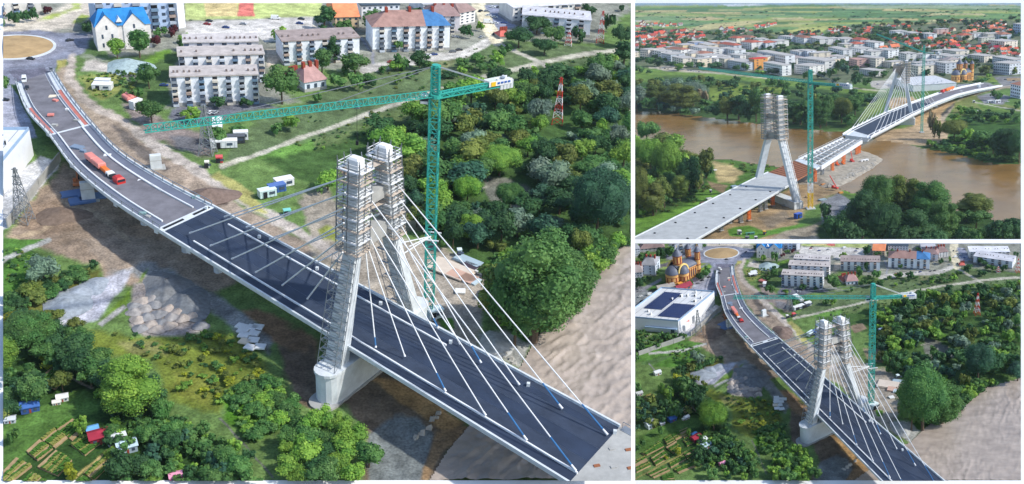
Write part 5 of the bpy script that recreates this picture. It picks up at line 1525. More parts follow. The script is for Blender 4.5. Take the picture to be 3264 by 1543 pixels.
def place_cars():
    cols = {'white': (225, 228, 230), 'black': (40, 42, 48), 'silver': (160, 166, 172), 'red': (150, 40, 40), 'blue': (44, 70, 130), 'grey': (100, 104, 110)}
    spots = [('a', 1610, 192, 'red', 0, 'on the pale car park'), ('a', 1625, 168, 'black', 0, 'at the back of the pale car park'), ('a', 1755, 218, 'blue', .1, 'on the pale car park'), ('a', 1890, 192, 'silver', 0, 'on the pale car park'), ('a', 2328, 186, 'blue', .1, 'at the right of the pale car park'), ('a', 2340, 152, 'black', 0, 'by the hedge of the pale car park'),
             ('b', 890, 436, 'white', .5, 'on the curving street by the brown-roofed flats'), ('b', 935, 428, 'blue', .5, 'behind a white car on the curving street'), ('b', 1080, 406, 'grey', .5, 'on the curving street bend'), ('b', 1130, 392, 'black', .5, 'on the curving street bend'), ('b', 600, 487, 'red', .3, 'on the street left of the trees'), ('b', 1300, 292, 'silver', 1.2, 'at the junction by the brown flats'), ('b', 1405, 268, 'black', 1.2, 'at the sunny street junction'),
             ('b', 1100, 292, 'silver', 0, 'behind the brown-roofed flats'), ('b', 1295, 90, 'black', 1.2, 'on the sunny street'), ('b', 1360, 125, 'white', .1, 'left column of the crowded car park'), ('b', 1405, 138, 'white', .1, 'second column of the crowded car park'), ('b', 1345, 92, 'silver', .1, 'back left of the crowded car park'), ('b', 1410, 185, 'white', .1, 'front of the crowded car park'), ('b', 1475, 182, 'blue', .1, 'right of the crowded car park'), ('b', 1440, 60, 'grey', .1, 'far right of the crowded car park'), ('b', 1390, 60, 'white', .1, 'far row of the crowded car park'),
             ('a', 543, 318, 'black', .8, 'driving out of the roundabout'), ('a', 1275, 668, 'blue', .2, 'on the lawn beside the white flats'), ('a', 1635, 880, 'white', 1.4, 'left of two on the yard by the flats'), ('a', 1672, 880, 'silver', 1.4, 'right of two on the yard by the flats'), ('a', 1395, 890, 'grey', 1.4, 'in the shade below the flats'), ('a', 36, 782, 'black', .3, 'at the edge of the left car park'), ('a', 60, 1055, 'white', .2, 'next to the warehouse wall'),
             ('k', 95, 535, 'white', .4, 'on the left car park by the warehouse'), ('k', 195, 482, 'black', .2, 'on the side street'), ('k', 88, 478, 'silver', .3, 'on the side street corner'), ('k', 112, 582, 'black', .4, 'below the white lorry'), ('k', 575, 460, 'silver', .2, 'first in the row below the church'), ('k', 652, 410, 'grey', .3, 'second in the row below the church'), ('k', 697, 380, 'black', .3, 'third in the row below the church'), ('k', 737, 350, 'silver', .3, 'last in the row below the church'), ('k', 930, 175, 'black', 0, 'on the roundabout lane'),
             ('k', 612, 440, 'white', .3, 'between two cars in the row below the church'), ('k', 720, 365, 'white', .3, 'near the end of the row below the church')]
    for c, x, y, col, a, where in spots:
        q, k, p = spot(c, x, y)
        if not vis(p, 10): continue
        car(f'{col} parked car {where}', q, a, lin(*cols[col]), k * 1.15)
    for c, x, y, lb in (('a', 2140, 150, 'white box van at the hedge of the pale car park'), ('k', 190, 520, 'white lorry on the left car park by the warehouse'), ('b', 1350, 180, 'white van in the crowded car park')):
        q, k, p = spot(c, x, y)
        if vis(p, 10): car(lb, q, .2, lin(225, 228, 230), k * 1.25, True)


def warehouse():
    FLc, FRc, BRc, BLc = (V.loc(G('k', *p)) for p in ((-58, 850), (470, 900), (828, 612), (300, 562)))
    if not vis(G('k', 700, 720), 150): return
    k = V.k(G('k', 400, 750)); h = 6.4 * k
    o = thing('warehouse', 'white flat-roofed warehouse with parapet beside the bridge approach', 'warehouse', FLc)
    u = FRc - FLc; v = (BRc - FRc + BLc - FLc) / 2; u.z = v.z = 0
    at = lambda a, b, z=0: u * a + v * b + Vector((0, 0, z))
    q = lambda a0, a1, b0, b1, z: [at(a0, b0, z), at(a1, b0, z), at(a1, b1, z), at(a0, b1, z)]
    def bx(nm, a0, a1, b0, b1, z0, z1, m, par=None, color=None): return MB().hexa(q(a0, a1, b0, b1, z0), q(a0, a1, b0, b1, z1)).build(nm, m, par or o, color)
    bx('wall', 0, 1, 0, 1, 0, h, WHITE); bx('roof', .006, .994, .006, .994, h + .003, h + .05 * k, STEEL_W)
    for nm, r in (('parapet', (0, 1, 0, .008)), ('parapet', (0, 1, .992, 1)), ('parapet', (0, .006, .008, .992)), ('parapet', (.994, 1, .008, .992))): bx(nm, *r, h + .004, h + .7 * k, mat('blue_grey_trim', lin(150, 176, 205)))
    for i in range(7): bx('roof_seam', .13 * (i + 1) - .002, .13 * (i + 1) + .002, .01, .99, h + .05 * k, h + .14 * k, STEEL, None)
    # solar arrays
    pm = {}
    for a0, a1, b0, b1, na, nb in ((.16, .50, .30, .86, 10, 11), (.56, .97, .10, .52, 12, 9)):
        for i in range(na):
            for j in range(nb):
                A0 = a0 + (a1 - a0) * i / na; A1 = A0 + (a1 - a0) / na * .9; B0 = b0 + (b1 - b0) * j / nb; B1 = B0 + (b1 - b0) / nb * .84
                key = (a0,)
                if key not in pm:
                    e = at(A1 - A0, 0); f = at(0, B1 - B0); t = Vector((0, 0, .35 * k)); zz = Vector((0, 0, .06 * k))
                    pm[key] = MB().hexa([Vector(), e, e + f + t, f + t], [zz, e + zz, e + f + t + zz, f + t + zz]).mesh('solar_panel', SOLAR)
                part('solar_panel', pm[key], o, at(A0, B0, h + .2 * k))
    for a, b, s in ((.52, .75, .03), (.62, .78, .025), (.75, .8, .03), (.86, .62, .03), (.45, .62, .02), (.7, .9, .02), (.3, .2, .02), (.4, .12, .02), (.9, .75, .02)):
        g = bx('rooftop_unit', a, a + s, b, b + s * 1.4, h + .05 * k, h + 1.3 * k, STEEL_W); bx('vent_grille', a + .004, a + s - .004, b - .002, b, h + .2 * k, h + 1.0 * k, DARK, g)
    bx('canopy', .40, .98, -.035, -.001, 2.6 * k, 3.0 * k, mat('blue_grey_trim', (0, 0, 0))); bx('entrance', .86, .92, -.006, -.001, 0, 2.5 * k, GLASS)
    bx('loading_door', 1.001, 1.006, .2, .28, 0, 3.2 * k, REDW); bx('loading_door', 1.001, 1.006, .36, .42, 0, 3.2 * k, STEEL)
    bx('dock_cabin', 1.01, 1.05, .10, .22, 0, 3.0 * k, STEEL_W)


def truck_on_deck():
    A, B = G('c', 690, 262, 7.0), G('c', 948, 458, 7.5)
    a, b = V.loc(A), V.loc(B); k = V.k(A); L = (b - a).length; rz = math.atan2(b.y - a.y, b.x - a.x)
    o = thing('tipper_truck', 'red tipper truck with trailer parked on the bridge approach', 'truck', a + Vector((0, 0, .05)), rz, 1)
    w = .8 * k
    def bb(nm, x0, x1, z0, z1, m, ww=w, c=.12): return MB().bevbox(L * x0, L * x1, -ww, ww, z0 * k * .6, z1 * k * .6, c * k).build(nm, m, o)
    bb('trailer_body', 0, .20, .9, 2.6, REDW); bb('trailer_body', .215, .43, .9, 2.7, REDW); bb('tail_box', .44, .60, .8, 1.9, ORANGE, w * .7)
    bb('chassis', 0, .97, .5, .8, DARK, w * .5, .02); bb('equipment', .62, .70, .8, 2.0, STEEL_W, w * .9); bb('equipment', .71, .79, .8, 1.7, DARK, w * .8)
    c = bb('cab', .85, .99, .7, 3.0, RED, w * 1.05, .35); MB().box(L * .99, L * .995, -w * .9, w * .9, 1.0 * k, 1.5 * k).build('windscreen', GLASS_B, c)
    for x in (.05, .13, .28, .36, .66, .76, .9):
        for s in (-1, 1): MB().tube((L * x, s * w * .75 - .15 * k, .45 * k), (L * x, s * w * .75 + .15 * k, .45 * k), .45 * k, None, 10).build('wheel', DARK, o)


def deck_things():
    items = [('a', 430, 785, 3.2, 'red generator crate at the head of the approach deck', REDW, 2.0), ('a', 395, 897, 4.2, 'small red crate lying on the approach deck', REDW, 2.2), ('a', 425, 978, 4.6, 'grey pallet near the left kerb of the approach deck', CONC_D, 2.0), ('a', 595, 942, 4.6, 'grey pallet near the right kerb of the approach deck', CONC_D, 1.8), ('a', 520, 855, 4.0, 'white crate in the middle of the approach deck', WHITE, 1.2), ('a', 425, 748, 2.8, 'cream flat bed of boards on the approach deck', CREAM, 4.0),
             ('c', 600, 175, 6.0, 'blue-grey pallets left of the red truck', mat('grey_blue_sheet', lin(120, 138, 160)), 4.0), ('c', 645, 205, 6.2, 'smaller blue-grey pallet behind the red truck', mat('grey_blue_sheet', (0, 0, 0)), 1.8), ('c', 833, 230, 6.6, 'white sheet lying flat beside the red truck', WHITE, 2.4), ('c', 1098, 428, 7.5, 'white sheet lying flat in front of the red truck', WHITE, 2.2), ('c', 1110, 690, 8.2, 'green-grey pallet on the left walkway', mat('grey_green_sheet', lin(130, 160, 160)), 2.0), ('c', 1150, 715, 8.2, 'small grey pallet at the left walkway end', CONC_D, 1.5), ('c', 1520, 565, 8.2, 'grey machine crate on the right walkway', mat('grey_green_sheet', (0, 0, 0)), 2.4)]
    for c, x, y, z, lb, m, s in items:
        q, k, p = spot(c, x, y, z)
        if vis(p, 0): flat_pile(lb, q, random.uniform(-.4, .4), s * .62 * k, s * .42 * k, (.45 if 'flat' not in lb else .12) * k, None, 'pallet', 'pallet', None, m)
    # car carrier at the head of the approach
    q, k, p = spot('a', 190, 630, 1.2)
    if vis(p, 0): car('white pick-up van at the head of the approach deck', q, -1.1, lin(225, 228, 230), k * 1.2, True)
    q, k, p = spot('a', 210, 690, 1.6)
    if vis(p, 0): car('black car behind the white van on the approach deck', q, -1.1, lin(40, 42, 48), k * 1.2)
    q, k, p = spot('a', 400, 545, .9)
    if vis(p, 0): car('grey car at the right kerb where the approach begins', q, -1.0, lin(120, 124, 130), k * 1.1)


def column_slab(label, c, x, y, x2, yt, w):
    X, Y = px(c, x, y); p = TL.at(X, Y); h = L_h(c, x, y, yt); q, k = V.loc(p), V.k(p)
    if not vis(p, 20): return
    o = thing('concrete_pier', label, 'concrete pier', q, .5)
    MB().bevbox(-w * .5 * k, w * .5 * k, -.6 * k, .6 * k, .3 * k, h * k, .1 * k).build('shaft', CONC, o)
    MB().box(-w * .8 * k, w * .8 * k, -1.4 * k, 1.4 * k, -.1, .35 * k).build('footing', CONC_D, o)
    MB().box(-w * .53 * k, w * .53 * k, -.64 * k, .64 * k, h * .62 * k, h * .64 * k).build('joint_band', CONC_D, o)


def blue_house():
    A, B = G('a', 762, 395), G('a', 1185, 365); a, b = V.loc(A), V.loc(B); k = V.k(A)
    if not vis(A, 120): return
    L = (b - a).length; rz = math.atan2(b.y - a.y, b.x - a.x)
    hh = L_h('a', 765, 392, 205) * k; D = L * .55; rd = L_h('a', 765, 392, 100) * k - hh
    o = thing('gabled_house', 'cream house with steep blue roof and two front gables', 'house', a, rz)
    mb = MB().box(0, L, 0, D, 0, hh)
    mb.build('wall', RENDER_W, o, lin(228, 222, 218))
    e = L * .02
    r = MB()
    r.add([(-e, -e, hh), (L + e, -e, hh), (L + e, D + e, hh), (-e, D + e, hh), (L * .12, D / 2, hh + rd), (L * .95, D / 2, hh + rd)], [(0, 1, 5, 4), (2, 3, 4, 5), (0, 4, 3), (1, 2, 5), (3, 2, 1, 0)])
    ro = r.build('roof', ROOFING, o, lin(48, 128, 190))
    for x0, x1 in ((.0, .40), (.50, .90)):
        a0, a1 = L * x0, L * x1; m = (a0 + a1) / 2; rh = rd * .85
        MB().add([(a0, -.02 * L, 0), (a1, -.02 * L, 0), (a1, -.02 * L, hh), (m, -.02 * L, hh + rh), (a0, -.02 * L, hh), (a0, .02 * L, 0), (a1, .02 * L, 0), (a1, .02 * L, hh), (m, D * .45, hh + rh), (a0, .02 * L, hh)],
                 [(0, 1, 2, 3, 4), (1, 6, 7, 2), (0, 4, 9, 5)]).build('gable', RENDER_W, o, lin(232, 228, 226))
        g = MB(); z = .05 * L
        g.add([(a0 - e, -.035 * L, hh - e), (m, -.035 * L, hh + rh + e * .5), (m, D * .5, hh + rh + e * .5), (a0 - e, D * .3, hh - e), (a1 + e, -.035 * L, hh - e), (a1 + e, D * .3, hh - e)], [(0, 1, 2, 3), (1, 4, 5, 2)])
        g.build('gable_roof', ROOFING, ro, lin(52, 134, 196))
        for f in range(3):
            for xx in ((.28, .72) if f < 2 else (.5,)):
                part('window', unit(GLASS), o, (a0 + (a1 - a0) * xx, -.02 * L - .004, hh * (.14 + .36 * f)), (0, 0, 0), (L * .035, .05 * k, hh * .17))
    dm = MB(); dm.add([(L * .38, -.01 * L, hh + rd * .25), (L * .5, -.01 * L, hh + rd * .25), (L * .44, -.01 * L, hh + rd * .62), (L * .44, D * .4, hh + rd * .62), (L * .38, D * .2, hh + rd * .25), (L * .5, D * .2, hh + rd * .25)], [(0, 1, 2), (1, 5, 3, 2), (0, 2, 3, 4)])
    dm.build('dormer', RENDER_W, ro, lin(226, 230, 236))
    for f in range(3):
        for q in (.25, .6): part('window', unit(GLASS), o, (L + .004, D * q, hh * (.12 + .3 * f)), (0, 0, math.pi / 2), (L * .03, .05 * k, hh * .15))


def buildings():
    def bl(label, c, fl, fr, yt, depth, **kw):
        A, B = G(c, *fl), G(c, *fr)
        h = TL.tall(*px(c, *fl), px(c, fl[0], yt)[1]) if c in 'abcdef' else TB.tall(*[REG[c][i] + fl[i] / REG[c][2] for i in (0, 1)], REG[c][1] + yt / REG[c][2]) / VB.k(A)
        block(label, A, B, h, depth, **kw)
    lb = (236, 240, 246); g1 = (186, 178, 174)
    bl('white flats nearest the lattice tower, with balcony stacks and vented roof', 'a', (1345, 825), (2015, 803), 600, 7.5, floors=5, bays=13, pattern='BP', wall=lb, roof=g1, style='vent')
    bl('white flats in the middle of three parallel rows', 'a', (1405, 655), (2062, 633), 440, 7.5, floors=5, bays=13, pattern='BP', wall=(240, 238, 238), roof=g1, style='vent')
    bl('white flats furthest back of three parallel rows', 'a', (1440, 515), (2015, 502), 335, 7.5, floors=5, bays=12, pattern='BP', wall=(214, 210, 214), roof=(196, 190, 188), style='vent')
    bl('pale flats right of the three parallel rows', 'a', (2200, 505), (2792, 470), 325, 10, floors=5, bays=12, pattern='BP', wall=lb, roof=(160, 146, 142), style='vent')
    bl('long flats with brown hipped roof and a blue end', 'b', (458, 405), (1052, 388), 208, 11, floors=5, bays=13, pattern='PB', wall=(238, 242, 248), roof=(160, 128, 120), style='hip', ridge=3.6, roof2=(.68, (70, 120, 170)))
    bl('flats with dull brown roof left of the sunny street', 'b', (905, 265), (1130, 262), 125, 10, floors=5, bays=6, pattern='BP', wall=(206, 202, 208), roof=(150, 126, 124), style='hip', ridge=3)
    bl('white gable-end flats beside the sunny street', 'b', (1130, 215), (1250, 190), 100, 12, floors=5, bays=3, pattern='W', wall=(230, 228, 226), roof=(150, 128, 124), style='hip', ridge=3)
    bl('white modern building with flat roof behind the orange roof', 'b', (372, 150), (665, 138), 48, 14, floors=3, bays=7, pattern='W', wall=(226, 230, 236), roof=(70, 84, 96), style='flat')
    bl('building with orange tiled roof between two tall trees', 'b', (170, 245), (352, 240), 132, 14, floors=3, bays=4, pattern='W', wall=(224, 196, 160), roof=(232, 146, 104), style='gable', ridge=5)
    bl('pale flats behind the brown-roofed flats', 'b', (850, 130), (1050, 115), 40, 12, floors=4, bays=5, pattern='W', wall=(214, 216, 222), roof=(190, 190, 194), style='flat')
    bl('long white flats at the back right with flat roof', 'b', (1540, 185), (2062, 150), 62, 11, floors=4, bays=10, pattern='WB', wall=(226, 224, 220), roof=(220, 220, 224), style='flat')
    bl('long white flats behind the dark trees on the right', 'b', (1612, 245), (2140, 290), 118, 11, floors=4, bays=11, pattern='PB', wall=(216, 222, 232), roof=(196, 196, 202), style='flat')
    bl('tall blue and white tower block with red edges', 'a', (762, 275), (1385, 235), -330, 16, floors=11, bays=9, pattern='BW', wall=(176, 196, 224), roof=(150, 150, 150), style='flat', name='tower_block', cat='tower block')
    bl('narrow white stair tower of the blue tower block', 'a', (1392, 245), (1445, 232), -300, 14, floors=11, bays=1, pattern='P', wall=(230, 232, 238), roof=(150, 150, 150), style='flat', name='stair_tower', cat='tower block')
    bl('pale flats at the far left beyond the roundabout', 'a', (-120, 160), (330, 108), 20, 12, floors=4, bays=8, pattern='BP', wall=(206, 204, 200), roof=(160, 158, 156), style='flat')
    bl('white bungalow with reddish brown roof beside the big tree', 'a', (2368, 718), (2535, 690), 640, 8, floors=1, bays=3, pattern='W', wall=(214, 222, 236), roof=(176, 140, 136), style='hip', ridge=3.4, cat='house', name='bungalow')
    bl('small brown-roofed annex left of the white bungalow', 'a', (2300, 690), (2366, 672), 640, 7, floors=1, bays=1, pattern='W', wall=(170, 120, 110), roof=(150, 96, 88), style='hip', ridge=2.4, cat='house', name='annex')
    bl('little red-roofed kiosk at the street corner', 'b', (1448, 305), (1512, 300), 282, 4, floors=1, bays=1, pattern='W', wall=(214, 200, 196), roof=(206, 110, 100), style='hip', ridge=1.6, cat='kiosk', name='kiosk')
    if V is VB:
        bl('grey-white flats left of the church', 'k', (110, 330), (245, 335), 225, 12, floors=4, bays=4, pattern='WP', wall=(206, 216, 230), roof=(150, 152, 158), style='hip', ridge=3)
        bl('white flats at the left edge below the grey-roofed flats', 'k', (35, 395), (120, 390), 300, 10, floors=4, bays=3, pattern='W', wall=(208, 214, 226), roof=(170, 160, 160), style='hip', ridge=3)
        bl('white flats behind the church beside the roundabout', 'k', (400, 130), (700, 95), 25, 12, floors=4, bays=8, pattern='BP', wall=(214, 218, 226), roof=(170, 168, 168), style='flat')
        bl('low building with dull brown roof behind the church trees', 'k', (95, 110), (330, 90), 72, 10, floors=2, bays=6, pattern='W', wall=(190, 190, 196), roof=(146, 126, 124), style='hip', ridge=4)
        bl('grey-roofed flats in the upper left corner', 'k', (35, 160), (95, 150), 75, 12, floors=4, bays=3, pattern='W', wall=(196, 206, 220), roof=(160, 164, 172), style='hip', ridge=3)
        p = G('k', 375, 425); p2 = G('k', 560, 335)
        a, b = V.loc(p), V.loc(p2)
        church('ochre brick church with grey domes and three towers', a, math.atan2(b.y - a.y, b.x - a.x), TB.mpp(2150, 900) * 116 / 30)
        q, k, p = spot('k', 510, 470); house('low maroon-roofed shed at the foot of the church', q, .5, 9 * k, 4 * k, 2.6 * k, 1.2 * k, (176, 120, 100), (150, 60, 76), None, True)
        q, k, p = spot('k', 340, 465); house('grey flat shed between church and warehouse', q, .2, 9 * k, 4 * k, 2.2 * k, .8 * k, (180, 176, 170), (170, 166, 160), None, True)
        q, k, p = spot('k', 480, 435); container('small orange kiosk beside the church', q, .5, 2.5 * k, 1.6 * k, 2 * k, lin(235, 150, 40), 'kiosk', 'kiosk')
    blue_house(); warehouse()


def small_things():
    # site containers
    for lb, c, x, y, L, D, H, col, rz in (('white site office container, right one of the group', 'c', 2205, 470, 6, 3, 2.8, (228, 230, 232), .7), ('blue-banded site container in the middle of the group', 'c', 2150, 515, 5.5, 2.6, 2.7, (60, 96, 160), .7), ('pale teal container, left one of the site group', 'c', 2075, 550, 5.5, 2.6, 2.6, (200, 222, 226), .7),
                                          ('white site cabin beside the red tanks', 'a', 1060, 840, 4.5, 2.4, 3.2, (226, 228, 232), 1.2), ('white storage trailer at the lattice tower foot', 'a', 1740, 1140, 9, 3, 2.6, (226, 230, 234), .35), ('dark lorry body beside the white storage trailer', 'a', 1835, 1105, 6, 2.6, 2.6, (60, 64, 72), .35), ('white lorry at the right of the storage yard', 'a', 1872, 1080, 5, 2.6, 3.0, (222, 226, 230), .35),
                                          ('long white tent container below the flats', 'a', 1690, 1000, 11, 3.4, 2.4, (214, 220, 224), 1.9), ('white machine container on the grassy patch', 'a', 800, 690, 7, 4, 2.2, (226, 228, 230), .2), ('low white container behind the machine container', 'a', 800, 650, 5.5, 3, 1.8, (206, 210, 214), .2),
                                          ('red and white hut at the start of the gravel path', 'c', 1705, 290, 2.2, 2.0, 2.4, (200, 70, 70), .4), ('small white hut on the haul road', 'c', 1610, 330, 1.4, 1.4, 2.4, (222, 220, 210), .4), ('blue-white portable toilet near the board piles', 'd', 1130, 1015, 1.3, 1.3, 2.4, (200, 220, 235), .3),
                                          ('white electrical cabin at the crane foot', 'f', 632, 345, 4.2, 2.6, 2.6, (206, 222, 226), .6), ('teal machine box on the haul road edge', 'c', 2230, 690, 2.2, 1.6, 1.6, (110, 190, 180), .5)):
        q, k, p = spot(c, x, y)
        if vis(p, 5): k *= .68; container(lb, q, rz, L * k, D * k, H * k, lin(*col), 'site_container', 'container')
    # red tanks
    for i in range(3):
        q, k, p = spot('a', 985 + 24 * i, 782 - 14 * i)
        if not vis(p, 0): continue
        o = thing('storage_tank', f"red horizontal tank, {('left', 'middle', 'right')[i]} one of three beside the white cabin", 'tank', q, 2.4, k * .62)
        MB().lathe([(.02, -3.2), (.7, -3.1), (1.05, -2.7), (1.05, 2.7), (.7, 3.1), (.02, 3.2)], 0, 0, 14).build('drum', REDW, o, smooth=False)
        d = o.children[0]; d.rotation_euler = (0, math.pi / 2, 0); d.location = (0, 0, 1.3)
        for x in (-1.8, 1.8): MB().box(x - .2, x + .2, -.8, .8, 0, .5).build('saddle', CONC_D, o)
    # concrete piers beside the bridge, blue steel mats
    column_slab('white concrete pier standing left of the approach deck', 'c', 690, 580, 0, 435, 2.6)
    column_slab('white concrete pier standing right of the approach deck', 'c', 1215, 335, 0, 225, 2.4)
    for i, (x, y) in enumerate(((570, 540), (640, 590), (720, 560))):
        q, k, p = spot('c', x, y)
        if vis(p, 0): flat_pile(f"blue steel mats {('left of', 'in front of', 'right of')[i]} the white concrete pier", q, .6, 5 * k, 3 * k, .5 * k, lin(90, 120, 165), 'steel_mat_stack', 'steel mats')
    q, k, p = spot('c', 600, 470)
    if vis(p, 0): digger('small orange-brown digger beside the white concrete pier', q, 2.0, lin(180, 110, 70), .55 * k)
    # lattice towers and masts
    for lb, c, bx, by, ty, w, colr in (('grey lattice power tower at the warehouse yard fence', 'c', 190, 745, 330, 2.6, ('g', 'g')), ('grey lattice power tower below the white flats', 'a', 1615, 1195, 815, 3.0, ('g', 'g')), ('red and white lattice mast rising from the woods', 'b', 1890, 960, 600, 2.6, ('r', 'w')),
                                       ('red and white lattice mast at the top right by the flats', 'b', 2222, 330, 85, 2.4, ('r', 'w')), ('short pale lattice mast before the white flats', 'b', 1975, 350, 235, 2.2, ('w', 'r'))):
        q, k, p = spot(c, bx, by)
        if vis(p, 10): lattice_mast(lb, q, L_h(c, bx, by, ty) * k, w * k, k, colr)
    # gravel heaps
    hp = [(700, 320), (755, 300), (810, 280), (700, 290), (770, 345), (830, 330), (890, 300), (720, 360), (790, 385), (850, 375), (900, 345), (735, 405), (820, 410), (880, 390), (930, 320), (960, 350), (1010, 340), (1050, 390), (745, 260), (800, 250), (850, 245), (905, 265), (980, 290)]
    for i, (x, y) in enumerate(sorted(hp, key=lambda a: (a[1], a[0]))):
        q, k, p = spot('e', x, y)
        if not vis(p, 0): continue
        col = random.choice([(168, 158, 150), (176, 164, 154), (156, 152, 150), (140, 140, 142)])
        heap(f"tipped gravel heap, {ORDW[i]} counting from the back row", q, 1.45 * k, .85 * k, lin(*col), group='gravel heaps')
    for c, x, y, r, h, col, lb, st in (('e', 870, 190, 4.5, 2.0, (126, 128, 130), 'dark grey spoil heap behind the gravel heaps', 1.5), ('e', 980, 270, 4.0, 1.6, (118, 122, 126), 'dark grey spoil heap right of the gravel heaps', 1.6), ('e', 345, 280, 4.2, 1.2, (150, 158, 166), 'big pale blue-grey gravel mound left of the road', 1.3), ('e', 420, 215, 2.4, .9, (156, 164, 174), 'small pale mound behind the big gravel mound', 1.3), ('e', 500, 180, 2.6, .9, (152, 160, 170), 'pale mound furthest back beside the gravel strip', 1.3),
                                       ('a', 1005, 520, 6.5, 2.6, (160, 178, 180), 'grey gravel mound beside the worksite road', 1.1), ('c', 480, 700, 4.0, 1.4, (120, 104, 92), 'dark earth mound on the brown field', 1.4), ('c', 1610, 560, 4.5, 2.2, (120, 104, 96), 'brown earth mound at the bridge joint', 1.6), ('f', 950, 500, 3.0, 1.0, (176, 176, 172), 'rubble mound on the river bank', 1.6)):
        q, k, p = spot(c, x, y)
        if vis(p, 10): heap(lb, q, r * k, h * k, lin(*col), 'earth_mound', 'mound', None, st)
    # white concrete panels
    for i, (x, y) in enumerate(((1262, 408), (1270, 432), (1275, 455), (1318, 415), (1328, 445), (1280, 488), (1325, 480), (1308, 518), (1360, 515), (1348, 412))):
        q, k, p = spot('e', x, y)
        if vis(p, 0): solo('precast_slab', MB().bevbox(-.92 * k, .92 * k, -.72 * k, .72 * k, 0, .3 * k, .04 * k), WHITE if i != 5 else CREAM, f"pale concrete panel lying on grass, {ORDW[i]} from the back", 'panel', q + Vector((0, 0, .5 * k)), random.uniform(-.25, .1), 1, 'concrete panels')
    # boards and slabs on the yard right of the pylon
    for i, (x, y, L, D, col, nm) in enumerate(((1060, 1120, 9, 5, (214, 200, 184), 'pale timber board platform under the crane'), (1160, 1180, 6, 3, (206, 170, 150), 'pinkish boards on the timber platform edge'), (1190, 1060, 6, 2.4, (170, 190, 200), 'blue-grey sheets beside the dark boards'), (1240, 1110, 5, 2, (70, 60, 70), 'dark boards behind the blue-grey sheets'), (1290, 1140, 1.6, 1.6, (228, 226, 220), 'small white board at the yard corner'), (1210, 1205, 4, 2.5, (190, 206, 212), 'pale sheets at the lower yard edge'))):
        q, k, p = spot('d', x, y)
        if vis(p, 0): flat_pile(nm, q, -.5, L * k, D * k, .5 * k, lin(*col), 'board_stack', 'boards')
    q, k, p = spot('f', 765, 215)
    if vis(p, 0): flat_pile('single white slab lying on the bare yard', q, .1, 1.9 * k, 1.7 * k, .4 * k, lin(232, 232, 228), 'slab', 'slab')
    # garden sheds
    for c, x, y, L, wall, roof, lb, rz in (('e', 525, 990, 4.6, (130, 40, 56), (150, 46, 64), 'dark red garden shed among the vegetable plots', .6), ('e', 485, 945, 2.6, (90, 150, 210), (110, 170, 225), 'light blue garden hut behind the dark red shed', .6), ('e', 610, 1000, 4.0, (200, 200, 200), (214, 218, 222), 'white garden shed right of the dark red shed', .7), ('e', 665, 1040, 4.2, (170, 190, 205), (190, 212, 225), 'bluish-white garden shed at the trees', .6),
                                           ('e', 328, 778, 2.6, (226, 226, 224), (232, 232, 230), 'white garden hut on the lawn edge', .5), ('e', 297, 800, 1.8, (210, 206, 196), (222, 220, 210), 'tiny cream garden hut on the lawn edge', .5), ('e', 160, 830, 4.0, (60, 90, 150), (70, 110, 180), 'blue tarpaulin shed in the orchard', .5), ('e', 55, 892, 2.4, (190, 196, 206), (200, 206, 216), 'small grey-white hut at the orchard edge', .4), ('e', 920, 1190, 2.8, (200, 120, 150), (222, 150, 176), 'pink-roofed hut hidden in the lower trees', .5),
                                           ('m', 200, 650, 5, (180, 190, 196), (196, 206, 212), 'grey sheet-metal shed in the orchard row', .5), ('m', 85, 340, 3.5, (190, 190, 190), (200, 204, 206), 'grey shed at the left edge of the gardens', .4), ('m', 265, 135, 4.0, (200, 206, 206), (214, 218, 220), 'white pump house on the meadow', .4), ('l', 512, 868, 3.6, (180, 200, 230), (196, 216, 240), 'pale blue hut in the orchard by the crane', .5), ('l', 1330, 630, 3.0, (190, 200, 200), (206, 212, 212), 'small white hut in the woods near the mast', .3)):
        q, k, p = spot(c, x, y)
        if vis(p, 5): k *= .62; house(lb, q, rz, L * k, L * .7 * k, L * .45 * k, L * .16 * k, wall, roof, None, True, 1.0, 'shed')
    # vegetable plots
    beds = [((480, 700), (560, 665), (610, 720), (530, 770)), ((330, 780), (400, 738), (440, 790), (360, 830)), ((405, 740), (475, 702), (520, 752), (450, 790)), ((110, 920), (280, 800), (330, 850), (160, 935)), ((40, 1000), (140, 945), (200, 1040), (60, 1110)), ((200, 960), (320, 880), (390, 960), (250, 1040)), ((350, 860), (450, 800), (500, 860), (420, 920)), ((380, 1010), (520, 940), (550, 980), (400, 1065)),
            ((160, 1120), (330, 1045), (390, 1090), (230, 1165)), ((525, 930), (640, 862), (680, 900), (560, 970)), ((425, 1080), (640, 985), (700, 1030), (480, 1120)), ((130, 360), (200, 330), (220, 362), (150, 392)), ((310, 1150), (420, 1112), (440, 1190), (320, 1190)), ((480, 470), (560, 420), (610, 470), (540, 520)), ((520, 790), (600, 760), (640, 810), (560, 850))]
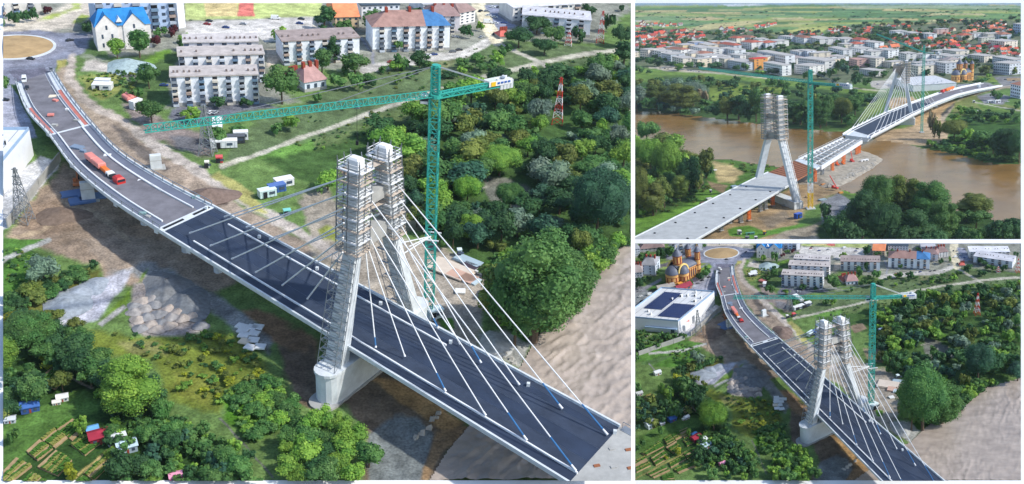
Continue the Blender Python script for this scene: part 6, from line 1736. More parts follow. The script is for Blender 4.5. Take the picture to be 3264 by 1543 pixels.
    for i, q4 in enumerate(beds):
        P = [G('m', *p) for p in q4]; Q = [V.loc(p) for p in P]; k = V.k(P[0])
        if not vis(P[0], 60): continue
        o = thing('vegetable_plot', f"striped vegetable plot, {ORDW[i]} in the garden list from the red shed" if False else f"ploughed vegetable plot with green rows, {PLOTW[i]}", 'garden plot', Q[0], group='vegetable plots')
        R = [p - Q[0] for p in Q]
        MB().hexa([p + Vector((0, 0, -.1)) for p in R][::-1], [p + Vector((0, 0, .28 * k)) for p in R][::-1]).build('soil', SOIL, o)
        n = 7
        for j in range(n):
            t = (j + .5) / n; a, b = R[0].lerp(R[3], t), R[1].lerp(R[2], t)
            if random.random() < .3: continue
            mb = MB(); m = 10
            for s in range(m):
                u0, u1 = s / m, (s + .9) / m; hh = random.uniform(.12, .38) * k; zz = Vector((0, 0, .28 * k + hh / 2))
                mb.beam(a.lerp(b, u0) + zz, a.lerp(b, u1) + zz, random.uniform(.22, .42) * k, hh)
            mb.build('crop_row', TURF if random.random() < .75 else mat('yellow_crop', lin(128, 132, 66), .9, .3, 1.5), o)
    # walls and fences
    for lb, pts, h in (('grey boundary wall of the warehouse yard', (('c', 470, 275), ('c', 300, 490), ('c', 60, 800)), 2.2), ('grey garden wall below the warehouse', (('k', 80, 1108), ('k', 300, 1030), ('k', 530, 950)), 2.0)):
        P = [G(*p) for p in pts]; Q = [V.loc(p) for p in P]; k = V.k(P[1])
        if not vis(P[1], 100): continue
        o = thing('boundary_wall', lb, 'wall', Q[0])
        for a, b in zip(Q[:-1], Q[1:]):
            n = max(2, int((b - a).length / (6 * k)))
            for i in range(n):
                p, q = a.lerp(b, i / n) - Q[0], a.lerp(b, (i + .97) / n) - Q[0]
                MB().beam(p + Vector((0, 0, h / 2 * k)), q + Vector((0, 0, h / 2 * k)), .25 * k, h * k).build('wall_panel', CONC_D, o)
    # drain culvert, rocks along the toe of the bank
    for i in range(26):
        t = random.random(); a = (f'f', 640, 850) if i % 2 else ('f', 100, 0)
        q, k, p = spot('f', *((540 + 120 * t + random.uniform(-12, 12), 975 - 130 * t + random.uniform(-8, 8)) if i % 2 else (900 + 160 * t, 470 + 110 * t + random.uniform(-30, 30))))
        if vis(p, 0):
            ROCKS.append((V, q, random.uniform(.35, .9) * k))


PLOTW = ['beside the dark red shed', 'second from the lawn', 'third from the lawn', 'long one below the lawn', 'at the left edge', 'centre left', 'beside the yellow bush', 'below the cart track', 'lowest long one', 'at the right end of the track', 'lowest right near the trees', 'by the upper grey shed', 'at the very bottom', 'under the hedge', 'behind the white shed']
ORDW = ['first', 'second', 'third', 'fourth', 'fifth', 'sixth', 'seventh', 'eighth', 'ninth', 'tenth', 'eleventh', 'twelfth', 'thirteenth', 'fourteenth', 'fifteenth', 'sixteenth', 'seventeenth', 'eighteenth', 'nineteenth', 'twentieth', 'twenty-first', 'twenty-second', 'twenty-third', 'twenty-fourth']
ROCKS = []


def roundabout():
    c = V.loc((G('k', 702, 120) + G('k', 1056, 110)) / 2); e = V.loc(G('k', 1056, 110)); f_ = V.loc(G('k', 880, 172)); k = V.k(G('k', 880, 120))
    R1 = (e - c).length; R2 = (f_ - c).length; a0 = math.atan2(e.y - c.y, e.x - c.x)
    n = 48
    ring = lambda s, z: [Vector((c.x + R1 * s * math.cos(t) * math.cos(a0) - R2 * s * math.sin(t) * math.sin(a0), c.y + R1 * s * math.cos(t) * math.sin(a0) + R2 * s * math.sin(t) * math.cos(a0), z)) for t in (2 * math.pi * i / n for i in range(n + 1))]
    for nm, s0, s1, z0, z1, m in (('roundabout_kerb', .93, 1.0, .25, .25, CONC), ('roundabout_island', .02, .93, .9, .22, mat('dry_grass', lin(176, 150, 112), .95, .25, .25 / k, .1, .3))):
        mb = MB().strip(ring(s0, z0 * k), ring(s1, z1 * k), 0, .3 * k)
        o = mb.build(nm, m); o.matrix_world = V.T.M; o['kind'] = 'structure'


def valley(view):
    global V, WK
    V = view; T = V.T; mp = V.mapped
    grid_ground(T, 'ground', 4 if not mp else 3, OPS, cc(*MEADOW), 26, 14, mp, GM[mp], ground_relief)
    WK = .5 if mp else 1.0
    sheet(T, 'river', RIVER, .15, RIVM[mp], 5 if not mp else 4, mp, river_waves)
    br, K = bridge()
    roundabout()
    # crane
    bX, bY = px('f', 600, 335); base = TL.at(bX, bY); zj = TL.tall(bX, bY, px('b', 935, 745)[1]); zt = TL.tall(bX, bY, px('b', 950, 512)[1])
    tip = G('a', 1120, 1022, zj); ct = G('b', 1535, 632, zj)
    crane('green tower crane with long jib beside the bridge pylon', V.loc(base), V.loc((base.x, base.y, zj)).z, V.loc((base.x, base.y, zt)).z, V.loc(tip), V.loc(ct), 1.6 * V.k(base))
    # anchor frame holding the crane to the pylon
    o = thing('crane_tie_frame', 'white tie frame holding the crane mast to the pylon', 'tie frame', V.loc(base))
    zt_ = TL.tall(bX, bY, px('d', 890, 860)[1]); m = V.loc((base.x, base.y, zt_)) - V.loc(base); k = V.k(base)
    for x, y in ((665, 915), (690, 1000), (740, 940)):
        e = V.loc(TL.on(*px('d', x, y), K['bf'], K['tdir'])) - V.loc(base)
        MB().beam(m, e, .15 * k).build('tie_beam', WHITE, o)
    for s in (-1, 1): MB().beam(m + Vector((-1.6 * k, s * 1.5 * k, 0)), m + Vector((1.6 * k, s * 1.5 * k, 0)), .2 * k).build('collar', WHITE, o)
    truck_on_deck(); deck_things(); buildings(); place_cars(); small_things()
    for p, h, w, kind, hue, sh in MASTER:
        q = V.loc((p.x, p.y, 0)); k = V.k(p)
        want(q, h * k, w * k, kind, hue, sh)


GM = {False: ground_material('ground_cover', .35), True: ground_material('ground_cover_small', .7)}
RIVM = {False: water_material('silty_river', lin(172, 159, 148), .14, 1.6, .14, (1, 2.0, 1), .6), True: water_material('silty_river_small', lin(172, 159, 148), .14, 3.2, .14, (1, 2.0, 1), .6)}
plant_layout()
valley(VL); valley(VB)

# ================================================================ TOWN, RIVER AND SECOND PYLON (upper right view)
V = VT
def tp(c, *pts): return [px(c, *p) for p in pts]
def PT(c, col, soft, *pts, amp=1.0): return ('poly', tp(c, *pts), cc(*col), soft, 0, amp)
def LT(c, col, soft, wid, *pts): return ('line', tp(c, *pts), cc(*col), soft, wid)


OPT = []
_r = random.Random(5)
_y = 12.0
FIELD = [(120, 158, 96), (138, 168, 92), (104, 146, 92), (160, 176, 98), (200, 186, 132), (92, 134, 88), (182, 184, 116), (128, 160, 108), (170, 176, 118)]
while _y < 104:                       # field strips
    _h = _r.uniform(2.2, 4.0) + (_y - 10) * .07
    _x = 2000 + _r.uniform(0, 60)
    while _x < 3270:
        w_ = _r.uniform(60, 300)
        sl = _r.uniform(-.02, .02)
        OPT.append(('poly', [(_x, _y), (_x + w_, _y + sl * w_), (_x + w_ - 6, _y + _h + sl * w_), (_x - 6, _y + _h)], cc(*_r.choice(FIELD)), 1.2))
        _x += w_ + _r.uniform(-10, 10)
    _y += _h * .92
OPT += [
    ('poly', [(2000, 0), (3270, 0), (3270, 17), (2700, 14), (2000, 18)], cc(150, 176, 190), 4), ('poly', [(2300, 14), (2420, 13), (2440, 17), (2320, 19)], cc(222, 226, 228), 2), ('poly', [(2660, 18), (3000, 16), (3260, 22), (3260, 28), (2700, 27)], cc(176, 190, 160), 3, 0, .7),  # topmost strip: blue of the distant haze painted into the ground colour
    PT('g', (206, 188, 140), 1.5, (480, 185), (760, 165), (930, 180), (700, 203)), PT('g', (206, 196, 146), 1.5, (1360, 175), (1650, 168), (1690, 182), (1400, 193)), PT('g', (196, 198, 116), 2, (1350, 325), (1550, 290), (1918, 250), (1918, 275), (1850, 320), (1500, 345)),
    PT('g', (206, 196, 140), 2, (760, 230), (1290, 195), (1300, 210), (900, 285), (470, 295)), PT('h', (196, 196, 110), 2, (0, 255), (130, 255), (0, 285)), PT('h', (200, 190, 140), 2, (960, 130), (1500, 130), (1550, 150), (1000, 145)), PT('h', (210, 200, 150), 2, (830, 195), (1150, 190), (1450, 182), (1100, 212)),
    PT('g', (206, 206, 200), 1.5, (35, 200), (200, 195), (200, 203), (35, 212)),
    # town
    PT('g', (118, 128, 98), 6, (0, 300), (480, 290), (900, 290), (1918, 330), (2600, 300), (2600, 760), (1918, 780), (1500, 760), (900, 700), (400, 680), (0, 640)),
    PT('h', (116, 126, 98), 6, (-20, 290), (450, 230), (800, 230), (1900, 190), (1900, 780), (1450, 800), (1200, 820), (700, 780), (-20, 800)),
    PT('g', (92, 122, 66), 4, (1250, 440), (1730, 440), (1730, 470), (1300, 480)), PT('g', (206, 190, 160), 3, (1150, 380), (1300, 360), (1330, 375), (1180, 395)),
    LT('h', (196, 194, 190), 2, 4, (320, 400), (380, 310), (420, 250)), LT('h', (190, 188, 186), 2, 4, (1860, 560), (1800, 520), (1700, 470)),
    PT('g', (200, 190, 176), 2, (180, 655), (400, 640), (700, 690), (950, 712), (700, 715), (350, 690)), PT('h', (196, 190, 180), 3, (400, 790), (650, 770), (640, 850), (480, 860), (420, 840)),
    # levee and meadows
    PT('g', (122, 152, 70), 4, (0, 665), (300, 680), (700, 705), (1100, 745), (1700, 790), (1918, 800), (1918, 870), (1500, 830), (1000, 775), (500, 745), (0, 760)),
    PT('h', (120, 150, 66), 4, (-20, 830), (300, 855), (480, 880), (480, 900), (300, 910), (-20, 890)),
    LT('g', (206, 198, 170), 1.5, 3.5, (180, 655), (500, 690), (900, 718), (1300, 760), (1700, 780)), LT('h', (206, 198, 170), 1.5, 3.5, (230, 850), (400, 870), (560, 885)),
    PT('g', (72, 100, 52), 8, (0, 760), (500, 745), (1000, 780), (1500, 830), (1918, 870), (1918, 1260), (1300, 1215), (700, 1150), (0, 1095)), PT('h', (72, 100, 52), 8, (-20, 890), (480, 900), (560, 1000), (300, 1230), (-20, 1260)),
    PT('g', (136, 158, 72), 5, (760, 850), (900, 810), (1250, 820), (1500, 860), (1500, 900), (1230, 930), (1180, 1000), (880, 1000), (780, 980)), PT('g', (116, 146, 66), 5, (35, 720), (300, 730), (330, 780), (180, 800), (35, 790)), PT('h', (128, 150, 70), 5, (400, 960), (560, 960), (520, 1060), (400, 1130), (300, 1180)),
    # far bank: site ground right of the bridge
    PT('h', (196, 168, 130), 5, (560, 1000), (640, 960), (820, 930), (900, 1010), (800, 1100), (620, 1060)), PT('h', (202, 172, 132), 5, (830, 1110), (1000, 1040), (1150, 985), (1240, 980), (1100, 1110), (1120, 1230), (830, 1230)),
    PT('j', (196, 172, 140), 5, (440, 130), (700, 90), (860, 60), (1100, -20), (1200, 60), (1150, 210), (1000, 260), (800, 250), (600, 230), (440, 215)),
    LT('h', (180, 166, 146), 3, 14, (1110, 1150), (1200, 1040), (1350, 940), (1500, 880), (1750, 830), (1880, 810)), PT('h', (134, 144, 84), 5, (1230, 1000), (1400, 920), (1870, 1040), (1870, 1140), (1500, 1180), (1180, 1180)), PT('h', (112, 142, 68), 4, (1400, 960), (1870, 1080), (1870, 1170), (1500, 1080)),
    LT('h', (204, 200, 182), 1.5, 3.5, (1410, 990), (1600, 1030), (1870, 1075)), PT('h', (168, 172, 180), 3, (1240, 820), (1550, 800), (1600, 830), (1260, 870)), PT('h', (150, 150, 150), 3, (1450, 760), (1700, 740), (1880, 745), (1880, 830), (1700, 840), (1640, 800)), PT('h', (136, 160, 76), 3, (1440, 740), (1600, 740), (1650, 790), (1540, 800)),
    PT('h', (186, 160, 124), 2, (1730, 760), (1900, 752), (1900, 785), (1740, 782)), PT('h', (84, 84, 84), 4, (1090, 1110), (1230, 1000), (1200, 1060), (1110, 1130)), PT('j', (70, 104, 50), 8, (900, 290), (1150, 200), (1300, -60), (1900, -60), (1900, 450), (1600, 440), (1300, 360)),
    PT('h', (150, 150, 156), 4, (1440, 930), (1600, 900), (1780, 940), (1700, 1010), (1520, 1000)),
    # near bank
    PT('i', (92, 128, 56), 8, (-20, 170), (650, 365), (900, 380), (1130, 425), (1400, 455), (1500, 560), (700, 960), (-20, 1200)),
    PT('i', (72, 100, 48), 8, (-20, 180), (500, 260), (720, 440), (760, 600), (500, 820), (250, 950), (-20, 950)), PT('i', (206, 184, 132), 6, (800, 410), (980, 430), (1090, 500), (1000, 600), (860, 610), (820, 520)), PT('i', (150, 130, 100), 5, (750, 600), (950, 640), (900, 720), (780, 660)),
    PT('i', (112, 154, 60), 5, (-20, 960), (300, 930), (620, 800), (780, 660), (880, 730), (500, 920), (-20, 1150)),
    PT('i', (176, 152, 118), 8, (600, 1200), (900, 1000), (1400, 780), (1640, 600), (1900, 470), (2100, 560), (2050, 720), (1900, 780), (1700, 900), (1500, 1200)), PT('i', (150, 136, 116), 6, (1250, 960), (1500, 880), (1560, 960), (1350, 1050)),
    PT('i', (98, 144, 58), 5, (930, 1070), (1150, 1030), (1300, 1080), (1700, 1000), (1640, 1060), (1330, 1130), (1200, 1180), (960, 1140)), PT('i', (172, 160, 140), 5, (1280, 1190), (1500, 1080), (1700, 1040), (1918, 960), (1918, 1190)),
    PT('j', (146, 148, 152), 5, (-60, 800), (100, 720), (240, 800), (200, 1000), (-60, 1020)), PT('j', (58, 86, 44), 8, (-100, 1000), (220, 900), (300, 760), (700, 860), (1200, 930), (1560, 960), (1900, 1010), (1900, 1200), (-100, 1200)), PT('j', (112, 152, 60), 4, (130, 680), (280, 690), (260, 740), (160, 720)),
]
RIVT = tp('g', (0, 1084), (200, 1092), (420, 1108), (700, 1138), (950, 1178), (1250, 1206)) + tp('i', (1530, 98), (1750, 112), (1918, 125)) + tp('j', (160, 128), (340, 198), (430, 208), (600, 226), (760, 246), (900, 288), (1100, 318), (1300, 358), (1500, 420), (1640, 445), (1900, 436), (1900, 1014), (1750, 1024), (1560, 965), (1300, 915), (900, 870), (500, 780), (180, 700), (0, 640)) + tp('i', (1700, 560), (1500, 480), (1390, 452), (1250, 436), (1130, 420), (1000, 394), (850, 384), (650, 362), (400, 290), (0, 175))
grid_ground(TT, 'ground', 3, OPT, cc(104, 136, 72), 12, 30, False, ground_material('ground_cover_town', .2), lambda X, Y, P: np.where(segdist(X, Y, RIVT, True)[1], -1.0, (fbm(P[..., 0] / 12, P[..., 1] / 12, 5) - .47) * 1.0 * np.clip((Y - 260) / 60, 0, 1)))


def town_waves(P, d):
    u, v = P[..., 0] / 1.0, P[..., 1] / 1.0
    s = np.clip((TT.at(2900, 480).y + 30 - v) / 60, 0, 1) * np.clip((u - TT.at(2850, 500).x) / 30, 0, 1)
    return ((fbm(u / 5, v / 3, 31) - .47) * .9 * s + (fbm(u / 9, v / 5, 35) - .47) * .08) * np.clip(d / 20, 0, 1)


sheet(TT, 'river', RIVT, .1, water_material('brown_river', lin(138, 106, 60), .22, .5, .10, (1, 1, 1), 0, .2), 5, False, town_waves)
SPIT = tp('i', (1560, 600), (1640, 420), (1918, 290)) + tp('j', (100, 240), (330, 292), (450, 330), (540, 375), (565, 392), (530, 420), (460, 480), (360, 540), (230, 620), (100, 675), (0, 690)) + tp('i', (1800, 640), (1640, 640))
sheet(TT, 'gravel_spit', SPIT, .5, mat('spit_gravel', lin(164, 156, 142), .95, .4, .45, .1, .5), 4, False, lambda P, d: (fbm(P[..., 0] / 3, P[..., 1] / 3, 51) - .47) * .9 * np.clip(d / 10, 0, 1) + np.clip(d / 16, 0, 1) * 1.5 - .9)
for i_ in range(150):           # rip-rap on the spit flank
    t_ = random.random(); a_ = px('j', 30 + 420 * t_ + random.uniform(-26, 26), 640 - 200 * t_ + random.uniform(-26, 26))
    ROCKS.append((VT, TT.at(*a_) + Vector((0, 0, .7)), random.uniform(.6, 1.3)))


def tower_bridge():
    Z = 8.0
    g = lambda c, x, y, z=Z: TT.at(*px(c, x, y), z)
    org = g('i', 1420, 640, 0)
    o = thing('road_bridge_under_construction', 'bridge under construction with bare concrete deck and scaffolded near pylon', 'bridge', org)
    D = lambda ps: [p - org for p in ps]
    W_ = [g('i', -565, 1446), g('i', 35, 1150), g('i', 620, 861), g('i', 1210, 570), g('i', 1335, 515)]; E_ = [g('i', 20, 1529), g('i', 620, 1178), g('i', 1080, 909), g('i', 1540, 640), g('i', 1615, 588)]
    MB().strip(D(W_), D(E_), 0, .7).build('concrete_deck', mat('new_concrete', lin(182, 185, 186), .8, .16, .3), o)
    MB().strip(D(mix(W_, E_, .12)), D(mix(W_, E_, .88)), -.72, 1.4).build('box_girder', CONC_D, o)
    for t in (.0, 1.0):
        p, q = shell_line(W_, E_, t, .4, .3, 0); MB().strip(D([x + Vector((0, 0, .35)) for x in p]), D([x + Vector((0, 0, .35)) for x in q]), 0, .36).build('edge_beam', CONC, o)
    for s in range(2, 9):
        for t in (.17, .83):
            a, b = W_[0].lerp(W_[3], s / 9), E_[0].lerp(E_[3], s / 9); c = a.lerp(b, t) - org
            ab = part('anchor_bracket', unit(DARK), o, c, (0, 0, .5), (.5, .9, .35))
    b0, b1, e0, e1 = g('i', 1335, 515), g('i', 1595, 402), g('i', 1615, 588), g('i', 1800, 482)
    fw = MB().strip(D([b0, b1]), D([e0, e1]), -.1, .5).build('formwork_deck', RUST, o, label='rust-brown formwork deck between pylon and steel frame')
    for i in range(9):
        a, b = b0.lerp(b1, (i + .5) / 9), e0.lerp(e1, (i + .5) / 9); MB().beam(a - org + Vector((0, 0, .02)), b - org + Vector((0, 0, .02)), .12, .1).build('rebar_row', mat('dark_rebar', lin(96, 66, 52), .8, .2, 1), fw)
    MB().strip(D([g('i', 1595, 400), g('i', 1640, 380)]), D([g('i', 1802, 480), g('i', 1850, 455)]), 0, .8).build('cross_slab', CONC, o)
    # white steel frame
    w0, w1, q0, q1 = g('i', 1630, 388), g('j', 140, 182), g('i', 1845, 462), g('j', 325, 208)
    for a, b in ((w0, w1), (q0, q1)):
        MB().beam(a - org + Vector((0, 0, -.6)), b - org + Vector((0, 0, -.6)), .9, 1.8).build('main_girder', STEEL_W, o)
    for i in range(12):
        a, b = w0.lerp(w1, (i + .3) / 11.6), q0.lerp(q1, (i + .3) / 11.6); MB().beam(a - org + Vector((0, 0, -.4)), b - org + Vector((0, 0, -.4)), .35, 1.0).build('cross_girder', STEEL_W, o)
    for t in (.33, .66):
        a, b = w0.lerp(q0, t), w1.lerp(q1, t); MB().beam(a - org + Vector((0, 0, -.1)), b - org + Vector((0, 0, -.1)), .22, .4).build('stringer', STEEL_W, o)
    for a, b in ((w0, w1), (q0, q1)):
        mb = MB()
        for i in range(16):
            c = a.lerp(b, i / 15) - org; mb.beam(c, c + Vector((0, 0, 1.2)), .08)
        mb.beam(a - org + Vector((0, 0, 1.2)), b - org + Vector((0, 0, 1.2)), .1); mb.build('handrail', STEEL_W, o)
    # pylon
    def pylon(o, org, fl, fr, kl, kr, hl, hr, W, scaf_label, tone, stairs):
        td = Vector((fr.x - fl.x, fr.y - fl.y, 0)).normalized(); ld = Vector((-td.y, td.x, 0))
        on = lambda p: TT.on(*p, fl, td)
        kl, kr, hl, hr = on(kl), on(kr), on(hl), on(hr)
        for f, kk, h in ((fl, kl, hl), (fr, kr, hr)):
            mb = MB(); ring = [[p + td * (a * w) + ld * (b * w * 1.35) - org for a, b in ((-1, -1), (1, -1), (1, 1), (-1, 1))] for p, w in ((f, W), (kk, W * .92), (h, W * .85))]
            mb.hexa(ring[0], ring[1]); mb.hexa(ring[1], ring[2]); mb.build('pylon_leg', CONC, o)
            mb = MB(); c = [p + Vector((0, 0, .01)) for p in ring[2]]; t = [p + Vector((0, 0, W * 1.3)) for p in c]; m = sum(t, Vector()) / 4; mb.hexa(c, t); mb.hexa(t, [p.lerp(m, .25) + Vector((0, 0, W * .25)) for p in t]); mb.build('pylon_cap', WHITE, o)
        for z0, z1 in ((.0, .16), (.5, .62)):
            a0, b0_, a1, b1_ = kl.lerp(hl, z0), kr.lerp(hr, z0), kl.lerp(hl, z1), kr.lerp(hr, z1)
            MB().hexa([p + ld * s - org for p, s in ((a0, -W), (b0_, -W), (b0_, W), (a0, W))], [p + ld * s - org for p, s in ((a1, -W), (b1_, -W), (b1_, W), (a1, W))]).build('cross_beam', CONC_D, o)
        gz = lambda p: Vector((p.x, p.y, 0))
        a, b = gz(fl) - td * W * 1.2, gz(fr) + td * W * 1.6
        zt = min(fl.z, fr.z) + .2
        MB().hexa([a - ld * W * 2 - org, b - ld * W * 2 - org, b + ld * W * 2 - org, a + ld * W * 2 - org], [p + Vector((0, 0, zt)) for p in (a - ld * W * 2 - org, b - ld * W * 2 - org, b + ld * W * 2 - org, a + ld * W * 2 - org)]).build('pylon_pier', CONC, o)
        s_ = thing('scaffolding', scaf_label, 'scaffolding', org)
        for kk, h in ((kl, hl), (kr, hr)):
            n = 8
            for i in range(n + 1):
                p = kk.lerp(h, i / n); q = [p + td * (a * W * 2.0) + ld * (b_ * W * 2.0) - org for a, b_ in ((-1, -1), (1, -1), (1, 1), (-1, 1))]
                pm = MB()
                for e in range(4): pm.beam(q[e], q[(e + 1) % 4], W * .8, .22)
                pm.build('platform', WOOD, s_)
                rm = MB()
                for e in range(4):
                    rm.beam(q[e] + Vector((0, 0, 1.1)), q[(e + 1) % 4] + Vector((0, 0, 1.1)), .2)
                    if i < n:
                        q2 = (kk.lerp(h, (i + 1) / n) + td * ((-1, 1, 1, -1)[e] * W * 2.0) + ld * ((-1, -1, 1, 1)[e] * W * 2.0)) - org
                        rm.beam(q[e], q2, .22); rm.beam(q[e].lerp(q[(e + 1) % 4], .5), q2.lerp(q[(e + 1) % 4] + (q2 - q[e]), .5), .11)
                rm.build('scaffold_frame', STEEL, s_)
        for i in range(0, 9, 2):
            a_, b_ = kl.lerp(hl, i / 8), kr.lerp(hr, i / 8)
            gm = MB()
            for s in (-1.6, 1.6): gm.beam(a_ + ld * W * s - org, b_ + ld * W * s - org, W * .7, .25); gm.beam(a_ + ld * W * s - org + Vector((0, 0, 1.3)), b_ + ld * W * s - org + Vector((0, 0, 1.3)), .2)
            gm.build('gangway', WOOD, s_)
        if stairs:
            for i in range(10):
                p0, p1 = fr.lerp(kr, i / 10) + td * W * 2.0, fr.lerp(kr, (i + 1) / 10) + td * W * 2.0
                mb = MB()
                for a, b_ in ((-.6, -1), (.6, -1), (.6, 1), (-.6, 1)): mb.beam(p0 + td * a + ld * b_ - org, p1 + td * a + ld * b_ - org, .14)
                mb.beam(p0 + ld - org, p1 - ld - org, .12); mb.beam(p0 - ld - org, p0 + ld - org, .5, .1); mb.build('stair_tower', STEEL_W, s_)
        return td, ld, kl, kr, hl, hr
    pylon(o, org, g('i', 1245, 560), g('i', 1612, 800, 3.0), px('i', 1335, 185), px('i', 1462, 190), px('g', 1330, 945), px('g', 1448, 965), 1.1, 'weathered plank scaffolding round the near pylon head', 1, True)
    # temporary towers under the deck
    k = 0
    for c, x, y, m in (('i', 1380, 850, ORANGE), ('i', 1260, 900, STEEL), ('i', 1150, 990, ORANGE), ('i', 1070, 1010, STEEL), ('i', 1420, 800, STEEL), ('i', 960, 1020, STEEL), ('i', 1790, 620, ORANGE), ('i', 880, 1090, STEEL), ('i', 1860, 560, STEEL), ('j', 40, 520, ORANGE), ('j', 150, 440, ORANGE), ('j', 275, 360, ORANGE), ('j', 300, 350, ORANGE), ('i', 1310, 880, STEEL)):
        p = TT.at(*px(c, x, y)); k += 1
        s = thing('shoring_tower', f"{'orange' if m is ORANGE else 'grey'} shoring tower, {ORDW[k - 1]} in the row under the unfinished deck", 'shoring tower', p + Vector((0, 0, .4)), .4, group='shoring towers')
        truss(MB(), (0, 0, .3), (0, 0, 6.4), 1.1, 1.1, 6, .12).build('lattice', m, s); MB().box(-.9, .9, -.9, .9, 0, .3).build('base_plate', CONC_D, s); MB().box(-.8, .8, -.8, .8, 6.41, 6.65).build('head_plate', m, s)
    # ---------- far bridge
    S = [('j', (140, 150), (410, 185), 8), ('j', (215, 104), (425, 166), 8), ('h', (430, 1155), (700, 1180), 8), ('h', (550, 1098), (812, 1118), 8), ('h', (800, 1000), (1055, 1002), 7.6), ('h', (1080, 900), (1262, 922), 6), ('h', (1290, 848), (1450, 876), 4), ('h', (1480, 808), (1690, 834), 1.2)]
    wl = [g(c, *a, z) for c, a, b, z in S]; el = [g(c, *b, z) for c, a, b, z in S]
    org2 = g('h', 690, 1110, 0)
    f = thing('cable_stayed_bridge', 'cable-stayed bridge with dark asphalt deck on the far bank', 'bridge', org2)
    D2 = lambda ps: [p - org2 for p in ps]
    MB().strip(D2(wl[:5]), D2(el[:5]), 0, .7).build('main_slab', CONC, f); MB().strip(D2(wl[4:]), D2(el[4:]), 0, .7).build('approach_slab', CONC, f)
    MB().strip(D2(mix(wl, el, .1)), D2(mix(wl, el, .9)), -.72, 1.5).build('box_girder', CONC, f)
    MB().strip(D2(mix(wl[1:5], el[1:5], .03)), D2(mix(wl[1:5], el[1:5], .97)), .03).build('carriageway', ASPH_NEW, f); MB().strip(D2(mix(wl[4:], el[4:], .1)), D2(mix(wl[4:], el[4:], .9)), .03).build('carriageway', ASPH_OLD, f)
    for t, h in ((0, .7), (1, .7), (.14, .35), (.86, .35)):
        p, q = shell_line(wl, el, t, .45, .3, 0); MB().strip(D2([x + Vector((0, 0, h)) for x in p]), D2([x + Vector((0, 0, h)) for x in q]), 0, h + .02).build('edge_beam' if t in (0, 1) else 'kerb', WHITE, f)
    for x, y in ((1290, 950), (1460, 890), (1080, 1010), (1045, 1040)):
        p = g('h', x, y, 0); MB().box(p.x - org2.x - .8, p.x - org2.x + .8, p.y - org2.y - 1.4, p.y - org2.y + 1.4, 0, 5).build('pier_column', CONC, f)
    td, ld, kl, kr, hl, hr = pylon(f, org2, g('h', 552, 1090), g('h', 815, 1150, 4.0), px('h', 668, 690), px('h', 750, 800), px('h', 672, 640), px('h', 760, 612), 1.05, 'dark weathered scaffolding round the far pylon head', 0, False)
    for a, b, hd, kk, n in ((wl[1], wl[3], hl, kl, 7), (el[1], el[3], hr, kr, 7)):
        for i in range(n):
            p = a.lerp(b, i / n * .92 + .02) - org2; q = hd.lerp(kk, .1 + .12 * i) - org2
            cb = MB().tube(p, q, .11, None, 5).build('stay_cable', WHITE, f); MB().tube(p, p.lerp(q, .05), .3, None, 6).build('cable_sleeve', STEEL_W, cb)
    for a, b, hd, kk, n in ((wl[3], wl[4], hl, kl, 5), (el[3], el[4], hr, kr, 6)):
        for i in range(n):
            p = b.lerp(a, i / n * .8 + .05) - org2; q = hd.lerp(kk, .1 + .14 * i) - org2
            MB().tube(p, q, .11, None, 5).build('stay_cable', WHITE, f)
    # cranes
    for lb, c, b, j, hd, tip, ct, w, lo in (('green tower crane standing beside the near pylon', 'i', (1745, 872), ('g', 1755, 805), ('g', 1762, 682), ('g', 660, 668), ('h', 225, 842), 1.75, .22), ('green tower crane on the far bank beside the far pylon', 'j', (907, 128), ('h', 955, 512), ('h', 968, 440), ('h', 470, 335), ('h', 1085, 522), 1.1, None)):
        X, Y = px(c, *b); p = TT.at(X, Y); zj = TT.tall(X, Y, px(*j)[1]); zt = TT.tall(X, Y, px(*hd)[1])
        # the jib is level: keep its plan direction and reach from the tip pixel
        T_ = TT.at(*px(*tip), zj) if px(*tip)[1] > -100 else None
        C_ = TT.at(*px(*ct), zj)
        def lev(q):
            d = q - p; d.z = 0
            return Vector((p.x + d.x, p.y + d.y, zj))
        crane(lb, p, zj, zt, lev(T_), lev(C_), w, lo)
    t = thing('bank_lift', 'x', 'x', org) if False else None


tower_bridge()


KID = {}


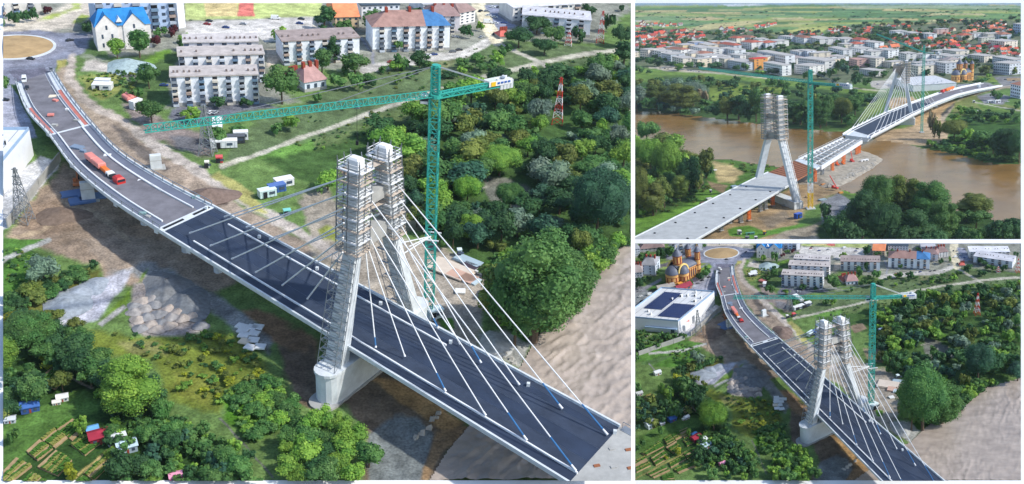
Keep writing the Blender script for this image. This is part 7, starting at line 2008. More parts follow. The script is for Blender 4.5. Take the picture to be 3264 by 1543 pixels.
def town():
    cream, wht, gry = (236, 222, 198), (230, 228, 224), (200, 206, 214)
    cnt = {}
    def tb(c, x, y, w, h, skew=None, wall=None, roof=(186, 182, 178), depth=None, label=None, bays=None, floors=4, style='flat', **kw):
        skew = random.uniform(.10, .24) if skew is None else skew; depth = depth or random.uniform(9, 17); tall_ = 'tower' in kw.get('name', '')
        if not tall_: h *= random.uniform(1.15, 1.6); w *= random.uniform(.72, .95)
        if style == 'flat' and not tall_ and random.random() < .22: style = 'hip'; roof = random.choice([(170, 118, 98), (160, 150, 148), (188, 104, 84)]); kw['ridge'] = 2.2
        a, b = px(c, x, y), px(c, x + w, y + skew * w)
        A, B = TT.at(*a), TT.at(*b); hh = TT.tall(*a, a[1] - h / 3.045)
        return block(label, A, B, hh, depth, floors=floors, bays=bays or max(3, int(w / 18)), wall=wall or random.choice([wht, (236, 238, 240), (240, 240, 240), gry, (232, 222, 206)]), roof=roof, style=style, detail=1, **kw), (a[0] + b[0]) / 2, a[1]
    TBL = []
    def add(c, x, y, w, h, nm='apartment_block', **kw):
        r, X, Y = tb(c, x, y, w, h, label='x', name=nm, **kw)
        if r: TBL.append((r, TT, (X, Y - 8), None, 'apartment block', kw.get('roof'), kw.get('wall')))
    # hand-placed front rows (left base x, base y, width, height, in window pixels)
    for c, x, y, w, h, kw in [('g', 36, 590, 60, 60, dict(wall=cream, skew=-.1)), ('g', 95, 560, 95, 52, {}), ('g', 195, 560, 120, 55, {}), ('g', 300, 590, 105, 50, {}), ('g', 405, 625, 130, 58, {}), ('g', 595, 650, 60, 66, dict(wall=cream)), ('g', 640, 612, 90, 52, {}), ('g', 770, 620, 80, 48, {}), ('g', 860, 650, 62, 60, dict(wall=cream)), ('g', 920, 655, 215, 55, {}), ('g', 1150, 672, 55, 68, dict(wall=(226, 160, 92), roof=(216, 70, 62), skew=.18)), ('g', 1215, 640, 80, 60, dict(wall=cream)),
                             ('g', 1290, 700, 240, 72, {}), ('g', 1590, 710, 190, 68, {}), ('g', 1800, 690, 110, 70, dict(wall=wht)), ('g', 1625, 650, 250, 56, {}), ('g', 1230, 600, 310, 75, {}), ('g', 1120, 610, 130, 48, {}), ('g', 940, 595, 150, 46, {}), ('g', 750, 585, 180, 46, {}), ('g', 600, 570, 130, 46, {}), ('g', 530, 575, 70, 50, dict(wall=cream)), ('g', 340, 540, 180, 44, {}), ('g', 200, 520, 120, 40, dict(roof=(196, 186, 172))), ('g', 475, 525, 150, 38, {}), ('g', 330, 500, 120, 36, {}), ('g', 570, 505, 170, 38, {}), ('g', 740, 535, 90, 52, dict(wall=wht)), ('g', 835, 530, 60, 52, {}),
                             ('g', 910, 530, 130, 40, {}), ('g', 1090, 560, 60, 36, {}), ('g', 630, 470, 140, 36, dict(wall=cream)), ('g', 750, 455, 60, 40, dict(wall=(206, 150, 120))), ('g', 830, 450, 110, 40, {}), ('g', 950, 420, 110, 40, {}), ('g', 1070, 470, 140, 48, {}), ('g', 1240, 470, 90, 46, {}), ('g', 1330, 440, 110, 40, {}), ('g', 1190, 420, 70, 32, {}), ('g', 1430, 400, 150, 38, {}), ('g', 1590, 410, 110, 38, {}), ('g', 1710, 415, 140, 42, {}), ('g', 1860, 420, 80, 40, {}), ('g', 1050, 395, 120, 30, {}), ('g', 860, 480, 150, 44, {}),
                             ('g', 1370, 590, 80, 40, dict(wall=wht)), ('g', 1440, 610, 150, 44, {}), ('g', 1810, 600, 110, 44, {}), ('g', 1840, 550, 100, 36, {}),
                             ('h', 0, 530, 190, 50, {}), ('h', 0, 590, 140, 44, {}), ('h', -10, 650, 60, 52, dict(wall=cream)), ('h', 90, 480, 90, 40, {}), ('h', 190, 475, 75, 40, dict(wall=wht)), ('h', 215, 430, 120, 34, {}), ('h', 330, 470, 150, 44, {}), ('h', 210, 525, 140, 46, {}), ('h', 340, 560, 100, 46, dict(wall=wht)), ('h', 445, 550, 180, 50, {}), ('h', 200, 640, 90, 54, dict(wall=(206, 170, 160), roof=(190, 150, 140))), ('h', 280, 630, 210, 54, {}), ('h', 680, 590, 90, 52, {}), ('h', 540, 650, 100, 44, {}), ('h', 830, 590, 100, 52, {}), ('h', 990, 590, 80, 52, {}),
                             ('h', 1000, 530, 90, 34, {}), ('h', 1105, 545, 180, 40, {}), ('h', 1100, 600, 80, 50, {}), ('h', 1180, 600, 70, 40, {}), ('h', 1070, 650, 110, 50, {}), ('h', 1350, 590, 200, 44, {}), ('h', 1590, 620, 220, 48, {}), ('h', 1600, 715, 165, 82, dict(wall=gry)), ('h', 880, 640, 110, 44, {}), ('h', 900, 700, 100, 52, {}), ('h', 1035, 700, 110, 70, {}), ('h', 1150, 690, 100, 56, {}), ('h', 800, 730, 90, 84, {}), ('h', 800, 660, 60, 44, {}), ('h', 1550, 455, 200, 40, {}), ('h', 1240, 385, 60, 40, dict(wall=cream)), ('h', 1370, 375, 60, 38, {}), ('h', 1490, 375, 80, 34, {}), ('h', 1590, 375, 110, 34, {}),
                             ('h', 1020, 335, 45, 40, dict(wall=(220, 190, 180))), ('h', 730, 355, 100, 30, {}), ('h', 590, 345, 80, 34, {}), ('h', 890, 365, 110, 32, {}), ('h', 1450, 430, 45, 46, dict(wall=(206, 206, 190))), ('h', 1790, 330, 90, 70, dict(wall=(170, 190, 214))), ('h', 40, 420, 60, 34, {}), ('h', 110, 430, 60, 40, dict(wall=wht)), ('h', -30, 420, 60, 36, {}), ('h', 1765, 940, 130, 100, dict(wall=(222, 228, 236))), ('h', 300, 720, 200, 40, dict(wall=(214, 214, 210)))]:
        add(c, x, y, w, h, **kw)
    for lb, c, x, y, w, h, kw in (('cream tower block standing above the flats at the left', 'g', 440, 497, 70, 68, dict(wall=(232, 208, 160), floors=8)), ('blue and white tower block beside the cream tower', 'g', 555, 472, 65, 66, dict(wall=(150, 170, 206), floors=8)), ('grey tower block with stepped front in the town centre', 'g', 1548, 600, 90, 110, dict(wall=(190, 200, 206), floors=9)), ('taller middle part of the grey tower block', 'g', 1640, 606, 75, 118, dict(wall=(206, 214, 222), floors=9)), ('cream right part of the grey tower block', 'g', 1718, 612, 60, 104, dict(wall=(226, 214, 194), floors=8))):
        r, X, Y = tb(c, x, y, w, h, label=lb, name='tower_block', cat='tower block', **kw)
    # market hall left of the levee, white warehouse, church
    A, B = TT.at(*px('h', 822, 892)), TT.at(*px('h', 1240, 866)); hh = TT.tall(*px('h', 822, 892), px('h', 822, 832)[1])
    w = block('long white warehouse below the church', A, B, hh, (TT.at(*px('h', 1160, 790)) - TT.at(*px('h', 1130, 872))).length, floors=1, bays=6, wall=(236, 236, 236), roof=(206, 208, 212), style='flat', detail=0, cat='warehouse', name='warehouse')
    if w:
        L = (B - A).length
        for i in range(6): part('rooftop_unit', unit(STEEL_W), w, (L * (.15 + .13 * i), 4 + (i % 3) * 4, hh + .4), (0, 0, 0), (1.6, 1.6, .9))
        for i in range(5): part('wall_panel', unit(WHITE), w, (L * (.1 + .2 * i), -.01, .2), (0, 0, 0), (L * .19, .06, hh * .9))
    a, b = TT.at(*px('h', 1215, 800)), TT.at(*px('h', 1420, 772))
    church('ochre brick church with grey domes beyond the warehouse', a, math.atan2(b.y - a.y, b.x - a.x) + .12, TT.mpp(*px('h', 1310, 790)) * 84 / 33)
    # houses
    HS = []
    def hood(c, poly, n, wpx, roofs, rows=None):
        got = 0; t = 0; xs = [p[0] for p in poly]; ys = [p[1] for p in poly]
        while got < n and t < n * 40:
            t += 1; x, y = random.uniform(min(xs), max(xs)), random.uniform(min(ys), max(ys))
            if not inside((x, y), poly): continue
            X, Y = px(c, x, y)
            if any(abs(X - h[1]) < wpx * .26 and abs(Y - h[2]) < wpx * .13 for h in HS): continue
            p = TT.at(X, Y); m = TT.mpp(X, Y) / 3.045 * wpx * random.uniform(.75, 1.25)
            o = house('x', p, random.choice([.2, .3, 1.6, 1.8, -.2]) + random.uniform(-.2, .2), m, m * .75, m * .36, m * .32, random.choice([(236, 230, 220), (240, 236, 232), (226, 206, 180), (214, 214, 214)]), random.choice(roofs), None, got < 400 and wpx > 20)
            HS.append((o, X, Y)); got += 1
    R1 = [(206, 104, 76), (190, 92, 70), (222, 122, 90), (172, 88, 78), (200, 84, 70)]
    hood('g', [(36, 330), (470, 310), (470, 440), (300, 480), (36, 470)], 44, 42, R1)
    hood('g', [(36, 220), (500, 245), (480, 275), (36, 275)], 20, 26, R1 + [(160, 130, 130)])
    hood('g', [(380, 300), (700, 310), (700, 400), (560, 400), (380, 380)], 14, 40, R1)
    hood('g', [(880, 280), (1230, 280), (1230, 325), (880, 330)], 14, 34, R1)
    hood('g', [(1200, 265), (1420, 225), (1420, 245), (1240, 285)], 10, 26, R1 + [(150, 120, 124)])
    hood('g', [(1520, 350), (1640, 330), (1918, 330), (1918, 385), (1540, 370)], 8, 40, R1)
    hood('h', [(0, 290), (180, 265), (240, 290), (30, 375), (0, 370)], 18, 32, R1)
    hood('h', [(200, 395), (330, 300), (420, 235), (460, 245), (400, 360), (340, 400)], 22, 32, R1)
    hood('h', [(480, 235), (760, 230), (820, 300), (640, 300), (480, 260)], 10, 28, R1)
    hood('h', [(640, 380), (900, 370), (1300, 420), (1300, 500), (960, 480), (740, 440)], 30, 44, R1 + [(190, 60, 80)])
    hood('h', [(1290, 320), (1420, 240), (1720, 235), (1780, 310), (1600, 335), (1480, 285), (1380, 330)], 44, 34, [(206, 120, 92), (198, 110, 84), (214, 130, 100)])
    hood('h', [(1190, 450), (1500, 440), (1860, 480), (1860, 560), (1650, 540), (1390, 520)], 22, 50, R1 + [(190, 60, 80)])
    hood('h', [(830, 300), (1280, 290), (1280, 380), (900, 345)], 14, 36, R1)
    hood('h', [(1060, 210), (1500, 195), (1700, 190), (1700, 225), (1300, 230)], 16, 24, R1)
    hood('h', [(500, 470), (640, 440), (640, 500), (520, 510)], 3, 80, [(222, 130, 96)])
    def colour_word(o, part_='roof'):
        return KID[(o.name, part_)].color
    KID.update({(c.parent.name, c.name.split('.')[0]): c for c in TT.objs if c.parent})
    its = []
    for o, X, Y in HS:
        c = colour_word(o); its.append((o, TT, (X, Y - 3), 'orange-roofed' if c[0] > .5 and c[1] > .13 else 'red-roofed' if c[0] > .3 else 'brown-roofed', 'house'))
    label_near(its, MARKS, 'house')
    its = []
    for r, T_, p, _, cat, roof, wall in TBL:
        c = colour_word(r, 'wall'); its.append((r, TT, p, 'cream' if c[2] < c[0] * .82 else 'blue-grey' if c[2] > c[0] * 1.04 else 'white', cat))
    label_near(its, MARKS, 'flats')
    for o, X, Y in HS: o['group'] = 'town houses, upper right view'
    for r in TBL: r[0]['group'] = 'town flats, upper right view'


def town_plants():
    def w(c, cx, yt, yb, wd, kind='round', hue='mid', sh=False):
        X, Y = px(c, cx, yb); want(TT.at(X, Y), TT.tall(X, Y, px(c, cx, yt)[1]), TT.mpp(X, Y) * wd * 1.12 / 3.045, kind, hue, sh)
    for a in [(70, 180, 520, 190, 'big', 'bright'), (200, 175, 560, 240, 'big', 'bright'), (360, 195, 640, 240, 'big', 'bright'), (500, 260, 640, 150, 'round', 'bright'), (570, 325, 735, 230, 'round', 'dark'), (90, 430, 930, 190, 'big', 'olive'), (220, 600, 935, 220, 'big', 'olive'), (330, 520, 860, 180, 'round', 'olive'), (400, 330, 560, 140, 'tall', 'mid'), (480, 520, 795, 170, 'big', 'olive'), (640, 490, 705, 130, 'round', 'olive'), (670, 520, 690, 90, 'tall', 'dry'), (735, 228, 570, 135, 'tall', 'olive'), (760, 440, 570, 80, 'wide', 'dark'), (20, 400, 700, 120, 'round', 'dark'), (270, 380, 640, 150, 'round', 'mid'), (120, 860, 945, 90, 'wide', 'bright')]: w('i', *a)
    for a in [(470, 525, 1010, 330, 'big', 'mid'), (720, 512, 990, 300, 'big', 'olive'), (980, 570, 1030, 340, 'big', 'mid'), (330, 640, 1190, 300, 'big', 'dark'), (560, 800, 1300, 320, 'big', 'dark'), (850, 850, 1320, 320, 'big', 'dark'), (1100, 760, 1250, 280, 'big', 'mid'), (1405, 705, 985, 320, 'big', 'olive'), (1250, 1010, 1260, 200, 'wide', 'dark'), (1420, 1040, 1280, 230, 'wide', 'mid'), (1660, 950, 1270, 260, 'round', 'dark'), (1850, 1000, 1260, 170, 'wide', 'dark'), (60, 900, 1320, 220, 'round', 'dark'), (200, 980, 1360, 250, 'round', 'dark'), (-20, 780, 1000, 120, 'wide', 'dark'), (700, 1000, 1400, 300, 'wide', 'dark'), (1000, 1050, 1400, 260, 'wide', 'dark')]: w('j', *a)
    for a in [(1010, -120, 195, 90, 'tall', 'dry'), (1060, -30, 200, 80, 'tall', 'olive'), (1220, 0, 215, 240, 'big', 'olive'), (1330, 60, 240, 130, 'round', 'bright'), (1490, 80, 330, 240, 'round', 'mid'), (1600, 120, 340, 200, 'wide', 'dark'), (1720, 60, 400, 260, 'big', 'dark'), (1850, 110, 430, 220, 'big', 'dark'), (1380, 190, 310, 170, 'wide', 'dark'), (1190, 240, 340, 150, 'bush', 'mid'), (1080, 240, 300, 130, 'bush', 'mid'), (1500, 330, 400, 160, 'bush', 'mid'), (1740, 330, 420, 200, 'wide', 'mid')]: w('j', *a)
    for a in [(60, 805, 1085, 160, 'round', 'silver'), (160, 920, 1095, 160, 'wide', 'mid'), (260, 800, 1065, 210, 'big', 'olive'), (410, 725, 1000, 170, 'round', 'silver'), (490, 790, 1090, 290, 'big', 'olive'), (610, 780, 1030, 230, 'big', 'silver'), (695, 820, 1040, 110, 'tall', 'dry'), (440, 1010, 1110, 130, 'wide', 'silver'), (520, 1040, 1120, 120, 'wide', 'mid'), (630, 1030, 1130, 110, 'wide', 'silver'), (320, 970, 1100, 140, 'wide', 'blue'), (940, 885, 1160, 150, 'tall', 'olive'), (1050, 870, 1165, 150, 'tall', 'dark'), (800, 1000, 1150, 170, 'wide', 'dark'), (1220, 830, 1190, 160, 'round', 'mid'), (1130, 960, 1190, 120, 'wide', 'dark'), (1580, 950, 1200, 150, 'tall', 'dark'), (1650, 920, 1215, 150, 'tall', 'mid'), (1840, 940, 1245, 170, 'big', 'mid'), (1900, 880, 1230, 130, 'round', 'mid'), (1700, 1000, 1215, 130, 'round', 'dark'),
              (30, 1030, 1090, 70, 'bush', 'mid'), (90, 540, 625, 110, 'round', 'dark'), (180, 545, 645, 90, 'round', 'mid'), (265, 560, 645, 110, 'round', 'dark'), (380, 585, 655, 100, 'wide', 'dark'), (470, 605, 685, 110, 'wide', 'bright'), (560, 590, 672, 90, 'round', 'mid'), (680, 590, 675, 100, 'wide', 'dark'), (820, 590, 668, 150, 'wide', 'dark'), (1020, 620, 700, 80, 'round', 'dark'), (1115, 605, 690, 70, 'round', 'mid'), (1265, 675, 728, 100, 'wide', 'bright'), (1420, 650, 730, 110, 'wide', 'dark'), (1350, 650, 725, 60, 'tall', 'dark'), (1720, 675, 770, 110, 'round', 'mid'), (1850, 670, 770, 100, 'round', 'dark'), (80, 630, 712, 90, 'round', 'mid'), (180, 665, 720, 55, 'round', 'mid'), (600, 720, 800, 90, 'round', 'dark'), (1400, 780, 840, 70, 'wide', 'dark'), (1030, 730, 800, 60, 'tall', 'dark'), (1740, 470, 520, 100, 'wide', 'mid'), (1190, 505, 560, 80, 'wide', 'dark')]: w('g', *a)
    for a in [(130, 940, 1200, 190, 'big', 'olive'), (30, 890, 1110, 160, 'round', 'mid'), (260, 890, 1120, 170, 'round', 'mid'), (380, 890, 1010, 130, 'wide', 'dark'), (320, 880, 960, 100, 'wide', 'dark'), (430, 900, 970, 110, 'wide', 'mid'), (210, 1080, 1230, 170, 'wide', 'mid'), (40, 645, 770, 110, 'wide', 'mid'), (110, 560, 700, 110, 'round', 'dark'), (165, 610, 730, 90, 'round', 'blue'), (280, 655, 840, 140, 'round', 'dark'), (370, 735, 860, 100, 'tall', 'mid'), (440, 680, 760, 110, 'wide', 'dark'), (70, 745, 810, 90, 'wide', 'dark'), (540, 680, 750, 100, 'wide', 'mid'), (1530, 610, 720, 170, 'wide', 'olive'), (1800, 630, 725, 70, 'tall', 'olive'), (1510, 745, 815, 130, 'wide', 'mid'), (1560, 705, 760, 70, 'wide', 'bright'), (1320, 770, 812, 60, 'wide', 'mid'), (1430, 770, 810, 60, 'wide', 'dark'), (1625, 865, 975, 110, 'wide', 'mid'), (1380, 1030, 1130, 110, 'wide', 'mid'), (1500, 1070, 1150, 90, 'wide', 'mid'), (1600, 1080, 1170, 130, 'wide', 'dark'), (1730, 1080, 1180, 140, 'wide', 'dark'), (1840, 970, 1060, 100, 'wide', 'mid'), (1840, 1100, 1200, 120, 'wide', 'mid'),
              (700, 670, 760, 60, 'wide', 'dark'), (960, 660, 740, 80, 'wide', 'dark'), (1100, 700, 755, 80, 'wide', 'dark'), (1230, 650, 740, 60, 'wide', 'dark'), (500, 640, 700, 70, 'wide', 'dark'), (1390, 610, 700, 80, 'tall', 'mid')]: w('h', *a)
    def scat(c, poly, n, hpx, ratio, hues, sh=False, kinds=('wide', 'round')):
        xs = [p[0] for p in poly]; ys = [p[1] for p in poly]; got = t = 0
        while got < n and t < n * 30:
            t += 1; x, y = random.uniform(min(xs), max(xs)), random.uniform(min(ys), max(ys))
            if not inside((x, y), poly): continue
            h = random.uniform(*hpx); w(c, x, y - h, y, h * random.uniform(*ratio), random.choice(kinds), random.choice(hues), sh); got += 1
    D = ['dark', 'dark', 'mid', 'mid', 'olive', 'blue']
    scat('g', [(40, 790), (500, 770), (1000, 800), (1500, 850), (1900, 880), (1900, 1230), (1300, 1200), (700, 1130), (40, 1070)], 90, (60, 130), (.8, 1.3), D)
    scat('h', [(0, 900), (400, 910), (500, 980), (280, 1180), (0, 1230)], 22, (60, 110), (.8, 1.2), D)
    scat('g', [(40, 300), (1918, 330), (1918, 700), (1500, 720), (900, 660), (40, 600)], 360, (24, 56), (.9, 1.6), D)
    scat('h', [(0, 280), (450, 235), (1870, 200), (1870, 740), (1450, 720), (700, 700), (0, 700)], 540, (24, 56), (.9, 1.6), D)
    scat('h', [(440, 270), (640, 300), (700, 380), (600, 440), (420, 430)], 60, (26, 44), (1, 1.7), ['dark', 'mid'])
    scat('g', [(36, 110), (1900, 110), (1900, 290), (36, 290)], 60, (6, 14), (1.2, 3), ['dark', 'blue'])
    scat('h', [(0, 90), (1860, 90), (1860, 200), (0, 230)], 90, (6, 14), (1.2, 3), ['dark', 'blue'])
    scat('h', [(1250, 1090), (1870, 1100), (1870, 1218), (1180, 1218)], 26, (50, 90), (1, 1.5), ['mid', 'dark', 'bright'])
    scat('j', [(900, 240), (1150, 190), (1868, 330), (1868, 430), (1500, 400), (1200, 330)], 40, (40, 80), (1.1, 1.6), ['mid', 'dark', 'bright'], True, ('bush',))
    scat('i', [(30, 930), (300, 900), (700, 640), (780, 660), (640, 830), (30, 1000)], 22, (20, 40), (1.2, 1.8), ['mid', 'bright', 'olive'], True, ('bush',))
    scat('i', [(700, 380), (1380, 460), (1200, 560), (900, 400)], 26, (14, 30), (1.4, 2.4), ['bright', 'mid', 'olive'], True, ('bush',))
    scat('j', [(250, 1000), (1250, 1000), (1860, 1060), (1860, 1260), (0, 1260)], 26, (130, 220), (.9, 1.3), ['dark', 'dark', 'mid'])
    scat('i', [(30, 240), (450, 260), (680, 460), (700, 640), (480, 800), (260, 930), (30, 940)], 26, (150, 260), (.7, 1.0), ['mid', 'olive', 'bright', 'mid'])
    scat('i', [(30, 300), (650, 480), (690, 680), (450, 850), (30, 960)], 40, (50, 90), (1.1, 1.6), ['mid', 'olive', 'dark'], True, ('bush',))
    scat('j', [(240, 820), (1200, 900), (1250, 1100), (240, 1150)], 40, (70, 120), (1.1, 1.6), ['mid', 'dark', 'dark', 'olive'], True, ('bush',))
    scat('j', [(300, 860), (1200, 920), (1230, 1000), (320, 1000)], 14, (220, 330), (.75, 1.0), ['mid', 'dark', 'olive'])
    scat('g', [(700, 800), (1500, 850), (1500, 930), (800, 990)], 22, (18, 40), (1.3, 2), ['mid', 'dark', 'bright'], True, ('bush',))


def town_site():
    for lb, c, x, y, rz, col, up in (('red boom crane at the foot of the spit', 'j', 65, 695, 2.2, (206, 60, 50), 9), ('orange crane furthest left on the spit', 'j', 88, 465, 1.6, (230, 100, 50), 6), ('orange and yellow crane in the middle of the spit', 'j', 145, 455, 1.6, (230, 120, 50), 4), ('red crane with tall boom on the spit', 'j', 232, 432, 1.7, (200, 54, 46), 11)):
        lift_crane(lb, TT.at(*px(c, x, y)) + Vector((0, 0, .9)), rz, lin(*col), .55, 7, up)
    for lb, c, x, y, L, D, H, col, rz in (('blue container standing in the shade by the pier', 'i', 1625, 960, 4.2, 2.2, 2.6, (30, 80, 180), .6), ('white storage drum cabin on the grass verge', 'i', 1055, 1120, 1.6, 1.6, 2.2, (226, 226, 222), .3), ('white hut on the near bank grass', 'i', 776, 712, 1.2, 1.2, 1.6, (230, 230, 228), .2), ('white girder segment lying on the spit', 'j', 350, 428, 6.5, 1.4, 1.6, (228, 228, 226), .5), ('white site cabin on the far bank', 'h', 1435, 1105, 2.2, 2.0, 2.6, (226, 228, 230), .3), ('dark site cabin on the far bank grass', 'h', 1300, 1090, 3.0, 2.0, 1.8, (120, 60, 60), .2), ('white lorry on the far yard', 'h', 1640, 1000, 5, 2.2, 2.4, (226, 228, 232), .2), ('pale lorry second on the far yard', 'h', 1570, 1000, 5, 2.2, 2.2, (206, 210, 216), .2), ('white hut at the far path corner', 'h', 1412, 998, 1.4, 1.4, 2, (230, 230, 230), .2), ('green equipment row on the verge', 'i', 1160, 1120, 4.4, 1.2, 1.0, (70, 140, 120), .1), ('yellow roller box on the verge', 'i', 1298, 1120, 1.2, 1.2, 1.8, (232, 170, 50), .1), ('grey tank at the verge bottom', 'i', 1215, 1165, 1.3, 1.2, 1.4, (206, 206, 206), .1), ('second grey tank at the verge bottom', 'i', 1130, 1160, 1.8, 1.2, 1.2, (120, 124, 130), .1)):
        container(lb, TT.at(*px(c, x, y)) + Vector((0, 0, .6 if c == 'j' else 0)), rz, L * .8, D * .8, H * .8, lin(*col))
    for i, (c, x, y, L, col) in enumerate((('i', 1500, 840, 4, (170, 170, 168)), ('i', 1860, 790, 5, (150, 170, 176)), ('i', 1720, 760, 3, (176, 150, 120)), ('i', 760, 780, 4, (214, 214, 210)), ('i', 1000, 660, 4, (150, 170, 190)), ('i', 1870, 640, 3, (206, 140, 80)), ('i', 700, 820, 3.5, (120, 84, 70)), ('i', 1020, 990, 4, (180, 150, 120)), ('j', 120, 720, 3, (200, 140, 60)), ('i', 820, 500, 2.6, (220, 220, 216)))):
        flat_pile(f"stack of building material, {ORDW[i]} along the near worksite", TT.at(*px(c, x, y)) + Vector((0, 0, .1)), .4, L * .7, L * .4, .7, lin(*col), 'material_stack', 'materials')
    A, B = TT.at(*px('h', 1100, 905), 6), TT.at(*px('h', 1210, 880), 5)
    o = thing('tipper_truck', 'red and orange tipper truck on the far approach', 'truck', A, math.atan2(B.y - A.y, B.x - A.x)); L = (B - A).length
    MB().bevbox(L * .32, L, -.9, .9, .6, 2.2, .15).build('trailer_body', ORANGE, o); MB().bevbox(0, L * .2, -.9, .9, .5, 2.3, .3).build('cab', RED, o); MB().box(L * .05, L * .95, -.5, .5, .35, .5).build('chassis', DARK, o)
    for x in (.1, .45, .6, .85):
        for s in (-.7, .7): MB().tube((L * x, s - .15, .4), (L * x, s + .15, .4), .4, None, 8).build('wheel', DARK, o)
    cs = [('g', 250 + 30 * i + random.uniform(-8, 8), 660 + 3 * i, random.choice(['white', 'silver', 'black', 'red'])) for i in range(5)] + [('g', 560 + 26 * i, 688 + 3 * i, random.choice(['white', 'grey', 'blue', 'silver'])) for i in range(5)] + [('h', 1770, 805, 'silver'), ('h', 1800, 785, 'black'), ('h', 1720, 775, 'black'), ('h', 1265, 835, 'white'), ('h', 1550, 835, 'black'), ('h', 1600, 810, 'black'), ('h', 1740, 990, 'white'), ('h', 1700, 985, 'silver'), ('h', 480, 820, 'blue'), ('h', 560, 825, 'white')]
    cols = {'white': (225, 228, 230), 'black': (40, 42, 48), 'silver': (160, 166, 172), 'red': (150, 40, 40), 'blue': (44, 70, 130), 'grey': (100, 104, 110)}
    its = []
    for c, x, y, col in cs:
        z = 1.4 if c == 'h' and x in (1550, 1600) else 0
        o = car('x', TT.at(*px(c, x, y), z), random.uniform(-.3, .3), lin(*cols[col]), 1.1); its.append((o, TT, px(c, x, y), col, 'car'))
    label_near(its, MARKS, 'car')


town(); town_plants(); town_site()

realise_trees()
for v_ in (VL, VB, VT):            # loose stone on the banks
    V = v_; mb = MB()
    for w_, q_, s_ in ROCKS:
        if w_ is v_:
            r = random.random
            b = [q_ + Vector((x * s_ * (.7 + .5 * r()), y * s_ * (.7 + .5 * r()), -.3 * s_)) for x, y in ((-.6, -.5), (.6, -.5), (.6, .5), (-.6, .5))]
            mb.hexa(b, [p.lerp(q_, .35) + Vector((0, 0, s_ * (.5 + .4 * r()))) for p in b])
    o_ = mb.build('riprap', mat('bank_stone', lin(178, 174, 166), .95, .25, .8, .1), kind='stuff'); o_.matrix_world = V.T.M

# ---------------------------------------------------------------- cut every tract at its edge
def finish(T):
    x0, y0, x1, y1 = T.rect
    C = CAM.translation; corners = []
    for a, b in ((x0, y0), (x1, y0), (x1, y1), (x0, y1)):
        corners.append((CAM.to_3x3() @ Vector(((a - PPX) / F, -(b - PPY) / F, -1))))
    planes = []
    for i in range(4):
        n = corners[i].cross(corners[(i + 1) % 4]).normalized()
        if n.dot(sum(corners, Vector())) < 0: n = -n
        planes.append(n)                      # inside: n.(p-C) >= 0
    bpy.context.view_layer.update()
    dead = []
    for o in T.objs:
        M = o.matrix_world
        bb = [M @ Vector(c) - C for c in o.bound_box]
        out = False; cut = []
        for n in planes:
            d = [n.dot(b) for b in bb]
            if max(d) <= 0: out = True; break
            if min(d) < 0: cut.append(n)
        if out: dead.append(o); continue
        if not cut: continue
        me = o.data.copy() if o.data.users > 1 else o.data
        o.data = me
        Mi = M.inverted(); Nt = M.to_3x3().transposed()
        bm = bmesh.new(); bm.from_mesh(me)
        for n in cut:
            bmesh.ops.bisect_plane(bm, geom=bm.verts[:] + bm.edges[:] + bm.faces[:], plane_co=Mi @ C, plane_no=(Nt @ n).normalized(), clear_inner=True)
        if not bm.faces: dead.append(o)
        bm.to_mesh(me); bm.free()
    kids = {}
    for o in T.objs:
        if o.parent: kids.setdefault(o.parent.name, []).append(o)
    gone = {o.name for o in dead}
    for o in dead:
        for c in kids.get(o.name, ()):
            if c.name not in gone: gone.add(c.name); dead.append(c)
    for o in T.things:
        if all(c.name in gone for c in kids.get(o.name, ())): dead.append(o)
    bpy.data.batch_remove(dead)


def label_trees():
    its = []
    for o, T, pos, h, w, kind, hue, shrub in TREES:
        try: o.name
        except ReferenceError: continue
        p = T.proj((pos[0], pos[1], h * .5))
        its.append((o, T, p, f"{SHAPEWORD[kind]} {HUEWORD[hue]}", 'shrub' if shrub else 'tree'))
        o['group'] = ('shrubs, ' if shrub else 'trees, ') + T.tag
    for nm, f in (('tree', 'tree'), ('shrub', 'shrub')):
        label_near([i for i in its if i[4] == f], MARKS, nm)


WHITE_EDGE = mat('white_edging', (.9, .9, .9), .6, 0, 1.0)


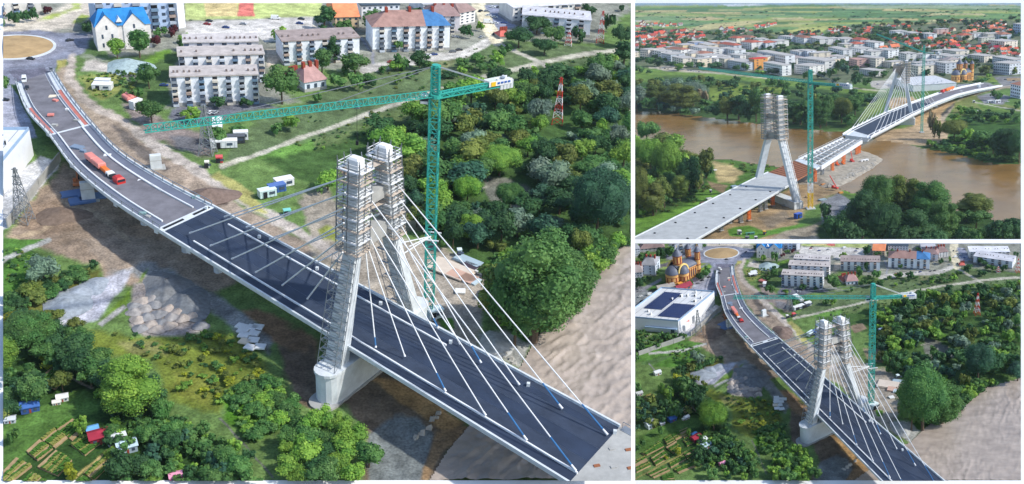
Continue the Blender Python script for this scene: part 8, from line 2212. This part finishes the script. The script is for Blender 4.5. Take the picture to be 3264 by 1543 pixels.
def edging(T):
    """white edging strip laid round a tract"""
    x0, y0, x1, y1 = T.rect; g = 13
    segs = [((x0 - g, y0 - g), (x1 + g, y0 - g), (x1 + g, y0), (x0 - g, y0)), ((x0 - g, y1), (x1 + g, y1), (x1 + g, y1 + g), (x0 - g, y1 + g)),
            ((x0 - g, y0), (x0, y0), (x0, y1), (x0 - g, y1)), ((x1, y0), (x1 + g, y0), (x1 + g, y1), (x1, y1))]
    for q in segs:
        me = bpy.data.meshes.new('edging'); b = [T.at(*p, 0) for p in q]; t = [p + Vector((0, 0, .12)) for p in b]
        mb = MB().hexa(b[::-1], t[::-1]); o = bpy.data.objects.new('white_edging', mb.mesh('edging', WHITE_EDGE)); COL.objects.link(o); o.matrix_world = T.M; o['kind'] = 'structure'


for t_ in (TL, TB, TT): finish(t_)
label_trees()
for t_ in (TL, TB, TT): edging(t_)

# ---------------------------------------------------------------- the air
lo = [1e9] * 3; hi = [-1e9] * 3
bpy.context.view_layer.update()
for o in list(SC.objects):
    if o.type == 'MESH':
        for c in o.bound_box:
            p = o.matrix_world @ Vector(c)
            for i in range(3): lo[i] = min(lo[i], p[i]); hi[i] = max(hi[i], p[i])
hz = MB().box(min(lo[0], -5) - 20, max(hi[0], 5) + 20, min(lo[1], -5) - 20, hi[1] + 20, lo[2] - 1, max(hi[2], CAM.translation.z) + 20)
hm = bpy.data.materials.new('air'); hm.use_nodes = True
for n in list(hm.node_tree.nodes):
    if n.bl_idname != 'ShaderNodeOutputMaterial': hm.node_tree.nodes.remove(n)
pv = hm.node_tree.nodes.new('ShaderNodeVolumePrincipled'); pv.inputs['Color'].default_value = (.72, .84, 1, 1); pv.inputs['Density'].default_value = 2.8e-5; pv.inputs['Anisotropy'].default_value = .2
hm.node_tree.links.new(pv.outputs[0], [n for n in hm.node_tree.nodes if n.bl_idname == 'ShaderNodeOutputMaterial'][0].inputs['Volume'])
ho = bpy.data.objects.new('haze', hz.mesh('haze', hm)); COL.objects.link(ho); ho['kind'] = 'stuff'
